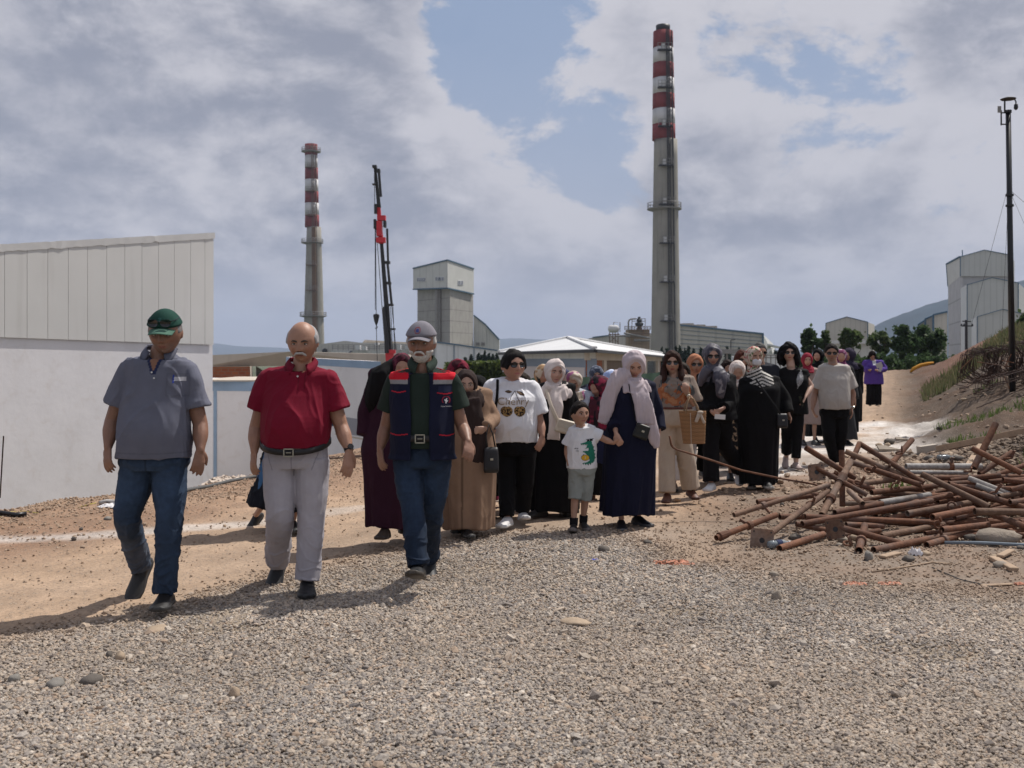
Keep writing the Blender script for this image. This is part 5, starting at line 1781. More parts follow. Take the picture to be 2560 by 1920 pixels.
 def cloth(s,name,S,col,mat=None,vox=None,smooth=3,wr=.004,wscale=7.0,wfn=None,colf=None,stretch=(1,1,.55),seed=None):
  V,Fc=S.arr()
  co,no,li,st,tot=bake(V,Fc,vox or s.vox,smooth,.5)
  sd=(s.seed if seed is None else seed)
  if wr:
   q=co*np.array(stretch)
   n1=fnoise(q,wscale*.8,2,sd%6+1,.5)
   q2=q+.05*n1[:,None]
   n2=1-np.abs(fnoise(q2+3.3,wscale*1.1,1,sd%5+2,.5))*2.2
   n3=1-np.abs(fnoise(q2*np.array((1.2,1.2,.8))+7.7,wscale*2.1,1,sd%4+3,.5))*2.2
   w_=wr*(.35*n1+.75*np.clip(n2,0,1)**1.5+.40*np.clip(n3,0,1)**1.5-.25)
   if wfn is not None:w_=w_*wfn(co)
   co=co+no*w_[:,None]
  cols=np.tile(np.array(col,float),(len(co),1))
  if colf is not None:cols=colf(co,cols,no)
  return fast_mesh(name,co,li,st,tot,mat or M_cloth,s.root,cols)
 def sleeve(s,S,K,frac,r0=.075,r1=.085,flare=None,tight=None):
  """sleeve from the shoulder along the arm; frac 1 = elbow, 2 = wrist"""
  j=s.j
  a,b,c=j['sho'+K],j['elb'+K],j['wri'+K]
  cen=(j['shoL']+j['shoR'])/2
  inn=a*.70+cen*.30-np.array((0,0,.062))
  a=a-np.array((0,0,.054))+(cen-a)*.06
  if frac<=1:
   e=a+(b-a)*frac
   S.limb([inn,a,(a+e)/2,e-unit(b-a)*.004,e],[r0*.58,r0*.78,r0*.95,r1,r1],20,side=s.f,ends=False)
  else:
   e=b+(c-b)*(frac-1)
   rm=(r0+r1)/2
   S.limb([inn,a,(a+b)/2,b,(b+e)/2,e-unit(c-b)*.004,e],[r0*.58,r0*.80,rm*.95,rm*.95,r1*1.0,r1,r1],18,side=s.f,ends=False)
 def legs_soup(s,S,top_z=None,thigh=.092,knee=.075,hem=.085,seat=None,stop='ank',frac=1.0,drop=.0):
  j=s.j;bw=s.body_w
  top=j['pel']+np.array((0,0,(top_z-j['pel'][2])if top_z else .05))
  hp=(j['hipL']+j['hipR'])/2
  bx,by=seat or(bw['hip'][0],bw['hip'][1])
  S.limb([top,hp+[0,0,.03],hp-[0,0,.02]],[(bx*.93,by*.93),(bx,by),(bx*.86,by*.92)],24,side=s.r,ends=False)
  for K in 'LR':
   h_,k_,a_=j['hip'+K],j['kne'+K],j['ank'+K]
   e=k_+(a_-k_)*frac-np.array((0,0,drop))
   h2=h_+np.array((0,0,.0))
   S.limb([h2+[0,0,.03],(h2*.55+k_*.45),k_,(k_+e)/2,e-unit(e-k_)*.004,e],[(thigh*1.0,thigh*1.12),thigh*.95,knee,(knee+hem)/2*.98,hem,hem],18,side=s.r,ends=False)
 def collar(s,col,r=.068,open_=.42,drop=.035,tip=.035,dz=.0,cx_=0.0):
  n=40;V=[]
  c=s.j['neck']+np.array((cx_,0,.028+dz))
  for i in range(n):
   a=open_+(2*PI-2*open_)*i/(n-1)
   d_=s.f*math.cos(a)+s.r*math.sin(a)
   fr=max(0,math.cos(a));e=math.exp(-(min(i,n-1-i)/4.0)**2)
   zt=-.036*(fr**.8)+.014*(1-fr)
   for(rr_,z)in((r,zt),(r+.004,zt+.004),(r+.026+.030*fr,zt-drop*.75-tip*e),(r+.020+.028*fr,zt-drop*.85-tip*e)):
    V.append(c+d_*rr_*(1.0 if rr_<r+.01 else 1.0)+np.array((0,0,z)))
  Fc=[]
  for i in range(n-1):
   for q in range(4):
    Fc.append((i*4+q,(i+1)*4+q,(i+1)*4+(q+1)%4,i*4+(q+1)%4))
  Fc+=[(0,1,2,3),((n-1)*4+3,(n-1)*4+2,(n-1)*4+1,(n-1)*4)]
  return mesh_obj('collar',V,Fc,M_cloth,s.root,True,np.tile(np.array(col,float),(len(V),1)))
 def waist_belt(s,z,grow,col=(.012,.011,.012),h=.034,drop=0.03,buckle=True):
  R=s.torso_rings(z-.2,grow,front_drop=0)
  c0=s.j['pel'];n=48;bw=s.body_w
  mb=MB();V=[]
  for dz in(-h/2,h/2):
   for gr in(0,.006):
    for k in range(n):
     a=2*PI*k/n
     t=(z-c0[2])/(s.j['shoL'][2]-c0[2])
     rx=float(np.interp(t,[-.08,.30],[bw['hip'][0],bw['waist'][0]]))+grow+gr;ry=float(np.interp(t,[-.08,.30],[bw['hip'][1],bw['waist'][1]]))+grow+gr
     e=.92
     X=math.copysign(abs(math.cos(a))**e,math.cos(a))*rx;Yf=math.copysign(abs(math.sin(a))**e,math.sin(a))*ry
     bulge=getattr(s,'belly',0)*math.exp(-((t-getattr(s,'belly_t',.22))/.30)**2)*max(0,math.sin(a))
     V.append(np.array((c0[0],c0[1],z+dz-drop*max(0,math.sin(a))))+s.r*X+s.f*(Yf+bulge))
  idx=lambda i,k:i*n+k%n
  Fc=[]
  for k in range(n):
   Fc+=[(idx(1,k),idx(1,k+1),idx(3,k+1),idx(3,k)),(idx(0,k),idx(2,k),idx(2,k+1),idx(0,k+1)),(idx(2,k),idx(3,k),idx(3,k+1),idx(2,k+1)),(idx(0,k),idx(0,k+1),idx(1,k+1),idx(1,k))]
  o=mesh_obj('belt',V,Fc,M_leather,s.root,True,np.tile(np.array(col,float),(len(V),1)))
  if buckle:
   c=V[idx(3,n//4)]
   mb=MB();cc_=c+s.f*.004-np.array((0,0,h/2))
   for(du,dv,w_,hh)in((0,h*.62,.060,.006),(0,-h*.62,.060,.006),(-.028,0,.006,h*1.3),(.028,0,.006,h*1.3),(0,0,.030,.004)):
    mb.box(tuple(cc_+s.r*du+np.array((0,0,dv))),(w_,.005,hh),rz=s.yaw)
   mesh_obj('buckle',np.array(mb.V),mb.F,M_metal,o)
  return o
 def hijab(s,col,drape=True,mat=None,colf=None,tails=(),fold=.006,chest=.22,open_w=.056,open_h=.082,open_z=-.012,thick=.014,bulk=0.0,shoulder=1.0,peak=0.0,vox=None,wscale=9,low=0.0,name='headscarf'):
  def mask(p):
   x,y,z=p[...,0],p[...,1],p[...,2]
   e=np.sqrt((x/open_w)**2+((z-open_z)/open_h)**2)
   op=(1-sst(e,.90,1.12))*sst(-y,-.005,.02)
   return 1-op
  def off(p,nn):
   m=mask(p)
   x,y,z=p[...,0],p[...,1],p[...,2]
   back=sst(y,-.02,.06)
   th=thick+(.012+bulk)*back*np.exp(-((z-.02)/.06)**2)+peak*np.exp(-((z-.09)/.03)**2)*sst(-y,-.02,.03)
   return-.012+(.012+th)*m
  S=Soup()
  grid_soup(S,head_surface(96,72,off=off,face=False),s.HM(),s.j['head'],s.hs)
  k=s.hs
  nk=s.j['neck'].copy();nk[2]=min(nk[2],s.hl((0,-.05,-.118))[2]-.030)
  # wrap under the chin and round the neck
  ch=s.hl((0,-.030,-.125));bk=s.hl((0,.045,-.085))
  S.limb([s.hl((0,.030,-.085)),s.hl((0,.018,-.128)),nk*1.0+s.f*.015+[0,0,.01]],[(.062*k,.062*k),(.066*k,.072*k),(.086*k,.092*k)],24,side=s.r,ends=False)
  if drape:
   bw=s.body_w;n=48;an=np.linspace(0,2*PI,n,endpoint=False)
   cs=(s.j['shoL']+s.j['shoR'])/2
   rows=[(nk+s.f*.012+[0,0,.045],.070,.078,0),(nk+s.f*.012+[0,0,.01],.090,.092,.02),(cs+[0,0,.02]+s.f*.015,bw['sh'][0]*.72*shoulder,.112,.05),
     (cs+[0,0,-.035]+s.f*.018,bw['sh'][0]*1.0*shoulder,.132,.07),(cs+[0,0,-.08]+s.f*.02,bw['sh'][0]*1.06*shoulder,.145,.08)]
   m_=max(1,int(chest/.06))
   for i in range(1,m_+1):
    rows.append((cs+[0,0,-.08-(chest-.08)*i/m_*1.0]+s.f*(.02),bw['sh'][0]*(1.06-.16*i/m_*(1 if shoulder<=1 else .2))*shoulder,.148+.01*i/m_,.09))
   R=[]
   rs=np.random.RandomState(s.seed+11);ph=rs.uniform(0,6.28,3)
   for i,(c,rx,ry,fa)in enumerate(rows):
    w_=1+fa*(.5*np.sin(9*an+ph[0]+i*.25)+.4*np.sin(14*an+ph[1]))
    point=-low*np.clip(np.sin(an),0,1)**2*(i/len(rows))
    R.append(c+np.outer(np.cos(an)*rx*w_,s.r)+np.outer(np.sin(an)*ry*w_,s.f)+np.outer(point,(0,0,1)))
   S.rings(R[::-1])
  for t in tails: # t: list of points, list of (w,d)
   S.limb(t[0],t[1],18,side=s.r,ends=False)
  V,Fc=S.arr()
  co,no,li,st,tot=bake(V,Fc,vox or s.vox,2,.5)
  q=((co-s.j['head'])@np.array(s.HM()))/s.hs
  # folds: concentric wraps round the face, soft pleats below
  rad=np.sqrt((q[:,0]/.8)**2+(q[:,2]+.01)**2)
  nh=1-sst(rad,.11,.16)
  tl=1-np.abs(fnoise(co*np.array((2.0,1.4,.30)),wscale*1.3,2,s.seed%6+2))*2.0
  wv=nh*(.55*np.sin(rad*120+4.5*fnoise(co,7,2,s.seed%5+1))+.3*fnoise(co,16,2,3))+(1-nh)*(1.3*np.clip(tl,-.2,1)-.3)
  co=co+no*(fold*wv)[:,None]
  cols=np.tile(np.array(col,float),(len(co),1))
  if colf is not None:cols=colf(co,cols,q)
  s.scarf=fast_mesh(name,co,li,st,tot,mat or M_cloth,s.root,cols)
  return s
 def robe(s,col,hem_z=.10,hemw=(.26,.22),mat=None,fold=.05,foldk=7,sleeve_r=(.078,.075),sleeve_frac=(1.92,1.92),colf=None,name='robe',wr=.006,shear=(0,0),vox=None,neckr=.066,grow=.012,drag=None,extra=None):
  S=Soup()
  j=s.j;bw=s.body_w;n=72;an=np.linspace(0,2*PI,n,endpoint=False)
  R=s.torso_rings(j['pel'][2]-.06,grow,n=n,neckr=neckr)
  # skirt part
  z0=j['pel'][2]-.06;rows=[]
  rs=np.random.RandomState(s.seed+21);ph=rs.uniform(0,6.28,4)
  m=14
  for i in range(m,0,-1):
   t=i/m
   tt=t**.85
   rx=(bw['hip'][0]+grow)*(1-tt)+hemw[0]*tt;ry=(bw['hip'][1]+grow)*(1-tt)+hemw[1]*tt
   z=z0*(1-t)+hem_z*t
   w_=1+fold*t**.7*(np.sin(foldk*an+ph[0]+.6*t)+.7*np.sin((foldk+4)*an+ph[1]-.8*t)+.4*np.sin((2*foldk+3)*an+ph[2]))
   c=np.array((j['pel'][0],j['pel'][1],0))+s.r*shear[0]*t+s.f*shear[1]*t
   co_,si_=np.cos(an),np.sin(an);e=.9
   X=np.sign(co_)*np.abs(co_)**e*rx*w_;Yf=np.sign(si_)*np.abs(si_)**e*ry*w_
   hemwave=.012*np.sin(3*an+ph[3])*t
   rows.append(np.array((0,0,z))+c+np.outer(X,s.r)+np.outer(Yf,s.f)+np.outer(hemwave,(0,0,1)))
  S.rings(rows+R)
  for K,fr,in zip('LR',sleeve_frac):
   if fr:s.sleeve(S,K,fr,*sleeve_r)
  if extra:extra(S)
  o=s.cloth(name,S,col,mat or M_cloth,vox,3,wr,6.0,colf=colf,stretch=(1.3,1.3,.35))
  return o
# ================================================================== THE THREE MEN IN FRONT
MV=.0058
MEN='men leading the walk'
def ms(v,a,b):
 return sst(v,a,b)
# ---- man in grey polo and green cap
def man_grey():
 s=Person('man with green cap, grey polo shirt and blue jeans',395,1512,1.75,yaw=.0,sex='m',group=MEN,seed=1,vox=MV,skin=(.235,.125,.085))
 s.setj(shoL=(318,898,.0),shoR=(474,903,.02),elbL=(281,1052,.02),elbR=(501,1060,.03),wriL=(270,1118,-.06),wriR=(501,1125,-.05),
   tipL=(268,1186,-.10),tipR=(491,1195,-.08),neck=(401,880,.02),head=(414,832,-.03),pel=(385,1128,0),
   hipL=(349,1165,0),hipR=(424,1165,0),kneL=(318,1290,-.02),kneR=(424,1292,-.08),ankL=(348,1412,.30),ankR=(414,1476,-.10))
 s.j['toeL']=unit((-.12,-.62,-.72));s.j['toeR']=unit((.12,-1,.04))
 s.hs=1.07;s.hyaw=.05;s.hpitch=.24
 s.body_w=dict(sh=(.206,.102),chest=(.188,.130),waist=(.198,.142),hip=(.210,.150))
 s.belly=.05;s.belly_t=.25
 s.handout={'L':np.array((-.6,-.8,0)),'R':np.array((.6,-.8,0))}
 s.build_body(stubble=.35,lips=(.27,.11,.09),armr=1.08,wide=1.04)
 s.face_parts(brow_col=(.05,.045,.04))
 # shirt
 S=Soup()
 S.rings(s.torso_rings(s.J(0,1142)[2],.006,hemw=(.222,.155),fold=.006,foldk=5,neckr=.078))
 s.sleeve(S,'L',.68,.080,.086);s.sleeve(S,'R',.68,.078,.085)
 grey=np.array((.125,.130,.170));navy=np.array((.022,.03,.075))
 zc=s.j['neck'][2];xc=s.j['neck'][0]
 def colf(co,c,no):
  dz=zc+.01-co[:,2];dx=np.abs(co[:,0]-xc-.005)
  fr=co[:,1]<s.j['neck'][1]
  vin=fr&(dz>-.03)&(dz<.115)&(dx<.046-dz*.36)
  vb=fr&(dz>-.03)&(dz<.140)&(dx<.064-dz*.36)
  c[vb]=navy;c[vin]=s.skin
  # hem and pocket seams
  hem=s.J(0,1142)[2]
  c[np.abs(co[:,2]-hem-.032)<.003]*=.8
  return c
 o=s.cloth('polo_shirt',S,grey,M_cloth,None,3,.012,6.0,colf=colf,stretch=(1.1,1.1,.8))
 # pocket with card and pen
 c=s.J(457,960)
 mosaic('pocket',o,0,c,.115,.135,.006,lambda u,v:tuple(grey*.86)if(abs(u)>.050 or v<-.060 or v>.058)else None,s.root)
 mosaic('card',o,0,s.J(460,946),.06,.026,.004,lambda u,v:(.42,.42,.46),s.root)
 mosaic('pen',o,0,s.J(447,946),.008,.05,.004,lambda u,v:(.03,.05,.25),s.root)
 # collar
 s.collar(grey*.85,.074,open_=.55)
 for(x,y)in((397,930),(404,944)):
  mb=MB();hit=on_surface(o,0)
  p_=hit(s.J(x,y),0,0)
  if p_ is not None:
   mb.tube([p_,p_+Vector((0,-.004,0))],.0055,10);mesh_obj('button',np.array(mb.V),mb.F,M_frame,s.root)
 # jeans
 S=Soup();s.legs_soup(S,s.J(0,1110)[2],.104,.078,.066,frac=1.0)
 blue=np.array((.022,.037,.066))
 def jc(co,c,no):
  lowL=(1-ms(co[:,2],.25,.55))*(co[:,0]<s.j['hipL'][0]+.06)
  dusty=np.clip(lowL*(.6+.5*fnoise(co,9,3,2)),0,1)[:,None]
  c=c*(1-dusty*.7)+np.array((.15,.165,.20))*dusty*.7
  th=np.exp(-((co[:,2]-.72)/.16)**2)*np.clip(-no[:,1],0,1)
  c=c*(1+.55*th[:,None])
  c*=(1+.18*fnoise(co*(1,1,.5),24,3,4))[:,None]
  seam=np.abs(co[:,0]-s.j['pel'][0])<.004
  c[seam&(co[:,2]>.70)]*=.6
  return c
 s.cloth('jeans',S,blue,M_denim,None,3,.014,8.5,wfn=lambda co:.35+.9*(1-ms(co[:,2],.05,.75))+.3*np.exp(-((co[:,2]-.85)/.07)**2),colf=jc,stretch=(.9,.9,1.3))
 # cap
 def capm(p):
  x,y,z=p[...,0],p[...,1],p[...,2]
  return ms(z,.036+.12*0,.048)*1.0
 cap=np.array((.012,.050,.038))
 def capcol(q,c,co):
  em=np.exp(-((q[:,0])/.03)**2-((q[:,2]-.088)/.014)**2)>.55
  c[em&(q[:,1]<0)&(fnoise(q,120,2,3)>.0)]=(.035,.10,.085)
  return c
 s.capo=s.shell('cap',capm,.016,cap,M_cloth,.0,inset=.012,colf=capcol)
 brim(s,(.08,.16,.12),(.05,.11,.085),z0=.048,drop=.010)
 s.sunglasses(up_=.070,on_cap=True)
 hairm=lambda p:ms(-p[...,2]+.055,0,.01)*ms(p[...,2],-.02-0*p[...,2],.0)*ms(p[...,1],-.048,-.030)
 s.shell('hair',lambda p:(1-ms(p[...,2],.045,.055))*ms(p[...,2]+.5*np.clip(p[...,1],0,1),-.004,.008)*ms(p[...,1],-.052,-.040),.005,(.16,.15,.15),M_hair,.003)
 bevel_shoe('shoe',s.j['ankL'],s.j['toeL'],s.root,(.016,.014,.013),(.022,.02,.02),.30,.11,up=(-.1,-.72,.62))
 bevel_shoe('shoe',s.j['ankR'],s.j['toeR'],s.root,(.014,.013,.013),(.03,.03,.03),.30,.112)
 return s
def brim(s,col,under,z0=.05,drop=.012,L=.078,W=.075,y0=-.075):
 n,m=18,8;V=[];C_=[]
 for lay in(0,1):
  for i in range(m):
   t=i/(m-1)
   for k in range(n):
    a=-1.25+2.5*k/(n-1)
    x=W*math.sin(a)*(1-.10*t)
    ybase=y0-.030*math.cos(a)+.030
    y=-math.sqrt(max(0,1-(x/(W*1.12))**2))*.088+.0-L*t*math.cos(a*.80)**.7
    z=z0-drop*t*1.6-.020*(x/W)**2*(1+.3*t)-(.004 if lay else 0)
    V.append(s.hl((x,y,z)));C_.append(under if lay else col)
 idx=lambda l,i,k:l*n*m+i*n+k
 Fc=[]
 for i in range(m-1):
  for k in range(n-1):
   Fc.append((idx(0,i,k),idx(0,i,k+1),idx(0,i+1,k+1),idx(0,i+1,k)))
   Fc.append((idx(1,i,k),idx(1,i+1,k),idx(1,i+1,k+1),idx(1,i,k+1)))
 for k in range(n-1):
  Fc.append((idx(0,m-1,k),idx(0,m-1,k+1),idx(1,m-1,k+1),idx(1,m-1,k)))
 for i in range(m-1):
  Fc.append((idx(0,i,0),idx(0,i+1,0),idx(1,i+1,0),idx(1,i,0)))
  Fc.append((idx(0,i,n-1),idx(1,i,n-1),idx(1,i+1,n-1),idx(0,i+1,n-1)))
 return mesh_obj('brim',V,Fc,M_cloth,s.capo,True,np.array(C_,float))
# ---- man in maroon polo
def man_maroon():
 s=Person('bald man with grey moustache, maroon polo shirt and light grey trousers',760,1470,1.68,yaw=.0,sex='m',group=MEN,seed=2,vox=MV,skin=(.34,.185,.125))
 s.setj(shoL=(668,925,.02),shoR=(826,930,.02),elbL=(640,1070,.05),elbR=(853,1066,.02),wriL=(636,1128,-.03),wriR=(873,1127,-.06),
   tipL=(630,1194,-.06),tipR=(868,1196,-.14),neck=(756,905,.02),head=(757,855,-.03),pel=(740,1118,0),
   hipL=(700,1160,0),hipR=(781,1160,0),kneL=(700,1290,-.06),kneR=(778,1298,-.04),ankL=(694,1400,.25),ankR=(768,1446,-.08))
 s.j['toeL']=unit((-.08,-.72,-.62));s.j['toeR']=unit((.18,-1,.02))
 s.hs=1.08;s.hyaw=-.02;s.hpitch=.22
 s.body_w=dict(sh=(.214,.106),chest=(.208,.146),waist=(.210,.150),hip=(.205,.150))
 s.belly=.085;s.belly_t=.30
 s.handout={'L':np.array((-.75,-.6,0)),'R':np.array((.6,-.8,.1))}
 s.build_body(lips=(.30,.13,.11),armr=1.15,wide=1.05)
 s.face_parts(brow_col=(.06,.05,.045),brow_w=.0042)
 S=Soup()
 S.rings(s.torso_rings(s.J(0,1100)[2],.006,front_drop=.045,fold=.004,foldk=5,neckr=.080))
 s.sleeve(S,'L',.60,.084,.088);s.sleeve(S,'R',.62,.083,.087)
 red=np.array((.17,.006,.022))
 zc=s.j['neck'][2];xc=s.j['neck'][0]
 def colf(co,c,no):
  dz=zc-.0-co[:,2];dx=np.abs(co[:,0]-xc-.02)
  fr=co[:,1]<s.j['neck'][1]
  c[fr&(dz>.0)&(dz<.065)&(dx<.030-dz*.42)]=s.skin
  c[fr&(dz>.02)&(dz<.17)&(np.abs(dx-.019)<.0022)]*=.55
  return c
 o=s.cloth('polo_shirt',S,red,M_cloth,None,3,.011,5.5,colf=colf,stretch=(1.0,1.2,.7))
 s.collar(red*.9,.074,open_=.45,dz=-.016,drop=.030)
 hit=on_surface(o,0)
 for(x,y)in((745,920),(752,940)):
  p_=hit(s.J(x,y),0,0)
  if p_ is not None:
   mb=MB();mb.tube([p_,p_+Vector((0,-.005,0))],.006,10);mesh_obj('button',np.array(mb.V),mb.F,M_frame,s.root)
 # trousers
 S=Soup();s.legs_soup(S,s.J(0,1092)[2],.110,.086,.078,frac=1.0)
 tr=np.array((.38,.36,.39))
 def tc(co,c,no):
  c=c*(1-.12*(1-ms(co[:,2],.1,.5)))[:,None]
  fly=(np.abs(co[:,0]-s.j['pel'][0])<.0035)&(co[:,2]>.73)&(no[:,1]<0)
  c[fly]*=.6
  for sg in(-1,1):
   pk=np.abs((co[:,0]-s.j['pel'][0])*sg-(.165-(1.0*(s.J(0,1120)[2]-co[:,2]))*.35))<.003
   c[pk&(co[:,2]>s.J(0,1170)[2])&(no[:,1]<0)]*=.65
  return c
 s.cloth('trousers',S,tr,M_cloth,None,3,.011,7.0,wfn=lambda co:.35+.8*(1-ms(co[:,2],.05,.7))+.25*np.exp(-((co[:,2]-.85)/.08)**2),colf=tc,stretch=(.9,.9,1.2))
 s.waist_belt(s.J(0,1102)[2],.007,drop=.055,h=.036)
 hm=lambda p:np.clip(ms(p[...,1]+.25*(p[...,2]-.02),-.052,-.034)*(1-ms(p[...,2]-.5*p[...,1],.050,.085))*ms(p[...,2]+.8*np.clip(p[...,1],0,1),-.018,-.002),0,1)
 s.shell('hair',hm,.010,(.33,.32,.32),M_hair,.003)
 moust(s,(.42,.40,.38))
 # watch
 watch(s,'R',(.012,.012,.014))
 bevel_shoe('shoe',s.j['ankL'],s.j['toeL'],s.root,(.014,.014,.016),(.018,.018,.02),.29,.108,up=(0,-.6,.72))
 bevel_shoe('shoe',s.j['ankR'],s.j['toeR'],s.root,(.014,.014,.016),(.02,.02,.022),.30,.112)
 return s
def moust(s,col,w=.034,drop=.010,vox=None):
 S=Soup()
 S.limb([s.hl((-w,-.084,-.052-drop)),s.hl((-w*.6,-.100,-.047)),s.hl((0,-.1065,-.0435)),s.hl((w*.6,-.100,-.047)),s.hl((w,-.084,-.052-drop))],
   [(.005*s.hs,.003),(.0065*s.hs,.0055),(.0065*s.hs,.006),(.0065*s.hs,.0055),(.005*s.hs,.003)],10,side=(0,0,1))
 V,Fc=S.arr()
 V=V+(fnoise(V,90,2,3)*.0015)[:,None]
 return mesh_obj('moustache',V,Fc,M_hair,s.root,True,np.tile(np.array(col,float),(len(V),1)))
def watch(s,K,col,r=.030,face=None):
 e,w=s.j['elb'+K],s.j['wri'+K]
 a=unit(w-e);c=w-a*.012
 mb=MB();mb.tube([tuple(c-a*.011),tuple(c+a*.011)],r*(1 if s.sex=='m' else .85),16)
 o=mesh_obj('watch',np.array(mb.V),mb.F,surf('watch_strap',col,0,1,rough=.5),s.root,True)
 out=unit(s.handout[K]-a*np.dot(s.handout[K],a))
 mb=MB();p_=c+out*r*.92
 mb.tube([tuple(p_),tuple(p_+out*.010)],.019,16)
 mesh_obj('watch_face',np.array(mb.V),mb.F,face or M_lens,o)
# ---- man in the site vest
def man_vest():
 s=Person('man with grey cap and white beard, red and navy work vest over jeans',1048,1462,1.70,yaw=.0,sex='m',group=MEN,seed=3,vox=MV,skin=(.25,.135,.092))
 s.setj(shoL=(984,932,.03),shoR=(1130,932,.0),elbL=(964,1068,.08),elbR=(1156,1066,.02),wriL=(950,1124,.02),wriR=(1171,1104,-.12),
   tipL=(954,1180,-.02),tipR=(1172,1152,-.20),neck=(1057,906,.02),head=(1054,858,-.02),pel=(1056,1118,0),
   hipL=(1020,1160,0),hipR=(1092,1160,0),kneL=(1032,1280,-.10),kneR=(1080,1278,.08),ankL=(1045,1412,-.22),ankR=(1072,1392,.42))
 s.j['toeL']=unit((-.05,-1,.30));s.j['toeR']=unit((.08,-.85,-.45))
 s.hs=1.06;s.hyaw=-.10;s.hpitch=.10
 s.body_w=dict(sh=(.205,.105),chest=(.195,.135),waist=(.180,.135),hip=(.185,.135))
 s.belly=.03;s.belly_t=.25
 s.handout={'L':np.array((-.8,-.55,0)),'R':np.array((.5,-.85,.2))}
 s.build_body(lips=(.25,.11,.10),armr=1.0)
 s.face_parts(brow_col=(.12,.11,.10))
 green=np.array((.018,.028,.022))
 S=Soup()
 S.rings(s.torso_rings(s.J(0,1118)[2],.003,neckr=.072))
 s.sleeve(S,'L',.62,.078,.083);s.sleeve(S,'R',.60,.078,.082)
 zc=s.j['neck'][2];xc=s.j['neck'][0]
 def colf(co,c,no):
  dz=zc-co[:,2];dx=np.abs(co[:,0]-xc)
  fr=co[:,1]<s.j['neck'][1]
  c[fr&(dz>-.05)&(dz<.045)&(dx<.030-dz*.5)]=s.skin
  return c
 s.cloth('polo_shirt',S,green,M_cloth,None,3,.006,6.5,colf=colf)
 s.collar(green*1.5,.066,open_=.36)
 # vest: two fronts and back, open in the middle
 S=Soup()
 Rg=s.torso_rings(s.J(0,1146)[2],.022,n=96,hemw=(.205,.150),fold=.004,foldk=5,neckr=.088,top=1.050)
 Ri=s.torso_rings(s.J(0,1146)[2],.010,n=96,hemw=(.193,.138),fold=.004,foldk=5,neckr=.076,top=1.050)
 # open arc around the front (angle 90 degrees)
 n=96;half=4
 keep=[k%n for k in range(n//4+half,n//4+n-half+1)]
 m=len(keep);V=[];Fc=[]
 nr=len(Rg)
 for i in range(nr):
  lo=i/(nr-1)
  for(Rr)in(Rg,Ri):
   for k in keep:V.append(Rr[i][k])
 gid=lambda i,l,k:i*2*m+l*m+k
 for i in range(nr-1):
  for k in range(m-1):
   Fc.append((gid(i,0,k),gid(i,0,k+1),gid(i+1,0,k+1),gid(i+1,0,k)))
   Fc.append((gid(i,1,k),gid(i+1,1,k),gid(i+1,1,k+1),gid(i,1,k+1)))
  Fc.append((gid(i,0,0),gid(i+1,0,0),gid(i+1,1,0),gid(i,1,0)))
  Fc.append((gid(i,0,m-1),gid(i,1,m-1),gid(i+1,1,m-1),gid(i+1,0,m-1)))
 for k in range(m-1):
  Fc.append((gid(0,0,k),gid(0,1,k),gid(0,1,k+1),gid(0,0,k+1)))
  Fc.append((gid(nr-1,0,k),gid(nr-1,0,k+1),gid(nr-1,1,k+1),gid(nr-1,1,k)))
 S.add(V,Fc)
 navy=np.array((.008,.010,.028));red=np.array((.52,.012,.025));silver=np.array((.26,.255,.26))
 zr=s.J(0,948)[2];zs=s.J(0,959)[2]
 def vcol(co,c,no):
  z=co[:,2]
  edge=np.abs(co[:,0]-s.j['pel'][0])
  c[z>zs]=silver;c[z>zr]=red
  c[(z>zs)&(edge<.080)&(no[:,1]<.2)&(co[:,1]<0)]=navy
  return c
 o=s.cloth('work_vest',S,navy,M_cloth,.0052,2,.005,6.5,colf=vcol)
 for x,y,w_ in((1001,978,.10),(1116,982,.10),(1001,1082,.135),(1122,1084,.10)):
  c=s.J(x,y)
  mosaic('pocket_piping',o,0,c,w_,.02,.0035,lambda u,v,w_=w_:(.42,.015,.03)if abs(v-.018*(abs(u)/w_)+.004)<.0035 else None,s.root)
 mosaic('pocket_flap',o,0,s.J(1116,972),.085,.04,.005,lambda u,v:(.014,.018,.045),s.root)
 c=s.J(1118,1000)
 def emb(u,v):
  r=math.hypot(u,v-.004)
  if .021<r<.0255 and not(v<-.012):return(.30,.02,.04)
  # rider on a rearing horse, plain white shape
  body_=[(-.004,-.018),(.004,-.018),(.003,-.008),(.010,-.004),(.012,.002),(.005,.003),(.004,.010),(.007,.016),(.002,.017),(-.001,.010),(-.006,.006),(-.010,.009),(-.009,.001),(-.004,-.004)]
  if pinside(u,v,body_):return(.60,.60,.62)
  return None
 mosaic('emblem',o,0,c,.056,.056,.0022,emb,s.root)
 lettering('vest_lettering','Tüzün Sondajcı',o,0,s.J(1118,1013.5),.064,(.5,.5,.52),s.root,.01)
 S=Soup();s.legs_soup(S,s.J(0,1108)[2],.098,.074,.068,frac=1.0)
 blue=np.array((.012,.021,.040))
 def jc(co,c,no):
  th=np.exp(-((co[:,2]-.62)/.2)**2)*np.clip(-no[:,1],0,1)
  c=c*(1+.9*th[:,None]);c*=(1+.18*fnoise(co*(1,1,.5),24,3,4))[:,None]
  return c
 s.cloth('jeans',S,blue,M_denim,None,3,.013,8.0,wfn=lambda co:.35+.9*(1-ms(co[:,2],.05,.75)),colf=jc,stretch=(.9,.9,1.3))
 s.waist_belt(s.J(0,1090)[2],.008,drop=.004,h=.040)
 white=(.50,.49,.47)
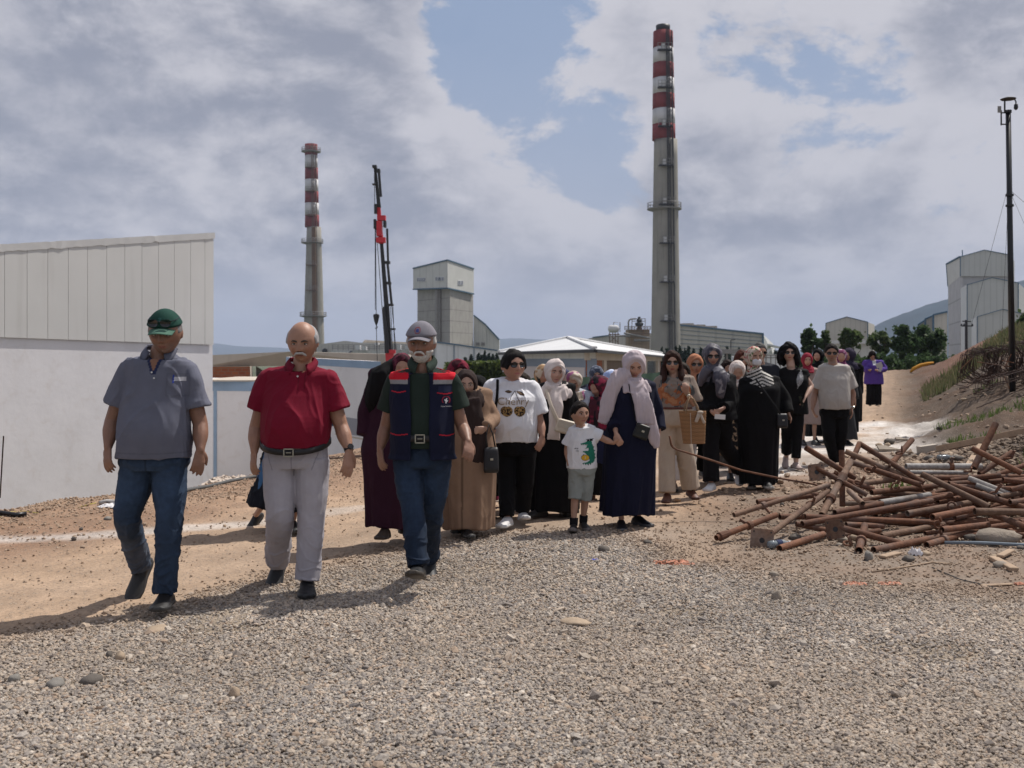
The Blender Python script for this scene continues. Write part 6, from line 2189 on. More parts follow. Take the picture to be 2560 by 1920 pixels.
 def beard(p):
  x,y,z=p[...,0],p[...,1],p[...,2]
  lip=np.exp(-(x/.020)**4-((z+.060)/.007)**4)
  side_=ms(np.abs(x),.030,.045)*ms(-z,.005,.03)*(1-ms(y,-.015,.0))
  low=ms(-z,.062,.074)
  return np.clip(np.maximum(side_*ms(-z-.0*x,.02,.05),low)*(1-ms(y,-.02,.0))*(1-lip),0,1)
 s.shell('beard',beard,.0065,white,M_hair,.003,inset=.012)
 moust(s,white,.032,.012)
 s.shell('hair',lambda p:(1-ms(p[...,2],.050,.060))*ms(p[...,2]+.7*np.clip(p[...,1],0,1),-.012,.002)*ms(p[...,1],-.045,-.03),.007,(.45,.44,.43),M_hair,.003)
 cg=np.array((.20,.19,.215))
 def capcol(q,c,co):
  r=np.hypot(q[:,0]+.006,(q[:,2]-.083)*.9);fr=q[:,1]<-.02
  c[fr&(r>.014)&(r<.0185)]=(.22,.03,.05)
  c[fr&(r<.010)]=(.05,.06,.20)
  c[(np.abs(q[:,0])<.0012)&~fr]*=.6
  return c
 s.capo=s.shell('cap',lambda p:ms(p[...,2],.036,.046),.017,cg,M_cloth,0,inset=.012,colf=capcol)
 brim(s,tuple(cg),tuple(cg*.5),z0=.050,drop=.008)
 bevel_shoe('shoe',s.j['ankL'],s.j['toeL'],s.root,(.016,.016,.017),(.045,.036,.028),.30,.112,up=(0,.3,1))
 bevel_shoe('shoe',s.j['ankR'],s.j['toeR'],s.root,(.02,.02,.021),(.02,.02,.02),.29,.108,up=(0,-.45,.85))
 return s
import time as _t
_t0=_t.time()
man_grey();man_maroon();man_vest()
print('men',_t.time()-_t0)
# ================================================================== THE CROWD BEHIND
GRP='visitors walking behind the three men'
def depth(feet):
 return CAMZ*2560/(feet-HORIZ)
def mk(label,px,top,Y,yaw=0.0,sex='f',hyaw=None,hpitch=.10,sh=None,chest=None,waist=None,hip=None,belly=0.0,bust=.022,seed=0,vox=.009,skin=None,hx=None,hroll=0.0,hat=.012,sink=0.0,**kw):
 x=P(px,HORIZ,Y).x
 g=gz(x,Y)
 zt=CAMZ-(top-HORIZ)*Y/2560
 h=zt-g+sink
 s=Person(label,px,HORIZ+(CAMZ-g)*2560/Y,h-hat,Y=Y,yaw=yaw,sex=sex,group=GRP,seed=seed,vox=vox,skin=skin,zoff=-sink,**kw)
 s.hyaw=yaw if hyaw is None else hyaw;s.hpitch=hpitch;s.hroll=hroll
 k=h/1.6
 if sh:
  for K,sg in(('L',-1),('R',1)):
   d_=s.r*sg*(sh-abs(np.dot(s.j['sho'+K],s.r)))
   for nm in('sho','elb','wri','tip'):s.j[nm+K]=s.j[nm+K]+d_
 shw=sh or(.120 if sex=='m' else .105)*h
 s.body_w=dict(sh=(shw*1.10,.092 if sex!='c' else .06),chest=chest or(shw*.98,.125*k),waist=waist or(shw*.88,.12*k),hip=hip or(shw*1.0,.13*k))
 s.belly=belly;s.bust=bust;s.lift=.036
 if hx is not None:
  s.j['head'][0]=s.J(hx,0)[0]
  s.j['neck'][0]+=.5*(s.j['head'][0]-s.j['neck'][0])
 return s
def shoes(s,col=(.014,.014,.015),sole=(.03,.03,.03),L=.25,W=.09,**kw):
 for K in 'LR':
  t=s.j['toe'+K]
  up=(0,0,1)if abs(t[2])<.5 else tuple(unit(np.array((0,0,1))+s.f*.8))
  bevel_shoe('shoe',s.j['ank'+K],t,s.root,col,sole,L,W,up=up,**kw)
def floral(base,spots,sc=28,thr=.25,seed=1):
 base=np.array(base)
 def f(co,c,q):
  c[:]=base
  for i,(col,t)in enumerate(spots):
   n_=fnoise(co+i*1.7,sc*(1+.2*i),2,seed+i*2)
   c[n_>t]=col
  return c
 return f
def hairdo(s,col,locks,cap=.016,rough=.006,men=False,vox=None):
 """head of hair plus hanging locks: list of (points head-local, radii)"""
 def m(p):
  x,y,z=p[...,0],p[...,1],p[...,2]
  if men:hl=np.interp(y,[-.10,-.065,-.045,-.018,.018,.1],[.074,.062,.030,.008,-.035,-.06])
  else:hl=np.interp(y,[-.10,-.070,-.050,-.025,.010,.1],[.070,.060,.030,-.020,-.045,-.075])
  hl=hl-(9.0 if men else 19.0)*x*x*sst(-y,.02,.06)+.003*np.sin(x*260)
  return np.clip((z-hl)/.032,0,1)**.6
 def ex(S):
  for pts,rad in locks:
   S.limb([s.hl(p)for p in pts],[r*s.hs if np.isscalar(r)else(r[0]*s.hs,r[1]*s.hs)for r in rad],12)
 def cf(q,c,co):
  n_=fnoise(co*np.array((1,1,.25)),60,2,3)
  return c*(1+.5*n_[:,None])
 return s.shell('hair',m,cap,col,M_hair,rough,inset=.005,extra=ex,colf=cf,vox=vox or .0065)
BLACK=(.0065,.0062,.007)
SK1=(.40,.235,.165);SK2=(.33,.19,.13);SK3=(.43,.27,.20)
# ---- blue coat half hidden behind the maroon polo
s=mk('person in denim blue coat and dark skirt, almost hidden behind the maroon polo',728,862,8.6,yaw=.15,seed=21,sh=.185)
s.j['head']=s.J(757,884);s.j['head'][1]+=.01
s.j['ankL']=s.J(640,1305,.25)+[0,0,.06];s.j['toeL']=unit((-.3,-.55,-.55));s.j['ankR']=s.J(733,1300,-.1)
s.setj(elbR=(826,1040,0),wriR=(800,1060,-.1),tipR=(785,1062,-.14),elbL=(672,1030,.1),wriL=(664,1075,0),tipL=(660,1110,-.02))
s.build_body()
s.robe((.035,.10,.21),hem_z=.36,hemw=(.25,.17),mat=M_denim,fold=.04,shear=(-.05,0))
S=Soup();S.limb([s.j['pel'],s.j['pel']-[.02,0,.3],s.j['pel']-[.06,0,.62]],[(.16,.13),(.24,.17),(.32,.24)],32,side=s.r,ends=False)
s.cloth('skirt',S,(.010,.011,.016),M_blackc,None,3,.016,8,stretch=(1.5,1.5,.3))
s.hijab((.30,.27,.24));shoes(s,(.012,.012,.013))
# ---- maroon patterned scarf, black shawl, plum dress
s=mk('woman with maroon patterned headscarf and long plum dress, left of the vest',972,880,7.95,yaw=.05,seed=22,hx=1004,sh=.195,hip=(.20,.16),hyaw=.2)
s.setj(shoL=(945,935,.0),shoR=(1040,938,.05),elbL=(918,1030,.02),wriL=(914,1092,-.03),tipL=(913,1156,-.05))
s.handout['L']=np.array((-.7,-.7,0))
s.j['ankL']=s.J(962,1318,-.12)+[0,0,.0];s.j['toeL']=unit((-.1,-1,.1));s.j['ankR']=s.J(1008,1300,.2)
s.build_body(skin=None)if False else s.build_body()
s.robe((.030,.009,.019),hem_z=.16,hemw=(.175,.18),fold=.05,sleeve_r=(.088,.070),shear=(.0,0),mat=M_blackc)
s.hijab((.07,.012,.022),drape=False,colf=floral((.055,.010,.020),[((.13,.03,.05),.1),((.02,.006,.01),.35)],34,seed=2))
S=Soup();S.limb([s.J(978,918,-.02),s.J(955,945,-.05),s.J(935,990,-.05),s.J(930,1035,-.02)],[(.06,.08),(.10,.11),(.07,.09),(.02,.03)],20,side=s.r)
s.cloth('shawl',S,BLACK,M_blackc,None,3,.012,8,stretch=(1.5,1.5,.5))
shoes(s,(.05,.035,.025),(.03,.022,.018),.26,.10)
# ---- old woman in tan coat
s=mk('elderly woman in long tan coat with dark brown headscarf and glasses',1172,921,8.3,yaw=.12,seed=23,hx=1166,sh=.185,hip=(.215,.17),waist=(.20,.16),hyaw=.1,hpitch=.12,skin=(.42,.26,.19),belly=.02)
s.setj(shoL=(1128,985,.0),shoR=(1210,985,.05),elbR=(1234,1046,.02),wriR=(1212,1072,-.18),tipR=(1186,1078,-.24),elbL=(1120,1050,.05),wriL=(1130,1090,-.05),tipL=(1140,1120,-.1))
s.j['ankL']=s.J(1143,1300,.1);s.j['ankR']=s.J(1166,1312,-.1)
s.build_body(lips=(.34,.14,.12));s.face_parts()
s.robe((.235,.150,.10),hem_z=.08,hemw=(.195,.19),fold=.065,sleeve_r=(.068,.056),colf=lambda co,c,no:np.where((np.abs(co[:,0]-s.j['pel'][0]+.045)<.006)[:,None]&(co[:,2]<.9)[:,None],c*.5,c))
n_=s.j['neck']
s.hijab((.032,.020,.018),shoulder=.74,chest=.12,low=.06,tails=[([n_+s.f*.13+[.02,0,-.04],n_+s.f*.17+[.05,0,-.25],n_+s.f*.17+[.07,0,-.42],n_+s.f*.16+[.045,0,-.55]],[(.07,.03),(.075,.022),(.085,.02),(.06,.012)])])
mb=MB()
for sg in(-1,1):
 c_=[s.hl((sg*.031+.021*math.cos(a),-.101,.002+.017*math.sin(a)))for a in np.linspace(0,2*PI,13)]
 mb.tube([tuple(v)for v in c_],.0014,5,False)
mesh_obj('glasses',np.array(mb.V),mb.F,M_metal,s.root)
shoes(s,(.012,.011,.011))
# ---- heads behind the vest and the tan coat
s=mk('person with crimson draped headscarf, between vest shoulder and brown headscarf',1146,897,9.6,seed=24,vox=.011,yaw=.2,hpitch=.3)
s.build_body();s.robe((.16,.012,.03),vox=.012);s.hijab((.15,.012,.028),thick=.02,shoulder=1.0,colf=floral((.16,.012,.03),[((.04,.006,.012),.35)],20,seed=5))
s=mk('person with black headscarf and raspberry top, between tan coat and white t-shirt',1196,936,9.9,seed=25,vox=.011,yaw=-.5,hpitch=.25,sh=.175)
s.setj(elbR=(1230,1020,0),wriR=(1226,1060,-.1),tipR=(1222,1082,-.12))
s.build_body();s.robe((.22,.02,.065),vox=.012);s.hijab(BLACK,mat=M_blackc,chest=.05,shoulder=.7)
# ---- woman in white t-shirt with cherry print
s=mk('woman with sunglasses, white cherry print t-shirt and black trousers',1282,872,8.75,yaw=.12,seed=26,hx=1283,sh=.195,chest=(.215,.165),waist=(.205,.165),hip=(.195,.165),belly=.045,bust=.04,hyaw=.42,hpitch=-.02,skin=(.36,.195,.135),vox=.0068,headsc=1.10)
s.setj(shoL=(1226,962,.03),shoR=(1332,966,.0),elbL=(1218,1050,.06),elbR=(1350,1056,.0),wriR=(1356,1090,-.08),tipR=(1344,1130,-.14),wriL=(1224,1088,-.14),tipL=(1236,1070,-.2),neck=(1281,950,0),
  hipL=(1262,1130,0),hipR=(1312,1130,0),kneL=(1266,1200,-.04),kneR=(1312,1200,.0),ankL=(1268,1290,-.16),ankR=(1307,1276,.12),pel=(1284,1090,0))
s.j['toeL']=unit((-.35,-1,.05));s.j['toeR']=unit((.12,-1,.2));s.handout['R']=np.array((.5,-.85,0))
s.build_body(armr=1.28,wide=1.12,lips=(.38,.13,.12));s.face_parts(brow_col=(.015,.012,.010),eyes=False)
S=Soup();S.rings(s.torso_rings(s.J(0,1108)[2],.008,hemw=(.20,.165),fold=.006,foldk=6,neckr=.092,front_drop=-.02))
s.sleeve(S,'L',.74,.092,.098);s.sleeve(S,'R',.74,.092,.098)
ncz=s.j['neck']
def tcol(co,c,no):
 r_=np.hypot(co[:,0]-ncz[0],(co[:,2]-ncz[2]-.03))
 return c
tee=s.cloth('t_shirt',S,(.66,.655,.68),M_cloth,.0068,3,.012,7.0,colf=tcol,stretch=(1,1,.7))
gold=(.25,.17,.085)
lettering('cherry_lettering','Cherry',tee,s.yaw,s.J(1277,1002),.262,gold,s.root,-.012,height=.082)
def leop(u,v):
 for cx_ in(-.066,.044):
  uu,vv=u-cx_,v
  r=math.hypot(uu/1.06,vv*1.08+.022*abs(uu)/.05*-0.3)
  if r<.047 and not(abs(uu)<.010 and vv>.040):
   n_=mnoise.noise(Vector((u*75,v*75,1.3)))
   n2=mnoise.noise(Vector((u*75+9,v*75,4.3)))
   return(.012,.009,.008)if(abs(n_)<.14 or n2>.32)else(.33,.20,.075)
 return None
mosaic('cherry_print',tee,s.yaw,s.J(1280,1026),.24,.11,.0028,leop,s.root)
def stems(u,v):
 for pts in(((.006,.062),(-.028,.02),(-.060,-.046)),((.006,.062),(.018,.01),(.040,-.046))):
  for(a,b)in zip(pts[:-1],pts[1:]):
   t=((u-a[0])*(b[0]-a[0])+(v-a[1])*(b[1]-a[1]))/((b[0]-a[0])**2+(b[1]-a[1])**2)
   if 0<=t<=1 and math.hypot(u-a[0]-t*(b[0]-a[0]),v-a[1]-t*(b[1]-a[1]))<.0022:return(.05,.035,.03)
 for(cx_,cy_,an,l_,w_)in((-.050,.055,-.05,.032,.012),(.050,.042,-.45,.038,.014)):
  du,dv=u-cx_,v-cy_
  a_=du*math.cos(an)+dv*math.sin(an);b_=-du*math.sin(an)+dv*math.cos(an)
  if abs(a_)<l_ and abs(b_)<w_*(1-(a_/l_)**2):return(.06,.035,.022)if abs(b_)>.0018 else(.22,.14,.08)
 return None
mosaic('stem_print',tee,s.yaw,s.J(1282,994),.20,.15,.0028,stems,s.root)
S=Soup();s.legs_soup(S,s.J(0,1088)[2],.100,.080,.066,frac=.98)
s.cloth('trousers',S,BLACK,M_blackc,None,3,.010,8)
hairdo(s,(.012,.010,.010),[([(0,.07,.03),(0,.10,-.01),(0,.09,-.05)],[.05,.045,.025])])
s.sunglasses(.029,.020)
S=Soup();S.limb([s.J(1244,950,-.10),s.J(1243,985,-.165),s.J(1238,1030,-.20),s.J(1234,1090,-.18)],[(.012,.004)]*4,8,side=s.r);V,Fc=S.arr()
strap_=mesh_obj('bag_strap',V,Fc,M_blackc,s.root,True,np.tile(np.array(BLACK),(len(V),1)))
mb=MB();mb.tube([tuple(s.hl((-.086,.0,-.036))),tuple(s.hl((-.086,-.001,-.046)))],.006,8);mesh_obj('earring',np.array(mb.V),mb.F,M_frame,s.root)
shoes(s,(.60,.58,.58),(.55,.55,.55),.26,.098)
# ---- girl with bare legs and the dark skirt behind her
s=mk('girl in white sneakers and frayed denim skirt, behind the cherry t-shirt',1305,930,9.7,seed=27,vox=.010,sh=.16)
s.setj(ankL=(1290,1262,.0),ankR=(1328,1268,-.05),kneL=(1287,1190,0),kneR=(1331,1190,0))
s.build_body(bare_legs=True);
S=Soup();S.rings(s.torso_rings(s.j['pel'][2]-.05,.01));s.sleeve(S,'L',.7);s.sleeve(S,'R',.7);s.cloth('t_shirt',S,(.4,.4,.4),M_cloth,.012)
S=Soup();S.limb([s.j['pel']+[0,0,.08],s.j['pel']-[0,0,.22]],[(.15,.12),(.20,.15)],28,side=s.r,ends=False);s.cloth('skirt',S,(.05,.06,.07),M_denim,.010)
hairdo(s,(.02,.014,.01),[]);shoes(s,(.60,.60,.60),(.55,.55,.55),.23,.08)
s=mk('person in long black skirt, hidden between tan coat and white t-shirt',1243,955,9.2,seed=28,vox=.011,sh=.14)
s.build_body();s.robe(BLACK,hem_z=.22,mat=M_blackc,vox=.012,hemw=(.17,.17));s.hijab((.02,.02,.022));shoes(s)
# ---- white scarf, black dress
s=mk('smiling woman with cream white headscarf and black dress, behind the boy',1388,895,9.3,yaw=.05,seed=29,hx=1387,sh=.160,hip=(.175,.145),hyaw=.22,hpitch=.10,hroll=.06,skin=(.42,.245,.18),vox=.0075)
s.setj(shoL=(1360,972,0),shoR=(1420,970,.02),elbL=(1352,1030,.05),elbR=(1441,1030,.08),wriL=(1364,1078,0),tipL=(1368,1110,-.05),wriR=(1432,1078,-.02),tipR=(1425,1110,-.05),
  ankL=(1352,1268,-.10),ankR=(1410,1262,.1))
s.j['toeL']=unit((-.8,-.6,.05))
s.build_body(lips=(.42,.16,.15));s.face_parts(brow_col=(.03,.02,.018))
s.robe(BLACK,hem_z=.055,hemw=(.225,.20),mat=M_blackc,fold=.065,sleeve_r=(.072,.064))
n_=s.j['neck']
s.hijab((.60,.52,.49),shoulder=.80,chest=.11,low=.05,fold=.007,tails=[([n_+s.f*.11+[.0,0,-.08],n_+s.f*.175+[-.005,0,-.22],n_+s.f*.18+[-.02,0,-.42],n_+s.f*.17+[-.03,0,-.52]],[(.055,.03),(.062,.020),(.060,.018),(.055,.014)]),
              ([n_+s.f*.11+[-.05,0,-.03],n_+s.f*.08+[-.13,0,-.12],n_+s.f*.04+[-.165,0,-.22]],[(.05,.04),(.045,.05),(.02,.02)])])
S=Soup();S.limb([s.J(1366,975,-.17),s.J(1376,1010,-.22),s.J(1384,1030,-.23),s.J(1396,1056,-.22)],[(.016,.004)]*4,8,side=s.r);V,Fc=S.arr()
mesh_obj('bag_strap',V,Fc,M_cloth,s.root,True,np.tile(np.array((.50,.43,.35)),(len(V),1)))
shoes(s,(.016,.013,.012),(.03,.026,.022),.26,.092)
def handbag(label,c,w,h,d,col,yaw=0,roll=0.0,mat=None,strap=None,flap=False,buckle=True,puff=.35,group=None):
 """soft bag with rounded body"""
 root=empty('handbag',tuple(c),label,'handbag',group)
 M=Matrix.Rotation(yaw,3,'Z')@Matrix.Rotation(roll,3,'Y')
 V=[];n,m=28,14
 for i in range(m):
  t=-1+2*i/(m-1)
  pw=(1-abs(t)**6)**.5 if abs(t)<1 else 0.05
  pw=max(pw,.12)
  for k in range(n):
   a=2*PI*k/n
   x=math.copysign(abs(math.cos(a))**.45,math.cos(a))*w/2*(.82+.18*pw)*(1-.06*t)
   y=math.copysign(abs(math.sin(a))**.7,math.sin(a))*d/2*(pw*(1-puff*(t*.5+.5)))
   V.append(tuple(M@Vector((x,y,t*h/2))))
 Fc=[(i*n+k,i*n+(k+1)%n,(i+1)*n+(k+1)%n,(i+1)*n+k)for i in range(m-1)for k in range(n)]
 Fc+=[tuple(range(n))[::-1],tuple((m-1)*n+k for k in range(n))]
 b=mesh_obj('bag_body',V,Fc,mat or M_leather,root,True,np.tile(np.array(col,float),(len(V),1)))
 if flap:
  mb=MB();mb.box(tuple(M@Vector((0,-d*.42,h*.16))),(w*.86,.012,h*.52),R=M);o=mesh_obj('flap',np.array(mb.V),mb.F,mat or M_leather,root,False,np.tile(np.array(col)*.9,(len(mb.V),1)))
 if buckle:
  mb=MB();mb.box(tuple(M@Vector((w*.05,-d*.52,h*.05))),(.022,.008,.016),R=M);mesh_obj('buckle',np.array(mb.V),mb.F,M_metal,root)
 if strap:
  mb=MB();mb.tube([tuple(Vector(p)-Vector(c))for p in strap],.006,8);mesh_obj('handle',np.array(mb.V),mb.F,mat or M_leather,root,True,np.tile(np.array(col,float),(len(mb.V),1)))
 return root
handbag('cream white shoulder bag at the hip of the cream headscarf',P(1413,1067,9.05),.165,.125,.07,(.52,.45,.36),roll=.25,flap=True)
c_=P(1228,1150,8.1)
handbag('black leather handbag hanging from the arm of the tan coat',c_,.118,.205,.09,(.014,.014,.016),strap=[P(1216,1120,8.1),P(1215,1090,8.08),P(1222,1062,8.08),P(1232,1085,8.1),P(1238,1118,8.12)])
# ---- boy
s=mk('boy in white crocodile t-shirt and grey shorts holding a hand',1450,1002,8.55,yaw=.05,sex='c',seed=30,hx=1449,sh=.105,chest=(.118,.085),waist=(.115,.085),hip=(.120,.09),hyaw=.42,hpitch=-.02,skin=(.36,.205,.14),vox=.0062,hat=.006,headsc=.86)
s.setj(shoL=(1428,1080,0),shoR=(1480,1076,0),elbL=(1418,1122,.03),wriL=(1419,1150,-.02),tipL=(1420,1172,-.04),elbR=(1510,1098,.0),wriR=(1534,1108,-.02),tipR=(1551,1100,-.04),neck=(1451,1068,0),pel=(1454,1168,0),
  hipL=(1440,1180,0),hipR=(1468,1180,0),kneL=(1438,1240,-.03),kneR=(1464,1242,.02),ankL=(1434,1308,-.06),ankR=(1458,1300,.06))
s.j['toeL']=unit((-.12,-1,.28));s.j['toeR']=unit((.25,-1,.05));s.handout['R']=np.array((0,-.6,-.8));s.curl=.9
s.build_body(bare_legs=True,lips=(.36,.14,.12));s.face_parts(brow_col=(.012,.010,.009))
S=Soup();S.rings(s.torso_rings(s.J(0,1170)[2],.006,hemw=(.128,.092),fold=.008,foldk=5,neckr=.052,top=1.05))
s.sleeve(S,'L',.72,.058,.064);s.sleeve(S,'R',.70,.058,.062)
ncb=s.j['neck'].copy();skb=s.skin
def bcol(co,c,no):
 r_=np.hypot(co[:,0]-ncb[0],(co[:,2]-ncb[2]-.012))
 return c
btee=s.cloth('t_shirt',S,(.64,.64,.66),M_cloth,.006,3,.007,11.0,colf=bcol)
GR=(.015,.15,.10);GD=(.010,.085,.06)
def croc(u,v):
 u=u/1.28
 # upright crocodile with open jaws, dark glasses and a yellow round fruit
 head=[(-.048,.064),(-.030,.070),(-.012,.078),(.004,.088),(.022,.088),(.030,.076),(.030,.060),(.018,.048),(.000,.052),(-.020,.058),(-.044,.056)]
 jaw=[(-.006,.050),(.018,.050),(.016,.032),(-.004,.026),(-.020,.020),(-.006,.034)]
 body_=[(.010,.056),(.032,.060),(.040,.030),(.046,-.010),(.052,-.052),(.046,-.086),(.020,-.100),(-.012,-.104),(-.030,-.094),(-.006,-.090),(.012,-.076),(.010,-.050),(-.004,-.030),(-.018,-.012),(-.030,-.006),(-.030,.002),(-.012,.004),(.004,.004),(.006,.030)]
 if pinside(u,v,[(-.006,.094),(.012,.098),(.012,.084),(-.004,.082)])or pinside(u,v,[(.014,.098),(.034,.102),(.034,.086),(.016,.084)]):return(.008,.008,.010)
 if pinside(u,v,[(-.012,.100),(.042,.106),(.042,.102),(-.012,.096)]):return(.008,.008,.010)
 # teeth
 for k in range(4):
  x0=-.040+k*.011
  if pinside(u,v,[(x0,.058),(x0+.007,.058),(x0+.003,.048)]):return(.20,.20,.21)
 if pinside(u,v,head)or pinside(u,v,jaw):return GR
 r=math.hypot((u+.016)/1.1,v+.052)
 if r<.023:return(.55,.32,.03)if not(abs(u+.016)<.003 and abs(v+.052)<.010)else(.5,.45,.35)
 if r<.025:return(.02,.02,.02)
 if pinside(u,v,[(-.034,-.030),(-.024,-.022),(-.020,-.034)]):return(.02,.015,.01)
 if pinside(u,v,body_):return GR if(u*9+v*3)%.09>.012 else GD
 # back and tail spikes
 for(x0,y0)in((-.030,-.108),(-.014,-.114),(.002,-.116),(.018,-.112),(.034,-.100)):
  if pinside(u,v,[(x0-.006,y0+.012),(x0+.007,y0+.014),(x0+.002,y0-.002)]):return GD
 for(x0,y0)in((.044,.034),(.050,.004),(.055,-.026),(.057,-.056)):
  if pinside(u,v,[(x0-.008,y0+.008),(x0+.004,y0),(x0-.006,y0-.008)]):return GD
 return None
mosaic('crocodile_print',btee,s.yaw,s.J(1466,1126),.18,.25,.0022,croc,s.root)
lettering('small_lettering','SEE YOU',btee,s.yaw,s.J(1438,1119),.030,(.02,.02,.02),s.root,.03,height=.010)
lettering('small_lettering','LATER',btee,s.yaw,s.J(1440,1125),.024,(.02,.02,.02),s.root,.03,height=.008)
S=Soup();s.legs_soup(S,s.J(0,1160)[2],.066,.056,.058,frac=.10,seat=(.122,.092))
s.cloth('shorts',S,(.24,.26,.245),M_cloth,None,3,.007,12)
hairdo(s,(.012,.009,.008),[],cap=.012,rough=.004,vox=.0055,men=True)
for K in 'LR':
 S=Soup();a_=s.j['ank'+K];k_=s.j['kne'+K];S.limb([a_-[0,0,.02],a_+(k_-a_)*.20],[.034,.036],12,ends=False);V,Fc=S.arr();mesh_obj('sock',V,Fc,M_blackc,s.root,True,np.tile(np.array((.012,.012,.014)),(len(V),1)))
shoes(s,(.022,.02,.02),(.14,.12,.11),.19,.076)
# ---- navy dress, pink scarf
s=mk('woman with pale pink headscarf and long navy dress holding the boy',1577,875,8.75,yaw=-.02,seed=31,hx=1586,sh=.175,chest=(.175,.125),waist=(.185,.14),hip=(.21,.17),hyaw=.02,hpitch=.42,skin=(.42,.24,.17),vox=.0072)
s.setj(shoL=(1546,966,0),shoR=(1624,966,.0),elbL=(1532,1040,.05),wriL=(1541,1086,-.20),tipL=(1552,1116,-.25),elbR=(1642,1036,.05),wriR=(1648,1078,-.02),tipR=(1643,1118,-.05),neck=(1584,950,0),
  ankL=(1553,1298,-.05),ankR=(1596,1288,.08))
s.j['toeR']=unit((.55,-.85,.0));s.j['toeL']=unit((-.05,-1,.0));s.handout['L']=np.array((-.4,-.9,0));s.curl=.9
s.build_body(lips=(.40,.14,.13));s.face_parts(brow_col=(.03,.02,.018))
s.robe((.0065,.0075,.022),hem_z=.11,hemw=(.225,.19),fold=.065,foldk=6,sleeve_r=(.085,.066),sleeve_frac=(1.72,1.9),mat=M_cloth,wr=.010,shear=(-.03,0))
n_=s.j['neck']
pink=(.46,.39,.41)
s.hijab(pink,shoulder=.72,chest=.09,fold=.0075,thick=.018,bulk=.01,
  tails=[([n_+s.f*.10+[.02,0,-.08],n_+s.f*.165+[.04,0,-.17],n_+s.f*.18+[.075,0,-.30],n_+s.f*.18+[.085,0,-.40]],[(.075,.03),(.075,.022),(.078,.020),(.078,.014)]),
    ([n_+s.f*.10+[.10,0,-.20],n_+s.f*.155+[.125,0,-.36],n_+s.f*.17+[.15,0,-.50],n_+s.f*.165+[.175,0,-.60]],[(.03,.02),(.055,.018),(.05,.015),(.02,.010)]),
    ([n_+s.f*.03+[-.05,0,.02],n_+s.f*.06+[-.14,0,-.03],n_+s.f*.08+[-.22,0,-.22],n_+s.f*.08+[-.27,0,-.40]],[(.06,.06),(.075,.05),(.065,.03),(.045,.014)])])
mb=MB();mb.tube([tuple(s.J(*p))for p in((1572,960,-.14),(1578,1000,-.18),(1588,1048,-.20),(1596,1066,-.20))],.004,6);mesh_obj('bag_cord',np.array(mb.V),mb.F,M_blackc,s.root,True,np.tile(np.array(BLACK),(len(mb.V),1)))
shoes(s,(.010,.010,.014),(.08,.08,.085),.25,.092)
handbag('small black bag slanting across the front of the navy dress',P(1604,1079,8.5),.125,.125,.06,(.008,.009,.008),roll=.35,flap=True)
# ---- floral blouse, cream trousers
s=mk('woman with long brown hair and sunglasses, floral blouse and cream trousers',1690,875,10.15,yaw=.0,seed=32,hx=1680,sh=.172,chest=(.185,.13),waist=(.165,.12),hip=(.185,.145),hyaw=-.12,hpitch=.02,skin=(.40,.235,.165),vox=.0078)
s.setj(shoL=(1654,952,0),shoR=(1722,950,0),elbL=(1643,1010,.05),wriL=(1646,1055,.02),tipL=(1650,1085,0),elbR=(1733,1010,-.02),wriR=(1717,982,-.22),tipR=(1712,955,-.26),
  ankL=(1668,1232,-.10),ankR=(1728,1220,.05),kneL=(1667,1130,-.02),kneR=(1712,1130,0),hipL=(1668,1060,0),hipR=(1702,1060,0),pel=(1686,1035,0))
s.handout['R']=np.array((-.2,-.95,.1));s.j['toeL']=unit((-.25,-1,.0));s.j['toeR']=unit((.15,-1,-.1));s.curl=1.0
s.build_body(lips=(.30,.07,.07),armr=.95);s.face_parts(eyes=False)
S=Soup();S.rings(s.torso_rings(s.J(0,1018)[2],.010,hemw=(.165,.125),neckr=.080));s.sleeve(S,'L',1.3,.095,.10);s.sleeve(S,'R',.9,.095,.10)
cx0=s.J(1682,980)
def fcol(co,c,no):
 d_=np.hypot((co[:,0]-cx0[0])/.16,(co[:,2]-cx0[2])/.13)
 fr=(no[:,1]<.1)
 n1=fnoise(co,16,3,2);n2=fnoise(co+4,20,3,3)
 c[fr&(d_<1.25)&(n2>.28)]=(.07,.075,.075)
 c[fr&(d_<1.0)&(n1>.02)]=(.33,.115,.05)
 c[fr&(d_<.9)&(n1>.38)]=(.42,.20,.10)
 return c
s.cloth('blouse',S,(.22,.175,.145),M_cloth,None,3,.012,7,colf=fcol)
S=Soup();s.legs_soup(S,s.J(0,1016)[2],.098,.088,.088,frac=.97)
s.cloth('trousers',S,(.44,.36,.28),M_cloth,None,3,.010,7)
s.waist_belt(s.J(0,1019)[2],.0,drop=0,col=(.10,.03,.02),h=.022,buckle=False)
hc=(.028,.012,.009)
hairdo(s,hc,[([(-.050,-.035,.05),(-.078,-.030,-.02),(-.082,-.045,-.09),(-.080,-.085,-.15),(-.098,-.090,-.215)],[.022,.026,.028,.028,.012]),
    ([(-.045,.02,.03),(-.085,.01,-.06),(-.095,-.01,-.13),(-.105,-.03,-.19)],[.035,.034,.034,.016]),
    ([(.050,-.030,.05),(.080,-.028,-.02),(.088,-.035,-.08),(.088,-.075,-.14),(.100,-.085,-.20)],[.022,.026,.030,.030,.012]),
    ([(.045,.02,.03),(.085,.01,-.06),(.098,-.01,-.12),(.11,-.03,-.18)],[.035,.034,.034,.016]),
    ([(0,.05,.03),(0,.07,-.07),(0,.06,-.15)],[.06,.07,.06])],rough=.006)
s.sunglasses(.027,.023)
watch(s,'R',(.30,.22,.12),face=M_metal)
shoes(s,(.11,.045,.03),(.07,.03,.022),.25,.095)
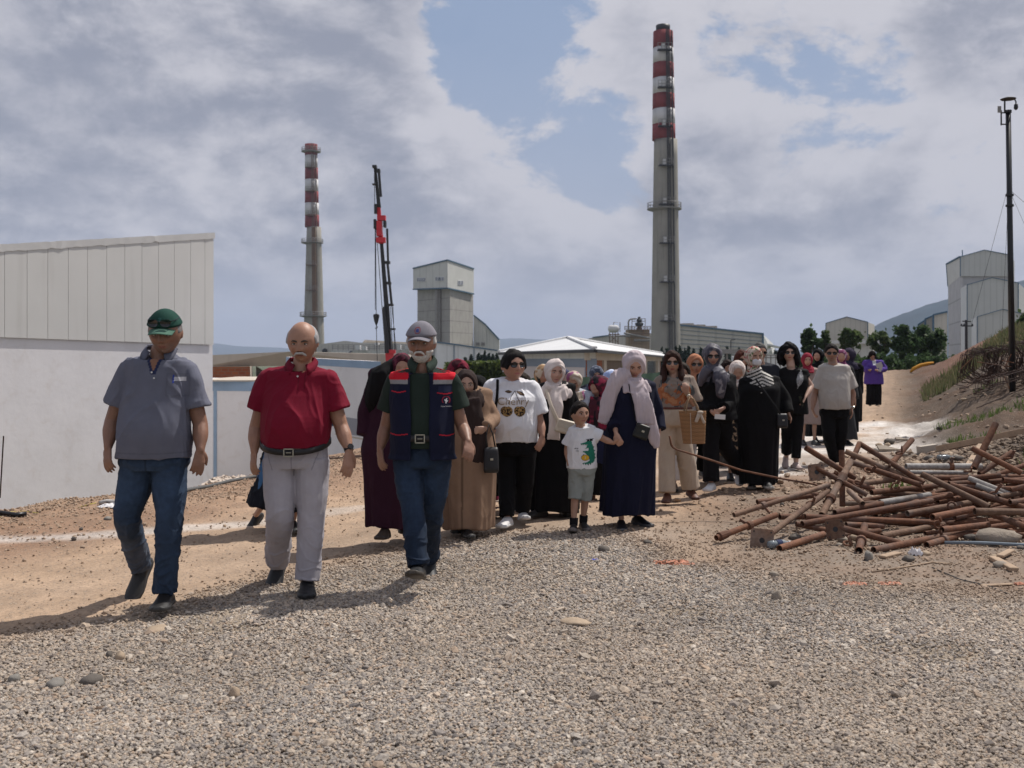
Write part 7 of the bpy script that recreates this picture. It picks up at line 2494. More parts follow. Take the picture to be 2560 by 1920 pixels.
# straw basket on her arm
def basket():
 c=P(1731,1068,9.75);root=empty('straw_basket',tuple(c),'woven straw basket bag with ribbon, on the arm of the floral blouse','basket')
 V=[];C_=[];n,m=44,34;hw=.120;hh=.155
 for i in range(m):
  t=i/(m-1)
  w_=hw*(.86+.22*t);d_=.070*(.8+.3*t)
  z=-hh+2*hh*t
  for k in range(n):
   a=2*PI*k/n
   wv=.0035*math.sin(k*PI+i*PI)+.002*math.sin(i*2.1)
   x=math.copysign(abs(math.cos(a))**.6,math.cos(a))*(w_+wv);y=math.copysign(abs(math.sin(a))**.8,math.sin(a))*(d_+wv)
   V.append((x+.015*(1-t),y,z));b_=.8+.35*((k+i)%2)-.22*(1 if i%4==0 else 0)
   C_.append((.30*b_,.165*b_,.080*b_))
 Fc=[(i*n+k,i*n+(k+1)%n,(i+1)*n+(k+1)%n,(i+1)*n+k)for i in range(m-1)for k in range(n)]
 Fc.append(tuple(range(n))[::-1])
 Vin=[(x*.93,y*.9,z)for x,y,z in V]
 b0=len(V);V+=Vin;C_+=[tuple(np.array(q)*.5)for q in C_]
 Fc+=[tuple(b0+q for q in f)[::-1]for f in Fc]
 Fc+=[((m-1)*n+k,(m-1)*n+(k+1)%n,b0+(m-1)*n+(k+1)%n,b0+(m-1)*n+k)for k in range(n)]
 mesh_obj('basket_body',V,Fc,M_cloth,root,True,np.array(C_))
 for y in(-.07,.05):
  mb=MB();mb.tube([(-.075,y,.13),(-.060,y*.8,.22),(-.03,y*.5,.285),(.005,y*.4,.27),(.04,y*.6,.20),(.06,y,.13)],.007,8)
  mesh_obj('handle',np.array(mb.V),mb.F,M_cloth,root,True,np.tile(np.array((.30,.20,.12)),(len(mb.V),1)))
 S=Soup();S.blob((.06,-.085,.145),(.030,.02,.018));S.limb([(.06,-.09,.14),(.075,-.095,.09),(.095,-.09,.05)],[(.012,.004),(.012,.004),(.014,.003)],8);S.limb([(.05,-.09,.14),(.035,-.095,.10),(.02,-.09,.06)],[(.018,.004),(.018,.004),(.016,.003)],8)
 V,Fc=S.arr();mesh_obj('ribbon',V,Fc,M_cloth,root,True,np.tile(np.array((.45,.38,.31)),(len(V),1)))
 for x in(-.035,):
  mb=MB();mb.tube([(x,-.088,.14),(x+.005,-.09,.0),(x+.01,-.08,-.15)],.003,6);mesh_obj('cord',np.array(mb.V),mb.F,M_cloth,root,False,np.tile(np.array((.45,.38,.31)),(len(mb.V),1)))
basket()
# ---- orange scarf
s=mk('woman with rust orange headscarf and sunglasses, behind the straw basket',1742,883,12.0,yaw=0,seed=33,sh=.17,hyaw=.05,skin=SK2,hx=1737)
s.setj(ankL=(1722,1180,-.05),ankR=(1757,1172,.1))
s.build_body();s.face_parts(eyes=False);s.sunglasses(.030,.020)
S=Soup();S.rings(s.torso_rings(s.j['pel'][2]-.18,.015,hemw=(.18,.15)));s.sleeve(S,'L',1.9,.07,.06);s.sleeve(S,'R',1.9,.07,.06)
s.cloth('shirt',S,(.55,.53,.52),M_cloth,.010,3,.008,7,colf=lambda co,c,no:np.where((np.abs((co[:,0]*22)%1-.5)<.06)[:,None],c*.35,c))
S=Soup();s.legs_soup(S,s.j['pel'][2],.09,.085,.085,frac=.95);s.cloth('trousers',S,BLACK,M_blackc)
s.hijab((.36,.155,.085),shoulder=.72,chest=.08,open_w=.050,open_h=.074);shoes(s)
# ---- black coat, grey silk scarf
s=mk('woman with dark grey silky headscarf and sunglasses in black, white sneakers',1790,859,11.0,yaw=-.15,seed=34,hx=1781,sh=.19,chest=(.195,.14),waist=(.185,.14),hip=(.185,.15),hyaw=-.08,hpitch=.16,skin=(.40,.235,.175))
s.setj(shoL=(1756,945,0),shoR=(1824,945,.04),elbL=(1757,1000,.05),wriL=(1782,1032,-.22),tipL=(1800,1042,-.27),elbR=(1832,1000,.02),wriR=(1806,1022,-.22),tipR=(1784,1034,-.27),
  ankL=(1778,1205,-.12),kneL=(1778,1120,-.06),kneR=(1812,1110,.1),ankR=(1848,1172,.40),hipL=(1778,1050,0),hipR=(1808,1050,0),pel=(1794,1020,0))
s.j['toeL']=unit((-.55,-1,0));s.j['toeR']=unit((-.1,-.7,-.55))
s.build_body(lips=(.38,.12,.12));s.face_parts(eyes=False);s.sunglasses(.029,.022)
S=Soup();S.rings(s.torso_rings(s.j['pel'][2]-.12,.014,hemw=(.20,.16)));s.sleeve(S,'L',1.85,.085,.065);s.sleeve(S,'R',1.85,.085,.065)
s.cloth('jacket',S,BLACK,M_blackc,None,3,.012,6)
S=Soup();s.legs_soup(S,s.j['pel'][2]+.02,.10,.085,.090,frac=.96);s.cloth('trousers',S,BLACK,M_blackc,None,3,.010,7)
n_=s.j['neck']
def silk(co,c,q):
 n1=fnoise(co,9,3,2)
 c[:]=(.075,.068,.085)
 c[n1>.05]=(.045,.045,.065);c[n1>.35]=(.19,.18,.20)
 return c
s.hijab((.08,.07,.09),mat=M_silk,colf=silk,shoulder=.80,chest=.08,thick=.02,bulk=.015,tails=[([n_+s.f*.11+[.03,0,-.02],n_+s.f*.18+[.06,0,-.12],n_+s.f*.19+[.055,0,-.24],n_+s.f*.17+[.06,0,-.34]],[(.05,.04),(.075,.05),(.055,.04),(.03,.02)]),
  ([n_+s.f*.10+[-.06,0,-.02],n_+s.f*.10+[-.12,0,-.10],n_+s.f*.09+[-.16,0,-.22]],[(.05,.05),(.05,.05),(.02,.02)])])
shoes(s,(.62,.62,.62),(.60,.60,.60),.26,.098)
mb=MB();mb.box((0,0,0),(.11,.006,.05),R=Matrix.Rotation(.08,3,'Y'));ph=mesh_obj('phone',np.array(mb.V),mb.F,M_frame,None);ph.location=P(1800,1042,10.66)
tag(ph,'white phone held in clasped hands against the black jacket','phone')
# ---- masked woman
s=mk('woman with white face mask, floral and striped scarf and loose black dress',1895,865,11.3,yaw=-.1,seed=35,hx=1884,sh=.205,chest=(.215,.165),waist=(.22,.17),hip=(.225,.18),hyaw=.25,hpitch=-.02,skin=(.38,.22,.15))
s.setj(shoL=(1862,955,0),shoR=(1936,950,.02),elbL=(1853,1015,.05),wriL=(1850,1060,.0),tipL=(1856,1088,-.02),elbR=(1962,1000,.02),wriR=(1972,1035,-.08),tipR=(1982,1058,-.12),
  ankL=(1880,1200,.1),ankR=(1916,1200,-.15),neck=(1887,938,0))
s.build_body();s.face_parts(brow_col=(.02,.015,.012))
s.robe(BLACK,hem_z=.06,hemw=(.20,.19),mat=M_blackc,fold=.06,sleeve_r=(.088,.066))
zt=s.j['neck'][2]+.035
def strp(co,c,q):
 c[:]=(.50,.42,.34)
 n1=fnoise(co,60,2,2);n2=fnoise(co+5,56,2,3)
 c[n1>.35]=(.38,.05,.06);c[n2>.35]=(.08,.14,.05);c[(n1<-.4)]=(.62,.50,.42)
 low=(co[:,2]<zt+.03-.5*np.abs(co[:,0]-s.j['neck'][0]-.05))
 w_=((co[:,2]+.45*np.abs(co[:,0]-s.j['neck'][0]-.05))*26)%1
 c[low]=(.52,.50,.46);c[low&(w_<.45)]=(.010,.010,.011)
 return c
s.hijab((.5,.4,.3),colf=strp,shoulder=.82,chest=.10,low=.08,thick=.016,fold=.005)
# mask
S=Soup();rows=[]
for zz,w_,yy in((-.012,.050,-.094),(-.026,.056,-.108),(-.048,.058,-.112),(-.072,.054,-.106),(-.090,.040,-.098)):
 ring=[]
 for k in range(20):
  a=2*PI*k/20
  x=math.cos(a)*w_;y=yy+(abs(x)/.058)**2*.035+(.006 if math.sin(a)>0 else 0)
  ring.append(s.hl((x,y,zz+.0008*(k%2))))
 rows.append(np.array(ring))
S.rings(rows[::-1]);V,Fc=S.arr();mesh_obj('face_mask',V,Fc,M_cloth,s.root,True,np.tile(np.array((.58,.58,.60)),(len(V),1)))
S=Soup();S.limb([s.J(1891,950,-.20),s.J(1920,990,-.26),s.J(1940,1018,-.25),s.J(1950,1035,-.2)],[(.010,.004)]*4,8,side=s.r);V,Fc=S.arr();mesh_obj('bag_strap',V,Fc,M_blackc,s.root,True,np.tile(np.array((.02,.02,.022)),(len(V),1)))
shoes(s,(.012,.012,.013),(.30,.28,.26),.25,.095)
handbag('black shoulder bag hanging at the side of the masked woman',P(1955,1052,11.15),.12,.16,.07,(.012,.012,.014))
# ---- small heads among them
s=mk('man with short grey hair in dark shirt, behind the floral headscarf',1902,855,13.2,sex='m',seed=36,vox=.011,hyaw=.3,skin=SK2,hx=1897)
s.build_body(stubble=.3);s.face_parts(eyes=False);s.sunglasses(.028,.018)
S=Soup();S.rings(s.torso_rings(s.j['pel'][2]-.1,.01));s.sleeve(S,'L',.7);s.sleeve(S,'R',.7);s.cloth('shirt',S,(.02,.022,.03),M_cloth,.012)
S=Soup();s.legs_soup(S);s.cloth('trousers',S,(.02,.02,.025),M_cloth,.012)
hairdo(s,(.09,.085,.08),[],cap=.010,rough=.004,men=True);shoes(s)
s=mk('woman with short auburn hair and sunglasses, left of the floral headscarf',1853,874,13.0,seed=37,vox=.011,hyaw=.1,skin=SK2,sh=.16)
s.build_body();s.face_parts(eyes=False);s.sunglasses(.028,.020)
s.robe((.05,.045,.04),vox=.012);hairdo(s,(.06,.018,.012),[([(-.05,.0,.04),(-.085,.01,-.03),(-.08,.01,-.08)],[.03,.032,.02]),([(.05,.0,.04),(.085,.01,-.03),(.08,.01,-.08)],[.03,.032,.02])]);shoes(s)
s=mk('woman with white lace headscarf and animal print top, face lowered',1843,899,12.1,seed=38,vox=.010,hyaw=-.1,hpitch=.45,skin=SK1,sh=.15)
s.build_body();s.robe((.10,.09,.08),vox=.010,hem_z=.3,colf=lambda co,c,no:np.where((np.abs(fnoise(co,26,2,2))<.22)[:,None],np.array((.40,.28,.18)),np.array((.012,.011,.012))))
s.hijab((.56,.48,.44),chest=.03,shoulder=.5,colf=floral((.60,.54,.50),[((.45,.34,.30),.3)],60,seed=4));shoes(s)
s=mk('person with dark hair and dark clothes, deep between silky and lace headscarves',1818,898,13.8,seed=39,vox=.012,skin=SK2,sh=.15)
s.build_body();s.robe((.02,.015,.015),vox=.013);hairdo(s,(.02,.012,.01),[]);shoes(s)
s=mk('person in a long white skirt, half hidden behind the cream trousers',1705,905,11.6,seed=40,vox=.011,sh=.15)
s.build_body();s.robe((.55,.53,.52),vox=.012,hem_z=.12,hemw=(.15,.15));hairdo(s,(.03,.02,.015),[]);shoes(s,(.2,.15,.12))
# ---- curly hair
s=mk('woman with big curly black hair and sunglasses, black top with silver feather',1982,856,13.2,yaw=.0,seed=41,hx=1971,sh=.19,chest=(.195,.14),waist=(.17,.13),hip=(.18,.15),hyaw=-.05,skin=(.45,.29,.22),vox=.0095)
s.setj(shoL=(1951,932,0),shoR=(2009,931,0),elbL=(1948,985,.1),wriL=(1962,1020,.1),tipL=(1966,1045,.1),elbR=(2029,965,.0),wriR=(2014,992,-.15),tipR=(2004,1016,-.2),
  ankL=(1966,1140,.2),ankR=(1990,1154,-.05),kneL=(1967,1080,.05),kneR=(1992,1085,-.02),pel=(1982,1015,0),hipL=(1971,1030,0),hipR=(1993,1030,0))
s.j['toeL']=unit((-.25,-.8,-.5));s.j['toeR']=unit((.1,-1,-.05))
s.build_body(bare_legs=True,lips=(.42,.08,.10));s.face_parts(eyes=False);s.sunglasses(.029,.021)
S=Soup();S.rings(s.torso_rings(s.j['pel'][2]-.10,.012,hemw=(.18,.145),neckr=.085));s.sleeve(S,'L',.35,.075,.07);s.sleeve(S,'R',.35,.075,.07)
ncc=s.j['neck'].copy();skc=s.skin
def ccol(co,c,no):
 r_=np.hypot(co[:,0]-ncc[0],(co[:,2]-ncc[2]-.03));fr=co[:,1]<ncc[1]
 c[fr&(r_<.085)]=skc;c[fr&(np.abs(r_-.094)<.008)]=(.45,.42,.38)
 return c
blk=s.cloth('top',S,BLACK,M_blackc,None,3,.008,7,colf=ccol)
def feather(u,v):
 a_=u*.26+v*.965;b_=u*.965-v*.26
 w_=.042*max(0,1-((a_-.01)/.115)**2)
 if abs(a_)<.125 and abs(b_)<.0035:return(.35,.35,.36)
 if a_>-.09 and abs(b_)<w_ and((a_-abs(b_)*.9)*75)%1<.55:return(.38,.38,.39)
 return None
mosaic('silver_feather',blk,0,s.J(1992,948),.16,.26,.0045,feather,s.root)
S=Soup();s.legs_soup(S,s.j['pel'][2]+.02,.088,.072,.062,frac=.86);s.cloth('trousers',S,BLACK,M_blackc,None,3,.008,8)
rs_=np.random.RandomState(4);lk=[]
for k in range(34):
 a=rs_.uniform(-.15,3.29);r1=rs_.uniform(.075,.115);z1=rs_.uniform(-.03,.04)
 x1,y1=math.cos(a)*r1,math.sin(a)*r1*.9-.01
 lk.append(([(x1*.45,y1*.45,.085),(x1*.90,y1,z1+.02),(x1*1.15+rs_.uniform(-.02,.02),y1*1.1+rs_.uniform(-.02,.02),z1-.09),(x1*1.22+rs_.uniform(-.03,.03),y1*1.1,z1-.16+rs_.uniform(-.03,.03))],[.03,.034,.032,.014]))
hairdo(s,(.007,.006,.007),lk,cap=.026,rough=.016,vox=.010)
mb=MB();mb.tube([tuple(s.hl((-.080,-.01,-.04))),tuple(s.hl((-.080,-.01,-.055)))],.006,8);mesh_obj('earring',np.array(mb.V),mb.F,M_metal,s.root)
shoes(s,(.36,.28,.26),(.30,.24,.22),.24,.085)
mb=MB();mb.box((0,0,0),(.035,.012,.14),R=Matrix.Rotation(-.3,3,'Y'));ph=mesh_obj('phone',np.array(mb.V),mb.F,M_lens,None);ph.location=P(2003,1003,12.96)
tag(ph,'black phone held low by the curly haired woman','phone')
# ---- man in tan t-shirt
s=mk('man with dark hair and sunglasses, plain light grey beige t-shirt',2085,857,13.9,yaw=-.05,sex='m',seed=42,hx=2078,sh=.20,chest=(.205,.145),waist=(.205,.15),hip=(.20,.15),belly=.05,hyaw=-.22,hpitch=.12,skin=(.30,.165,.11),vox=.0085)
s.setj(shoL=(2057,921,0),shoR=(2114,921,.0),elbL=(2037,985,.05),wriL=(2031,1022,-.06),tipL=(2040,1048,-.10),elbR=(2132,985,.04),wriR=(2128,1020,.0),tipR=(2132,1050,-.06),
  ankL=(2086,1158,.05),ankR=(2096,1150,.1),kneL=(2072,1090,-.05),kneR=(2102,1088,0),pel=(2086,1018,0),hipL=(2071,1040,0),hipR=(2100,1040,0))
s.build_body(stubble=.35,lips=(.24,.10,.09),armr=1.1);s.face_parts(eyes=False);s.sunglasses(.030,.020)
S=Soup();S.rings(s.torso_rings(s.J(0,1022)[2],.008,hemw=(.205,.155),neckr=.075));s.sleeve(S,'L',.74,.088,.096);s.sleeve(S,'R',.74,.088,.096)
s.cloth('t_shirt',S,(.40,.37,.34),M_cloth,None,3,.010,6)
S=Soup();s.legs_soup(S,s.J(0,1012)[2],.105,.085,.055,frac=1.0);s.cloth('trousers',S,BLACK,M_blackc,None,3,.009,7)
hairdo(s,(.014,.011,.010),[],cap=.010,rough=.004,men=True)
watch(s,'R',(.35,.34,.32),face=M_metal);shoes(s)
# ---- behind them
s=mk('smiling woman with crimson headscarf and dusty pink top, right of the curly hair',2022,881,17.0,seed=43,vox=.012,skin=SK1,hx=2017,hyaw=-.1,sh=.165)
s.setj(wriL=(2010,1012,0),tipL=(2008,1030,0))
s.build_body();s.face_parts();s.robe((.25,.19,.17),vox=.013,hem_z=.35,hemw=(.20,.18));s.hijab((.22,.018,.035),shoulder=.5,chest=.04,open_w=.052,open_h=.078);shoes(s)
s=mk('woman in black chador, left of the beige t-shirt man',2052,871,17.5,seed=44,vox=.012,skin=SK1,hyaw=-.6,hx=2045)
s.build_body();s.robe(BLACK,vox=.013,mat=M_blackc);s.hijab(BLACK,mat=M_blackc,shoulder=1.15,chest=.3);shoes(s)
s=mk('woman with purple and white patterned headscarf, behind the beige t-shirt shoulder',2103,872,17.0,seed=45,vox=.012,skin=SK1,hyaw=-.3,sh=.15)
s.build_body();s.robe((.02,.02,.022),vox=.013);s.hijab((.16,.04,.10),shoulder=.9,colf=floral((.16,.04,.10),[((.45,.36,.40),.2)],30,seed=3));shoes(s)
s=mk('woman with dark navy headscarf in long black coat, right of the beige t-shirt',2124,870,18.0,seed=46,vox=.012,skin=SK2,yaw=-.7,hyaw=-.9,sh=.19,hip=(.20,.17))
s.setj(elbR=(2146,950,.0),wriR=(2147,985,0),tipR=(2144,1000,-.02))
s.build_body();s.robe(BLACK,vox=.012,mat=M_blackc,hem_z=.28,hemw=(.20,.18),sleeve_r=(.09,.08));s.hijab((.03,.025,.045),shoulder=1.0,chest=.1,thick=.022);shoes(s)
S=Soup();s.legs_soup(S,s.j['pel'][2],.08,.075,.07,frac=.95);s.cloth('trousers',S,BLACK,M_blackc,.012)
# ---- purple jacket, far on the road
s=mk('woman in bright purple jacket reading a phone, alone far back on the road',2184,876,28.0,seed=47,vox=.012,yaw=0,hpitch=.75,skin=SK2,hx=2180,sh=.21,chest=(.22,.16),waist=(.225,.17),hip=(.23,.18))
s.setj(shoL=(2163,905,0),shoR=(2203,905,0),elbL=(2157,922,.05),wriL=(2172,925,-.25),tipL=(2180,925,-.3),elbR=(2211,922,.05),wriR=(2197,926,-.25),tipR=(2188,924,-.3))
s.build_body();s.j['pel']=s.J(2184,945)
S=Soup();S.rings(s.torso_rings(s.J(0,960)[2],.014,hemw=(.245,.19)));s.sleeve(S,'L',1.9,.10,.07);s.sleeve(S,'R',1.9,.10,.07)
ncp=s.j['neck'].copy()
s.cloth('jacket',S,(.085,.045,.25),M_cloth,.012,3,.014,6,colf=lambda co,c,no:np.where(((co[:,1]<ncp[1]-.03)&(np.abs(co[:,0]-ncp[0])<.05)&(co[:,2]>ncp[2]-.17))[:,None],np.array((.5,.5,.52)),c))
S=Soup();s.legs_soup(S,s.J(0,950)[2],.12,.115,.12,frac=.98);s.cloth('trousers',S,BLACK,M_blackc,.012)
hairdo(s,(.012,.008,.008),[([(-.05,.0,.04),(-.09,-.01,-.04),(-.085,-.02,-.10)],[.035,.035,.02]),([(.05,.0,.04),(.09,-.01,-.04),(.085,-.02,-.10)],[.035,.035,.02])],cap=.02);shoes(s,(.03,.035,.045))
mb=MB();mb.box((0,0,0),(.17,.012,.13),R=Matrix.Rotation(-.35,3,'Y'));mb.box((.03,-.01,-.10),(.08,.004,.15),R=Matrix.Rotation(.35,3,'Y'));pg=mesh_obj('papers',np.array(mb.V),mb.F,surf('paper_grey',(.38,.37,.36),.05,5),None);pg.location=P(2198,913,27.6)
tag(pg,'sheaf of pale papers held against the purple jacket','papers')
# ---- heads between the cream scarf and the pink scarf
s=mk('woman with beige and tan patterned headscarf, left of the cream headscarf',1358,909,11.0,seed=48,vox=.011,skin=SK2,hyaw=.3,sh=.155)
s.build_body();s.robe((.30,.27,.22),vox=.012,colf=floral((.32,.29,.24),[((.20,.18,.15),.2)],14));s.hijab((.35,.22,.13),colf=floral((.36,.23,.13),[((.52,.44,.34),.2),((.03,.03,.03),.5)],16,seed=4),chest=.04,shoulder=.5);shoes(s)
s=mk('person with slate blue headscarf, right behind the cream headscarf',1412,922,12.0,seed=49,vox=.011,skin=SK2,sh=.15)
s.build_body();s.robe((.05,.06,.10),vox=.012);s.hijab((.045,.05,.10));shoes(s)
s=mk('woman with shiny gold and purple headscarf and pale denim jacket',1437,925,10.9,seed=50,vox=.0095,skin=SK2,hyaw=-.15,hpitch=.40,hx=1433,sh=.175,hip=(.18,.15))
s.setj(shoL=(1415,985,0),shoR=(1468,988,0),elbR=(1480,1020,.05),wriR=(1478,1060,0),tipR=(1476,1080,0))
s.build_body();s.face_parts();s.robe((.40,.43,.50),vox=.010,mat=M_denim,hem_z=.4)
s.hijab((.34,.27,.20),mat=M_silk,colf=floral((.36,.29,.22),[((.22,.06,.14),.38),((.45,.40,.34),.55)],12,seed=3),chest=.06,shoulder=.55,peak=.012,low=.04);shoes(s)
s=mk('woman with charcoal patterned headscarf, above the dark red headscarf',1491,912,13.0,seed=51,vox=.011,skin=SK2,hpitch=.2,sh=.17)
s.build_body();s.face_parts();s.robe((.03,.03,.035),vox=.012);s.hijab((.07,.08,.11),colf=floral((.06,.07,.10),[((.20,.22,.27),.3)],40,seed=2),open_w=.05,open_h=.07);shoes(s)
s=mk('woman with pale blue headscarf looking down, left of the pink headscarf',1527,922,12.4,seed=52,vox=.011,skin=SK2,hpitch=.6,sh=.165)
s.build_body();s.robe((.03,.035,.05),vox=.012);s.hijab((.30,.38,.62),colf=floral((.32,.40,.64),[((.55,.60,.74),.25)],12,seed=5),chest=.05,shoulder=.6);shoes(s)
s=mk('woman with dark red patterned headscarf and navy dress, left of the long navy dress',1499,939,10.9,seed=53,vox=.0095,skin=SK1,yaw=-.6,hyaw=-.9,hpitch=.3,hx=1497,sh=.18,hip=(.20,.17))
s.setj(ankL=(1484,1262,0),ankR=(1506,1262,.1))
s.build_body();s.robe((.012,.016,.045),hem_z=.42,hemw=(.21,.19),vox=.010)
S=Soup();S.limb([s.j['pel'],s.j['pel']-[0,0,.35],s.j['pel']-[0,0,.62]],[(.15,.13),(.19,.17),(.21,.19)],32,side=s.r,ends=False);s.cloth('skirt',S,BLACK,M_blackc,.011)
s.hijab((.12,.02,.03),colf=floral((.07,.018,.028),[((.22,.02,.05),.2),((.012,.010,.014),.1+.3)],16,seed=4),shoulder=1.0,chest=.34,thick=.024,bulk=.02);shoes(s)
print('crowd',_t.time()-_t0)
# ================================================================== SCRAP AND SMALL THINGS
def rust_mat(name,a,b,c3=(.30,.27,.24),amt=.2):
 def fn(nt):
  v=nt.coord('Object')
  oi=nt.new('ShaderNodeObjectInfo')
  vv=nt.vmath('ADD',v,nt.vmath('SCALE',(7.3,3.1,5.7),oi.outputs['Random']))
  n=nt.noise(vv,5,6,.65);n2=nt.noise(vv,28,4,.7)
  c=nt.mix(nt.mapr(n,.35,.65),a,b)
  c=nt.mix(nt.mapr(nt.noise(vv,2.5,4,.6),.50,.68,0,amt),c,c3)
  c=nt.vmath('SCALE',c,nt.mapr(n2,.3,.7,.7,1.25,False))
  c=nt.vmath('SCALE',c,nt.mapr(oi.outputs['Random'],0,1,.72,1.2,False))
  return c,nt.bump(n2,.4,.006)
 return material(name,fn,.82,spec=.25)
M_rust=rust_mat('rusty_steel',(.175,.080,.045),(.11,.052,.033))
M_rust2=rust_mat('greyed_rust',(.20,.125,.085),(.13,.072,.048),(.33,.29,.25),.4)
M_galv=rust_mat('galvanised_pipe',(.36,.34,.32),(.27,.25,.23),(.16,.10,.07),.4)
M_rebar=rust_mat('rebar_rust',(.060,.030,.022),(.032,.020,.017),(.10,.06,.045),.15)
M_wood=surf('weathered_timber',(.36,.26,.18),.2,5,.3,60,.85,dirt=.4,dirt_col=(.14,.10,.07))
M_lump=surf('old_concrete',(.25,.21,.17),.2,6,.7,22,.95,bdist=.02,dirt=.4)
def Z6(x,y,Y):
 px,py=1780+x*.3526,1040+y*.3526
 p=P(px,py,Y)
 if p.z<gz(p.x,p.y)+.022:
  p=on_ground(px,py);p.z+=.022
 return p
PG_='rusty pipes in the scrap heap'
LB='rusty scaffold pipe lying in the scrap heap on the right'
pipes=[ # x0,y0,Y0,x1,y1,Y1,material,radius,label
 (665,225,9.2,1010,440,9.3,0,.026,'rusty open pipe sticking out up left at the top left of the heap'),
 (920,245,9.35,925,640,9.2,0,.026,'short rusty pipe standing upright at the left of the heap'),
 (1045,195,9.6,1500,475,9.2,0,.025,'long rusty pipe sloping down right from the bent peak'),
 (1047,192,9.6,985,335,9.45,0,.025,'short rusty pipe forming the left leg of the bent peak'),
 (945,250,9.5,1480,480,9.3,1,.025,0),(980,325,9.2,1480,490,9.0,0,.025,0),
 (985,320,9.1,780,700,8.6,1,.029,'thick steep pipe leaning left with a wide collar'),
 (715,355,9.0,1100,560,8.8,0,.022,'rusty prop ending in a square plate at the upper left'),
 (830,488,8.9,155,702,8.42,1,.022,'long grey brown pipe reaching far left out of the heap'),
 (320,610,8.9,750,560,9.1,0,.024,0),(30,865,7.95,455,702,8.35,0,.024,'rusty pipe lying apart at the far left with a flanged end'),
 (352,880,7.85,835,525,8.9,1,.024,'pipe with big square foot plate at the lower left'),
 (478,960,7.75,790,838,8.15,0,.026,'short rusty open pipe in front, pointing at the gravel'),
 (640,765,8.15,1560,600,8.75,0,.025,'long rusty pipe with sleeve joint running across the front'),
 (480,715,8.5,670,715,8.6,0,.024,0),(660,715,8.3,1610,757,8.5,0,.024,0),(595,765,8.2,840,815,8.2,0,.022,0),
 (865,780,7.95,1335,925,7.8,0,.026,'rusty prop with square plate, open end pointing right in front'),
 (1082,775,8.3,1042,975,7.72,0,.028,'stub of pipe pointing straight at the camera with a ring'),
 (1145,972,7.8,1790,842,8.4,0,.026,0),(1520,935,7.95,1900,822,8.4,0,.026,0),(1200,872,8.1,1640,770,8.6,1,.026,0),
 (1190,615,8.7,1545,560,9.0,2,.026,'pale open pipe in the middle of the heap'),(870,685,8.4,1205,620,8.7,0,.025,0),(1130,542,8.9,1590,495,9.3,0,.025,0),
 (1570,440,9.4,2600,425,9.6,0,.025,0),(1375,357,9.9,1910,358,10.0,2,.030,'thick pale galvanised pipe behind the heap'),
 (1400,398,9.7,1810,403,9.8,2,.020,'thin pale galvanised pipe below the thick one'),(1488,412,9.0,1965,645,8.6,1,.027,'thick greyish pipe sloping down across the middle'),
 (1690,490,9.0,2600,770,8.3,0,.028,0),(1820,440,9.2,2110,555,9.0,2,.024,'pale open pipe under the leaning post'),(1870,490,9.1,2060,562,9.0,2,.024,0),
 (1562,718,8.2,1855,660,8.5,0,.028,0),(1862,676,8.1,2600,690,8.2,1,.028,'greyish open pipe at the right, end facing left'),(1630,807,8.0,1960,770,8.3,0,.025,0),
 (1385,692,8.5,1830,615,8.8,1,.026,0),(2012,55,9.8,1855,370,9.6,0,.031,'thick rusty post leaning right, highest of the heap'),(1842,228,9.2,2195,405,9.0,0,.026,0),
 (1418,168,10.3,1280,330,10.0,0,.028,'rusty stub leaning right behind the bent peak'),(1895,412,9.6,2125,258,9.8,0,.026,0),(2020,418,9.6,2600,215,9.9,0,.024,0),
 (1680,482,9.25,2600,430,9.5,0,.025,0),(2035,572,8.9,2600,480,9.2,1,.025,0),(1510,832,8.2,1720,832,8.3,0,.018,0),(950,770,8.3,1215,782,8.4,0,.024,0),
 (1980,692,8.3,2600,950,7.9,0,.026,0),(1050,480,9.2,1290,450,9.4,1,.026,0),(960,460,9.1,1150,522,9.0,0,.026,0),(970,530,8.8,1068,622,8.55,1,.024,0),
 (1050,575,8.9,1062,520,8.95,0,.02,0),(830,880,8.2,1190,835,8.3,0,.024,0),(1290,640,8.8,1700,560,9.0,0,.024,0),(1600,610,9.0,2100,520,9.3,0,.024,0),
 (1720,720,8.6,2250,620,8.9,0,.024,0),(1900,800,8.3,2500,720,8.5,0,.024,0),(1100,690,8.8,1500,640,9.2,0,.022,0),(1350,600,9.3,1900,470,9.6,0,.024,0),
 (2050,880,8.2,2600,830,8.4,0,.024,0),(1750,870,8.5,2400,820,8.6,0,.022,0)]
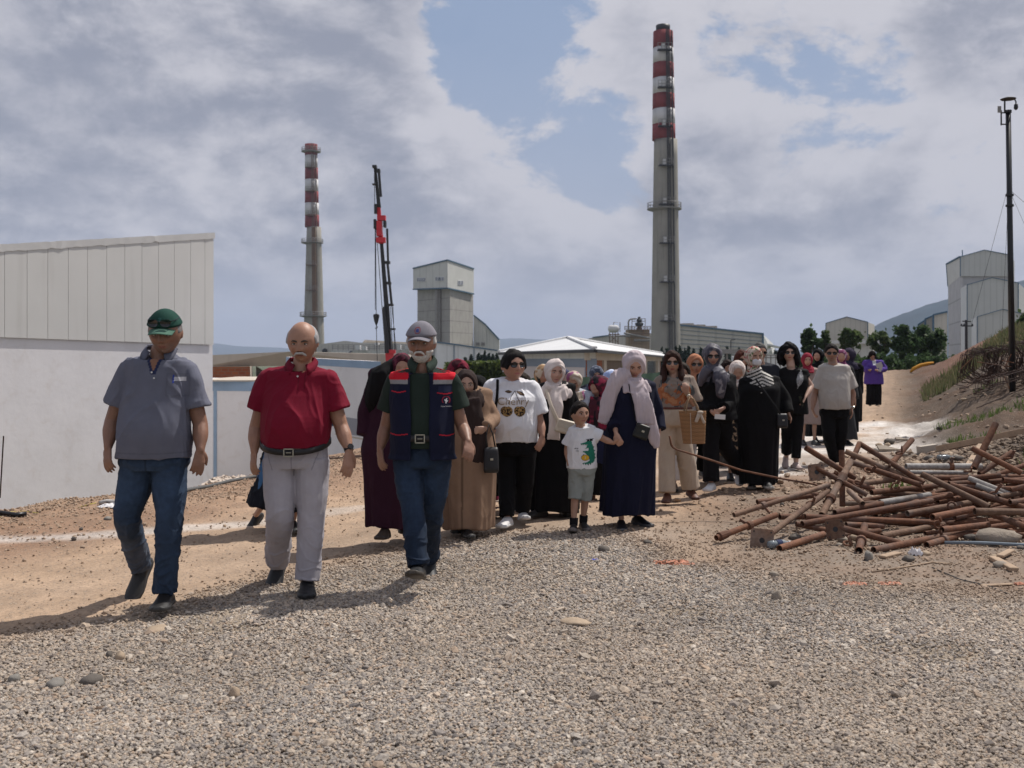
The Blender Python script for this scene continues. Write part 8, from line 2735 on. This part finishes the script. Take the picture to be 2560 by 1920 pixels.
def plate(root,c,n_,u_,size=.15,mat=None,hole=True,th=.008,name='base_plate'):
 """square plate with clipped corners, centre bore and bolt holes"""
 n_=Vector(n_).normalized();u_=(Vector(u_)-n_*Vector(u_).dot(n_)).normalized();v_=n_.cross(u_)
 h=size/2;o=[]
 for a,b in((-1,-.82),(-.82,-1),(.82,-1),(1,-.82),(1,.82),(.82,1),(-.82,1),(-1,.82)):
  o.append((a*h,b*h))
 inner=[(math.cos(2*PI*(k+.5)/8+PI)*.022,math.sin(2*PI*(k+.5)/8+PI)*.022)for k in range(8)]
 V=[]
 for s_ in(1,-1):
  for(a,b)in o+inner:V.append(c+u_*a+v_*b+n_*th/2*s_)
 Fc=[]
 for k in range(8):
  k2=(k+1)%8
  Fc+=[(k,k2,8+k2,8+k),(16+k,24+k,24+k2,16+k2),(k,16+k,16+k2,k2),(8+k,8+k2,24+k2,24+k)]
 mb=MB();mb.add(V,Fc)
 ob=mb.build(name,mat or M_rust2,root)
 mb=MB()
 for a,b in((-1,-1),(1,-1),(1,1),(-1,1)):
  q=c+u_*a*h*.74+v_*b*h*.74
  mb.tube([q-n_*th*.56,q+n_*th*.56],.007,8)
 mb.build('bolt_hole',M_black,ob)
 mb=MB();mb.tube([c-n_*th*.4,c+n_*th*.3],.0225,10);mb.build('bore',M_black,ob)
rp=random.Random(5)
for i,(x0,y0,Y0,x1,y1,Y1,mt,r,lab)in enumerate(pipes):
 a,b=Z6(x0,y0,Y0),Z6(x1,y1,Y1)
 m_=(M_rust,M_rust2,M_galv)[mt]
 xm,ym=(x0+min(x1,2212))/2,(y0+y1)/2
 if not lab:
  sl=(y1-y0)/(x1-x0+1e-6);ln_=math.hypot(x1-x0,y1-y0)
  lab='%s %s pipe %s, %s %s of scrap heap'%('short' if ln_<330 else 'long' if ln_>600 else 'medium',('rusty','grey brown','pale')[mt],'lying level' if abs(sl)<.07 else 'sloping down right' if sl>0 else 'rising to the right',
    'back' if ym<420 else 'upper middle' if ym<560 else 'lower middle' if ym<700 else 'bottom','left' if xm<900 else 'centre' if xm<1500 else 'right')
 root=empty('scaffold_pipe',tuple(a),lab,'pipe',PG_)
 mb=MB();mb.pipe(a,b,r,r*.82,14);mb.build('tube',m_,root,False)
 L=(b-a).length;t=(b-a)/L
 for f in([rp.uniform(.25,.75)]if(L>.7 and i%2==0)else[]):
  c=a+(b-a)*f
  mb=MB();mb.tube([c-t*.022,c-t*.018,c+t*.018,c+t*.022],[r*1.25,r*1.5,r*1.5,r*1.25],14)
  o=mb.build('collar',M_rust,root)
  mb=MB();sd_=t.cross(Vector((rp.uniform(-1,1),rp.uniform(-1,1),rp.uniform(-1,1)))).normalized()
  mb.bar(c-sd_*r*1.2,c+sd_*rp.uniform(.07,.10),.014,.022);mb.build('handle',M_rust,o)
 if i in(7,17):plate(root,a+Vector((.0,-.03,-.02))+(Vector((.025,0,-.03))if i==7 else Vector((0,0,0))),(.05,-1,.12),(1,0,.12),.145)
 if i==11:plate(root,a+Vector((0,-.01,0)),(-.10,-1,.10),(1,-.1,-.08),.175)
 if i in(6,):
  c=a+(b-a)*.35;mb=MB();mb.tube([c-t*.05,c+t*.05],r*1.45,14);mb.build('collar',M_rust,root)
 if i in(10,):
  mb=MB();mb.tube([a+t*.03,a+t*.035,a+t*.12],[r*1.1,r*1.5,r*1.25],12);mb.build('flange',M_rust,root)
for i in range(85):
 x,y=rp.uniform(3.05,5.9),rp.uniform(8.45,9.9);an=rp.gauss(.15,.5);L=rp.uniform(.35,.95);z0=gz(x,y)+rp.uniform(.03,.46)*max(.2,1-abs(x-4.3)/2.2-abs(y-9.2)/1.6)
 a=Vector((x,y,z0));b=a+Vector((math.cos(an)*L,math.sin(an)*L,rp.gauss(0,.07)));b.z=max(b.z,gz(b.x,b.y)+.02);r=rp.choice((.021,.024,.026))
 root=empty('scaffold_pipe',tuple(a),'rusty pipe buried inside the scrap heap','pipe','pipes buried in the scrap heap')
 mb=MB();mb.pipe(a,b,r,r*.82,12);mb.build('tube',rp.choice((M_rust,M_rust,M_rust,M_rust2)),root)
 if i%3==0:
  c=a.lerp(b,.6);t=(b-a).normalized();mb=MB();mb.tube([c-t*.02,c+t*.02],r*1.45,12);mb.build('collar',M_rust,root)
# loose clamps
for(x,y,Y)in((875,415,9.0),(1110,385,9.1),(1300,500,9.0),(700,620,8.6),(1330,260,9.9),(1990,560,8.8),(1610,770,8.1),(1030,480,8.95),(1700,640,8.6),(965,925,7.8),(2100,300,9.6),(1815,395,9.5)):
 c=Z6(x,y,Y);rt=empty('scaffold_clamp',tuple(c),'small rusty scaffold clamp caught among the scrap pipes','clamp','loose clamps in the scrap heap')
 mb=MB();an=rp.uniform(0,3)
 ring=[c+Vector((math.cos(a_)*.034,math.sin(an)*math.sin(a_)*.034,math.cos(an)*math.sin(a_)*.034))for a_ in np.linspace(0,5.2,10)]
 mb.tube(ring,.009,6);mb.build('ring',M_rust,rt)
 mb=MB();mb.bar(ring[-1],ring[-1]+Vector((rp.uniform(-.05,.05),-.03,rp.uniform(.03,.10))),.012,.024);mb.build('handle',M_rust,rt)
# blue conduit and bent rod
a,b=Z6(1650,918,8.1),Z6(2700,948,8.0)
mb=MB();mb.tube([a,a.lerp(b,.25)+Vector((0,0,.006)),a.lerp(b,.5),b],.013,8)
tag(mb.build('conduit',surf('blue_grey_conduit',(.17,.20,.23),.15,5),None,True,loc=a),'thin blue grey conduit lying in front of the scrap heap','pipe')
rod=[P(1674,1090,9.15),P(1678,1112,9.15),P(1683,1119,9.16),P(1692,1124,9.17),P(1770,1148,9.2),P(1854,1176,9.2),P(1950,1196,9.15),P(2036,1211,9.1),P(2090,1235,9.05)]
mb=MB();mb.tube(rod,.0095,8);tag(mb.build('bent_rod',M_rust,None,True,loc=rod[-1]),'thin rusty rod with hooked end jutting left from the scrap heap','rod')
def lumpy(name,c,r,col,label=None,cat=None,group=None,seed=0,rot=0.0,mat=None):
 V=[];n,m=12,8
 for i in range(m+1):
  th=PI*i/m
  for k in range(n):
   ph=2*PI*k/n
   d_=Vector((math.sin(th)*math.cos(ph),math.sin(th)*math.sin(ph),math.cos(th)))
   f=1+.30*mnoise.noise(d_*1.6+Vector((seed*3.1,seed,0)))+.10*mnoise.noise(d_*4+Vector((seed,0,0)))
   V.append(Matrix.Rotation(rot,3,'Z')@Vector((d_.x*r[0]*f,d_.y*r[1]*f,d_.z*r[2]*f)))
 Fc=[(i*n+k,i*n+(k+1)%n,(i+1)*n+(k+1)%n,(i+1)*n+k)for i in range(m)for k in range(n)]
 o=mesh_obj(name,V,Fc,mat or M_lump,None,True,loc=tuple(c))
 return tag(o,label,cat,group)
def stone_mat(name,col):
 return surf(name,col,.2,14,.5,60,.85,bdist=.006)
ST=[stone_mat('grey_stone',(.25,.21,.17)),stone_mat('tan_stone',(.34,.26,.185)),stone_mat('dark_stone',(.11,.095,.082)),stone_mat('blue_grey_stone',(.20,.185,.165))]
for(px,py,w,h,mi,lab)in((1942,1500,26,26,0,'egg shaped grey stone upright on the gravel before the scrap heap'),(1620,1360,26,12,2,'dark stone on the dusty patch before the orange net'),(1935,1441,30,14,0,'flat pale stone between the scrap heap and gravel'),
        (300,1650,32,24,1,'smooth tan stone on the gravel at the lower left'),(272,1644,20,18,2,'dark stone beside the smooth tan stone'),(140,1716,52,22,3,'flat blue grey stone at the lower left of the gravel'),
        (36,1705,30,22,3,'round blue grey stone at the left edge of the gravel'),(230,1708,60,24,2,'dark angular rock right of the flat blue grey stone'),(586,1742,34,28,1,'brown wedge shaped stone in the lower gravel'),
        (392,1578,64,14,1,'long tan stone half sunk below the green capped man'),(1440,1560,80,14,1,'long pale stone half sunk in the middle gravel'),(1510,1380,30,18,2,'dark lump of rock above the orange net'),
        (185,1350,14,9,2,'small dark stone on the white lime streak'),(270,1300,24,10,3,'pale bluish stone on the left verge'),(203,1325,12,8,2,'small dark brown stone on the left verge'),
        (2172,1402,24,28,3,'round grey stone under the front pipes of the heap'),(2350,1072,14,8,2,'dark stone at the tip of the white lime patch'),(2410,1018,16,7,1,'pale flat stone on the grey verge at the right'),
        (2545,1110,40,36,1,'big brown boulder at the right edge behind the planks'),(2000,1290,16,11,2,'reddish stone left of the square plates'),(1955,1265,12,10,2,'small reddish stone under the hooked rod')):
 g=on_ground(px,py);s_=g.y/2560
 lumpy('stone',(g.x,g.y,g.z+h*s_*.30),(w*s_/2,w*s_/2*.8,h*s_*.62),None,lab,'stone',None,px,rot=px*.1,mat=ST[mi])
g=on_ground(2508,1364);lumpy('concrete_lump',(g.x,g.y+.1,g.z+.04),(.17,.12,.07),None,'broken lump of old concrete at the right under the pipes','rubble',None,3)
rr=random.Random(11)
for i in range(80):
 px,py=rr.uniform(2180,2600),rr.uniform(1105,1175)
 if i>45:px,py=rr.uniform(1980,2600),rr.uniform(1180,1420)
 g=on_ground(px,py);r=rr.uniform(.02,.07)*(1.2 if i<40 else .7)
 lumpy('rubble_stone',(g.x,g.y,g.z+r*.3),(r*1.2,r,r*.65),None,'%s rubble stone %s the scrap heap'%(('big' if r>.055 else 'medium' if r>.042 else 'smallish' if r>.03 else 'small'),('behind the left of' if px<2330 else 'behind the middle of' if px<2460 else 'behind the right of')if py<1176 else('inside the upper part of' if py<1270 else 'inside the lower part of' if py<1350 else 'in front of')),'stone','rubble stones around the scrap heap',i,rr.uniform(0,3),ST[rr.choice((0,1,1,2))])
def board(px0,py0,px1,py1,w,t,label,lift=0.0,mat=None,name='timber_board',dY=0.0,tilt=0.0):
 a,b=on_ground(px0,py0),on_ground(px1,py1)
 a.z+=t/2+lift;b.z+=t/2+lift
 b.y+=dY
 mb=MB();d_=(b-a).normalized();s_=d_.cross(Vector((0,0,1))).normalized();s_.z+=tilt
 mb.bar(a,b,w,t,up=(0,0,1));o=mb.build(name,mat or M_wood,None,loc=a)
 bv=o.modifiers.new('b','BEVEL');bv.width=.004;bv.segments=1
 return tag(o,label,'timber')
board(2346,1133,2620,1142,.10,.085,'long square timber beam lying behind the scrap pipes',.02)
board(2420,1165,2455,1132,.09,.03,'short rounded board leaning on the long timber beam',.03)
board(2482,1400,2536,1430,.06,.03,'light timber offcut in front of the heap at the right',.0)
board(2500,1403,2528,1388,.05,.02,'short pale lath crossing under the light offcut',.025)
board(2205,1396,2246,1386,.06,.02,'wood chip board stuck under the front pipe',.0)
board(2452,1466,2530,1462,.03,.01,'thin splintered lath on the gravel at the lower right',.0)
g=on_ground(2318,1132);mb=MB();mb.box((0,0,0),(.27,.12,.10),R=Matrix.Rotation(-.12,3,'Y')@Matrix.Rotation(.2,3,'Z'))
o=mb.build('block',surf('lime_block',(.42,.37,.31),.1,8,.4,40),None);o.location=g+Vector((0,0,.06));tag(o,'pale rectangular block with dark scrawl behind the bent peak','block')
mb=MB()
for(x,z)in((.02,.02),(.045,-.01),(.07,.015),(.095,.0)):
 mb.bar((x,-.0625,z-.02),(x+.012,-.0635,z+.02),.005,.002)
q=mb.build('scrawl',M_dark,o)
q.rotation_euler=(Matrix.Rotation(-.12,3,'Y')@Matrix.Rotation(.2,3,'Z')).to_euler()
for(px,py,r,lab)in((2215,1128,.20,'flat triangular slab of pale concrete behind the bent peak'),(2250,1105,.12,'thin flat stone slab behind the triangular slab')):
 g=on_ground(px,py);mb=MB();mb.prism([(-r,-r*.5,0),(r,-r*.4,0),(r*.3,r*.6,0),(-r*.5,r*.5,0)],(0,0,.03))
 o=mb.build('concrete_slab',M_lump,None);o.location=g+Vector((0,0,.03));o.rotation_euler=(.22,.05,.3);tag(o,lab,'slab')
# bottles, bag, litter
M_pet=bpy.data.materials.new('clear_plastic');M_pet.use_nodes=True
b_=M_pet.node_tree.nodes['Principled BSDF'];b_.inputs['Transmission Weight'].default_value=.75;b_.inputs['Roughness'].default_value=.12;b_.inputs['Base Color'].default_value=(.75,.85,.92,1);b_.inputs['IOR'].default_value=1.15
for(px,py,rz,lab,band)in((1947,1370,.5,'crumpled clear plastic bottle beside the big foot plate',1),(2362,1160,.15,'clear plastic bottle lying behind the pale pipes',0)):
 g=on_ground(px,py);rt=empty('plastic_bottle',(g.x,g.y,g.z+.032),lab,'bottle',rz=rz)
 M=Matrix.Rotation(PI/2,3,'Y')
 prof=[(.010,-.10),(.029,-.095),(.031,-.06),(.027,-.04),(.031,-.02),(.031,.03),(.026,.055),(.012,.085),(.012,.10)]
 mb=MB();mb.lathe(prof,n=14);V=[tuple(M@Vector(v))for v in mb.V];mesh_obj('bottle_body',V,mb.F,M_pet,rt,True)
 mb=MB();mb.lathe([(.014,.098),(.014,.116)],n=12);mesh_obj('bottle_cap',[tuple(M@Vector(v))for v in mb.V],mb.F,M_frame,rt)
 if band:mb=MB();mb.lathe([(.0315,-.03),(.0322,-.028),(.0322,.02),(.0315,.022)],n=14);mesh_obj('bottle_label',[tuple(M@Vector(v))for v in mb.V],mb.F,surf('navy_label',(.02,.03,.08),.1,3),rt)
def crumple(name,c,w,d_,h,mat,label,cat,seed=0,n=22,shred=0.0):
 V=[];Fc=[]
 for i in range(n):
  for k in range(n):
   x=(i/(n-1)-.5)*w;y=(k/(n-1)-.5)*d_
   e=max(0,1-max(abs(2*x/w),abs(2*y/d_))**4)
   z=h*(.35+.65*abs(mnoise.noise(Vector((x*30,y*30,seed)))))*e+h*.3*mnoise.noise(Vector((x*80,y*80,seed)))
   V.append((x+.12*w*mnoise.noise(Vector((x*20,y*20,seed+5))),y+.2*d_*mnoise.noise(Vector((x*20,y*20,seed+9))),z))
 for i in range(n-1):
  for k in range(n-1):
   if shred and mnoise.noise(Vector((i*.45,k*.45,seed)))>.25-shred*.3:continue
   Fc.append((i*n+k,(i+1)*n+k,(i+1)*n+k+1,i*n+k+1))
 o=mesh_obj(name,V,Fc,mat,None,False,loc=tuple(c))
 return tag(o,label,cat)
M_or=surf('orange_net_plastic',(.42,.17,.10),.2,20,rough=.6)
M_film=surf('white_film',(.62,.60,.60),.05,10,rough=.35)
for(px,py,w,d_,h,m_,lab,cat,sh)in((1682,1410,.26,.12,.035,M_or,'torn orange plastic net, largest piece, left of the scrap heap','litter',.5),(2138,1462,.17,.08,.02,M_or,'small orange net scrap before the front pipes','litter',.3),
          (2224,1461,.14,.07,.02,M_or,'orange net scrap right of the small one','litter',.3),(2548,1462,.05,.06,.02,M_or,'tiny orange scrap at the right edge','litter',0),(1487,1402,.055,.03,.02,surf('blue_plastic',(.02,.05,.45),.1,9),'small bright blue plastic piece on the gravel below the navy dress','litter',0),
          (2288,1388,.085,.07,.085,M_film,'crumpled white plastic bag in front of the scrap heap','bag',0),(574,1204,.52,.55,.09,surf('beige_sheet',(.50,.42,.35),.2,4),'crumpled beige plastic sheet on the verge left of the maroon polo','sheet',0),
          (600,1196,.30,.3,.10,M_film,'white plastic film on top of the beige sheet','sheet',0),(272,1266,.16,.2,.03,M_film,'pale scrap of film at the verge left of the blue jeans','litter',0)):
 g=on_ground(px,py);crumple('plastic_litter',(g.x,g.y,g.z+.005),w,d_,h,m_,lab,cat,px,shred=sh)
# left verge: hoses, post, rods, rebar bundle
for(pts,r,m_,lab,cat)in(([(-60,1295),(0,1291),(40,1293),(66,1290)],.020,M_black,'black hose end lying at the left edge of the verge','hose'),
        ([(430,1240),(475,1228),(520,1221),(575,1207),(640,1195),(720,1186)],.022,surf('grey_hose',(.10,.10,.10),.1,4),'long dark grey hose running along the left verge','hose'),
        ([(250,1262),(268,1258),(292,1260)],.02,surf('pale_hose',(.42,.40,.38),.1,4),'short pale hose end near the blue jeans','hose'),
        ([(0,1289),(25,1281),(60,1279),(95,1284)],.004,surf('yellow_wire',(.5,.42,.12),.1,4),'thin yellow wire beside the black hose','wire'),
        ([(195,1270),(215,1264),(240,1258)],.004,surf('yellow_wire',(.5,.42,.12),.1,4),'short yellow wire on the verge left of the blue jeans','wire'),
        ([(2180,1432),(2260,1420),(2330,1408),(2380,1412)],.006,M_wood,'thin pale root like strip on the soil below the scrap heap','strip'),
        ([(2330,1420),(2400,1450),(2470,1466),(2530,1490)],.004,M_dark,'thin dark cable curling at the lower right','cable')):
 q=[on_ground(x,y)+Vector((0,0,r))for x,y in pts]
 mb=MB();mb.tube(q,r,8);tag(mb.build('line',m_,None,True,loc=q[0]).__class__ and bpy.context.scene.objects[-1]if False else mb.build(cat,m_,None,True,loc=q[0]),lab,cat)
g=on_ground(613,1180);mb=MB();mb.box((0,0,0),(.078,.078,1.0));o=mb.build('post',M_black,None);o.location=(g.x,g.y+.3,P(613,1036,g.y+.3).z-.5);tag(o,'black square post left of the maroon polo','post')
mb=MB();mb.tube([P(618,1050,g.y+.36),P(618,1014,g.y+.36)],.006,6);o2=mb.build('post_rod',M_black,None);o2.parent=o;o2.location=-Vector(o.location)
mb=MB();mb.tube([P(0,1245,9.7),P(9,1090,9.7)],.007,6);a_=P(0,1245,9.7)
tag(mb.build('survey_rod',M_rebar,None,loc=a_),'thin dark rod standing at the left edge before the white wall','rod')
for i in range(16):
 y_=1140+rr.uniform(0,20);x0=800+rr.uniform(-10,30)
 a,b=P(x0,y_+4,15.2+rr.uniform(-.2,.2)),P(960+rr.uniform(-10,30),y_-4+rr.uniform(-3,3),16.2+rr.uniform(-.2,.2))
 mb=MB();mb.tube([a,b],.012,6);tag(mb.build('reinforcing_bar',M_rebar,None,loc=a),'rusty reinforcing bar in the bundle behind the grey cuffed hand','rebar','bars in the bundle left of the plum dress')
g=P(924,1160,15.0);mb=MB();mb.box((0,0,0),(.12,.3,.09));o=mb.build('timber_block',M_wood,None);o.location=g;tag(o,'short timber block under the bundle of bars','timber')
# rebar cages
def cage(px0,py0,Y0,px1,py1,Y1,w,h,n,lab,jit=.25,r=.008,bars=6,kind='hex'):
 a,b=P(px0,py0,Y0),P(px1,py1,Y1);rt=empty('rebar_cage',tuple(a),lab,'rebar cage')
 t=(b-a).normalized();u=t.cross(Vector((0,0,1))).normalized();v=u.cross(t)
 rc=random.Random(int(px0));shape=[(-.5,-.3),(-.15,-.5),(.4,-.45),(.5,.1),(.25,.5),(-.35,.45)]if kind=='hex' else[(-.5,-.5),(.5,-.5),(.5,.5),(-.5,.5)]
 for i in range(n):
  c=a.lerp(b,i/max(1,n-1));e1=(u+t*rc.uniform(-jit,jit)+v*rc.uniform(-jit,jit)).normalized();e2=(v+t*rc.uniform(-jit,jit)).normalized()
  pts=[c+e1*x*w*rc.uniform(.9,1.1)+e2*y*h*rc.uniform(.9,1.1)for x,y in shape]
  mb=MB();mb.tube(pts+[pts[0]],r,5,False);mb.build('stirrup',M_rebar,rt)
 for i in range(bars):
  x,y=shape[i%len(shape)]
  o_=u*x*w*.95+v*y*h*.95
  mb=MB();mb.tube([a+o_-t*.1,a.lerp(b,.5)+o_+Vector((0,0,rc.uniform(-.03,.03))),b+o_+t*.2],r*1.2,5);mb.build('long_bar',M_rebar,rt)
cage(2432,925,21.2,2470,902,22.6,.62,.62,26,'tangled dark rebar cage at the left of the rebar stack',.45)
cage(2490,905,21.0,2530,900,22.6,.60,.58,24,'tangled dark rebar cage in the middle before the black mast',.5)
cage(2545,900,20.6,2640,880,22.0,.75,.70,26,'tangled rebar cage at the right edge of the picture',.5)
cage(2452,962,18.6,2660,905,21.5,.20,.16,34,'long narrow rebar cage sloping up to the right edge',.08,.006,4,'sq')
for i in range(22):
 y0=985+rr.uniform(-6,3);a=on_ground(2390+rr.uniform(0,60),y0);b=P(2640+rr.uniform(0,60),915+rr.uniform(-5,55),21);a.z+=.03
 mb=MB();mb.tube([a,a.lerp(b,.5)-Vector((0,0,.04)),b],.010,5);tag(mb.build('reinforcing_bar',M_rebar,None,loc=a),'loose long rusty bar sloping under the rebar cages','rebar','loose bars under the rebar cages')
for(x0,y0,x1,y1)in((2443,905,2528,917),(2505,901,2535,907),(2507,933,2524,972),(2512,918,2528,885),(2402,922,2430,895)):
 mb=MB();a=P(x0,y0,20.4);mb.tube([a,P(x1,y1,20.4)],.010,5);tag(mb.build('reinforcing_bar',M_rust,None,loc=a),'short brighter rusty bar leaning across the rebar cages','rebar','short bars across the rebar cages')
q=[P(2276,930,45),P(2284,922,45),P(2300,914,45),P(2320,909,45),P(2334,906.5,45)]
mb=MB();mb.tube(q,[.05,.08,.085,.07,.04],8);tag(mb.build('pump_arm',surf('orange_paint',(.50,.24,.03),.2,2),None,True,loc=q[0]),'orange yellow pump arm lying at the end of the road','machine arm')
# ================================================================== GRAVEL (uncountable): points carrying small stones
rs=np.random.RandomState(12)
def sample(n,y0,y1,umax=.84):
 Y=np.sqrt(rs.uniform(y0**2,y1**2,n));U=rs.uniform(-umax,umax,n)
 return U*Y,Y
Xs,Ys,Ss=[],[],[]
for(n,y0,y1,s0,s1)in((640000,3.0,8.9,0.0036,.0082),(16000,3.0,9.0,.010,.016),(400,3.0,9.0,.016,.026)):
 X,Y=sample(n,y0,y1)
 g,lime,streak,dusty,wob=masks(X,Y)
 keep=rs.uniform(size=n)<g*(1-.75*dusty)*np.clip((4.4/Y)**1.3,0,1)*(1-.72*sst(fnoise(np.stack([X,Y*1.3,X*0],1),1.15,4,10,.6),.30,.65))
 Xs.append(X[keep]);Ys.append(Y[keep]);Ss.append(rs.uniform(s0,s1,keep.sum())*(.74+.065*Y[keep]))
# thin scatter everywhere else
for(n,y0,y1,s0,s1)in((14000,4.5,14,.004,.010),(900,5,18,.010,.022),(3500,14,40,.012,.04)):
 X,Y=sample(n,y0,y1)
 g,lime,streak,dusty,wob=masks(X,Y)
 s=seg_dist(X,Y,CREST)
 road=np.exp(-((s+4.0+.1*Y)/2.2)**2)
 keep=(rs.uniform(size=n)<(1-g)*(1-.8*road)*(1-lime*.7))&(s<.1)
 Xs.append(X[keep]);Ys.append(Y[keep]);Ss.append(rs.uniform(s0,s1,keep.sum()))
# clods along the verge, heap and rubble ground
for(cx_,cy_,sx_,sy_,n,s0,s1)in((6.6,12.7,1.0,1.0,3200,.012,.045),(4.2,9.4,1.6,1.0,2600,.005,.018),(5.8,11.0,1.3,.8,1500,.015,.045),(2.4,7.6,1.6,.6,4500,.004,.010)):
 X=rs.normal(cx_,sx_,n);Y=rs.normal(cy_,sy_,n)
 Xs.append(X);Ys.append(Y);Ss.append(rs.uniform(s0,s1,n))
t=rs.uniform(size=6000);a0=np.array((-5.3,8.3));
seg=np.interp(t,[0,.3,.6,1],[0,1,2,3]);pl=np.array([(-5.7,7.5),(-4.3,10.75),(-3.2,14.2),(-2.2,18)])
i0=np.clip(seg.astype(int),0,2);fr_=seg-i0
C=pl[i0]*(1-fr_)[:,None]+pl[i0+1]*fr_[:,None]
X=C[:,0]+np.abs(rs.normal(.1,.8,6000));Y=C[:,1]+rs.normal(0,.3,6000)
Xs.append(X);Ys.append(Y);Ss.append(rs.uniform(.004,.014,6000))
X=np.concatenate(Xs);Y=np.concatenate(Ys);S_=np.concatenate(Ss)
ok=Y>2.6
X,Y,S_=X[ok],Y[ok],S_[ok]
N=len(X)
Z=gheight(X,Y)+S_*.25+.004
gm=bpy.data.meshes.new('gravel');gm.vertices.add(N)
gm.vertices.foreach_set('co',np.stack([X,Y,Z],1).astype(np.float32).ravel())
sc_=np.stack([S_*rs.uniform(.8,1.5,N),S_*rs.uniform(.75,1.2,N),S_*rs.uniform(.45,.85,N)],1)
at=gm.attributes.new('scl','FLOAT_VECTOR','POINT');at.data.foreach_set('vector',sc_.astype(np.float32).ravel())
rt_=np.stack([rs.normal(0,.35,N),rs.normal(0,.35,N),rs.uniform(0,6.28,N)],1)
at=gm.attributes.new('rot','FLOAT_VECTOR','POINT');at.data.foreach_set('vector',rt_.astype(np.float32).ravel())
g,lime,streak,dusty,wob=masks(X,Y)
tone=rs.uniform(0,1,N)
warm=np.clip(.5+.5*fnoise(np.stack([X,Y,X*0],1),.9,3,3),0,1)
pal=np.array([(.21,.19,.18),(.29,.265,.24),(.36,.32,.275),(.42,.335,.26),(.46,.38,.30),(.34,.245,.175),(.14,.128,.125),(.54,.48,.41)])
pr=np.array([.17,.18,.17,.14,.10,.07,.10,.07])
ci=rs.choice(len(pal),N,p=pr)
colr=pal[ci]*rs.uniform(.85,1.15,N)[:,None]
colr=colr*(1-.34*warm[:,None])+np.array((.36,.27,.19))*.34*warm[:,None]
colr=(colr*.8+.2*colr.mean(0))*(1+.14*fnoise(np.stack([X,Y,X*0],1),1.7,3,8))[:,None]
outg=(1-g)[:,None]
colr=colr*(1-.8*outg)+np.array((.34,.24,.165))*.8*outg
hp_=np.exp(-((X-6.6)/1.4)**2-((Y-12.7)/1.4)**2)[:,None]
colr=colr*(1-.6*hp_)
ca=gm.color_attributes.new('scol','FLOAT_COLOR','POINT');c4=np.ones((N,4),np.float32);c4[:,:3]=colr;ca.data.foreach_set('color',c4.ravel())
ii=gm.attributes.new('pick','INT','POINT');ii.data.foreach_set('value',rs.randint(0,5,N).astype(np.int32))
gm.update()
def pebble_fn(nt):
 c=nt.attr('scol','INSTANCER')
 return nt.vmath('SCALE',c,nt.mapr(nt.noise(nt.coord('Object'),2.0,3,.6),.3,.7,.85,1.15,False)),None
M_peb=material('pebbles',pebble_fn,.85,spec=.25)
pc=bpy.data.collections.new('pebble_shapes')
for k in range(5):
 bm=bmesh.new();bmesh.ops.create_icosphere(bm,subdivisions=1 if k<4 else 2,radius=1)
 for v in bm.verts:
  d_=v.co.normalized()
  f=1+.55*mnoise.noise(d_*1.3+Vector((k*5.0,0,0)))+.12*mnoise.noise(d_*3+Vector((0,k*3.0,0)))
  f=min(f,1.0+.06*k)if k%2 else f
  v.co=d_*f
 pm=bpy.data.meshes.new('pebble');bm.to_mesh(pm);bm.free();pm.materials.append(M_peb)
 po=bpy.data.objects.new('pebble_%s'%'abcde'[k],pm);pc.objects.link(po)
gobj=bpy.data.objects.new('gravel',gm);COL.objects.link(gobj);tag(gobj,kind='stuff')
ng=bpy.data.node_groups.new('scatter','GeometryNodeTree')
ng.interface.new_socket('Geometry',in_out='INPUT',socket_type='NodeSocketGeometry');ng.interface.new_socket('Geometry',in_out='OUTPUT',socket_type='NodeSocketGeometry')
N_=ng.nodes;L_=ng.links
gi=N_.new('NodeGroupInput');go=N_.new('NodeGroupOutput');iop=N_.new('GeometryNodeInstanceOnPoints');ci_=N_.new('GeometryNodeCollectionInfo')
ci_.inputs['Collection'].default_value=pc;ci_.inputs['Separate Children'].default_value=True;ci_.inputs['Reset Children'].default_value=True
m2p=N_.new('GeometryNodeMeshToPoints')
def named(n,t):
 a=N_.new('GeometryNodeInputNamedAttribute');a.data_type=t;a.inputs['Name'].default_value=n;return a.outputs['Attribute']
L_.new(gi.outputs[0],m2p.inputs['Mesh']);L_.new(m2p.outputs[0],iop.inputs['Points']);L_.new(ci_.outputs[0],iop.inputs['Instance'])
iop.inputs['Pick Instance'].default_value=True
L_.new(named('pick','INT'),iop.inputs['Instance Index'])
er=N_.new('FunctionNodeEulerToRotation');L_.new(named('rot','FLOAT_VECTOR'),er.inputs[0]);L_.new(er.outputs[0],iop.inputs['Rotation'])
L_.new(named('scl','FLOAT_VECTOR'),iop.inputs['Scale'])
L_.new(iop.outputs[0],go.inputs[0])
gobj.modifiers.new('scatter','NODES').node_group=ng
print('gravel',N,_t.time()-_t0)
# ================================================================== AIR
hm=bpy.data.materials.new('air')
hm.use_nodes=True
ht=NT(hm.node_tree)
ht.n.remove(hm.node_tree.nodes['Principled BSDF'])
pv=ht.new('ShaderNodeVolumePrincipled')
pv.inputs['Color'].default_value=(.66,.77,.98,1)
pv.inputs['Density'].default_value=1.55e-4
pv.inputs['Anisotropy'].default_value=0.0
ht.l.new(pv.outputs[0],hm.node_tree.nodes['Material Output'].inputs['Volume'])
hz=MB().box((0,3000,176),(18500,12400,366)).build('haze',hm)
tag(hz,kind='stuff')
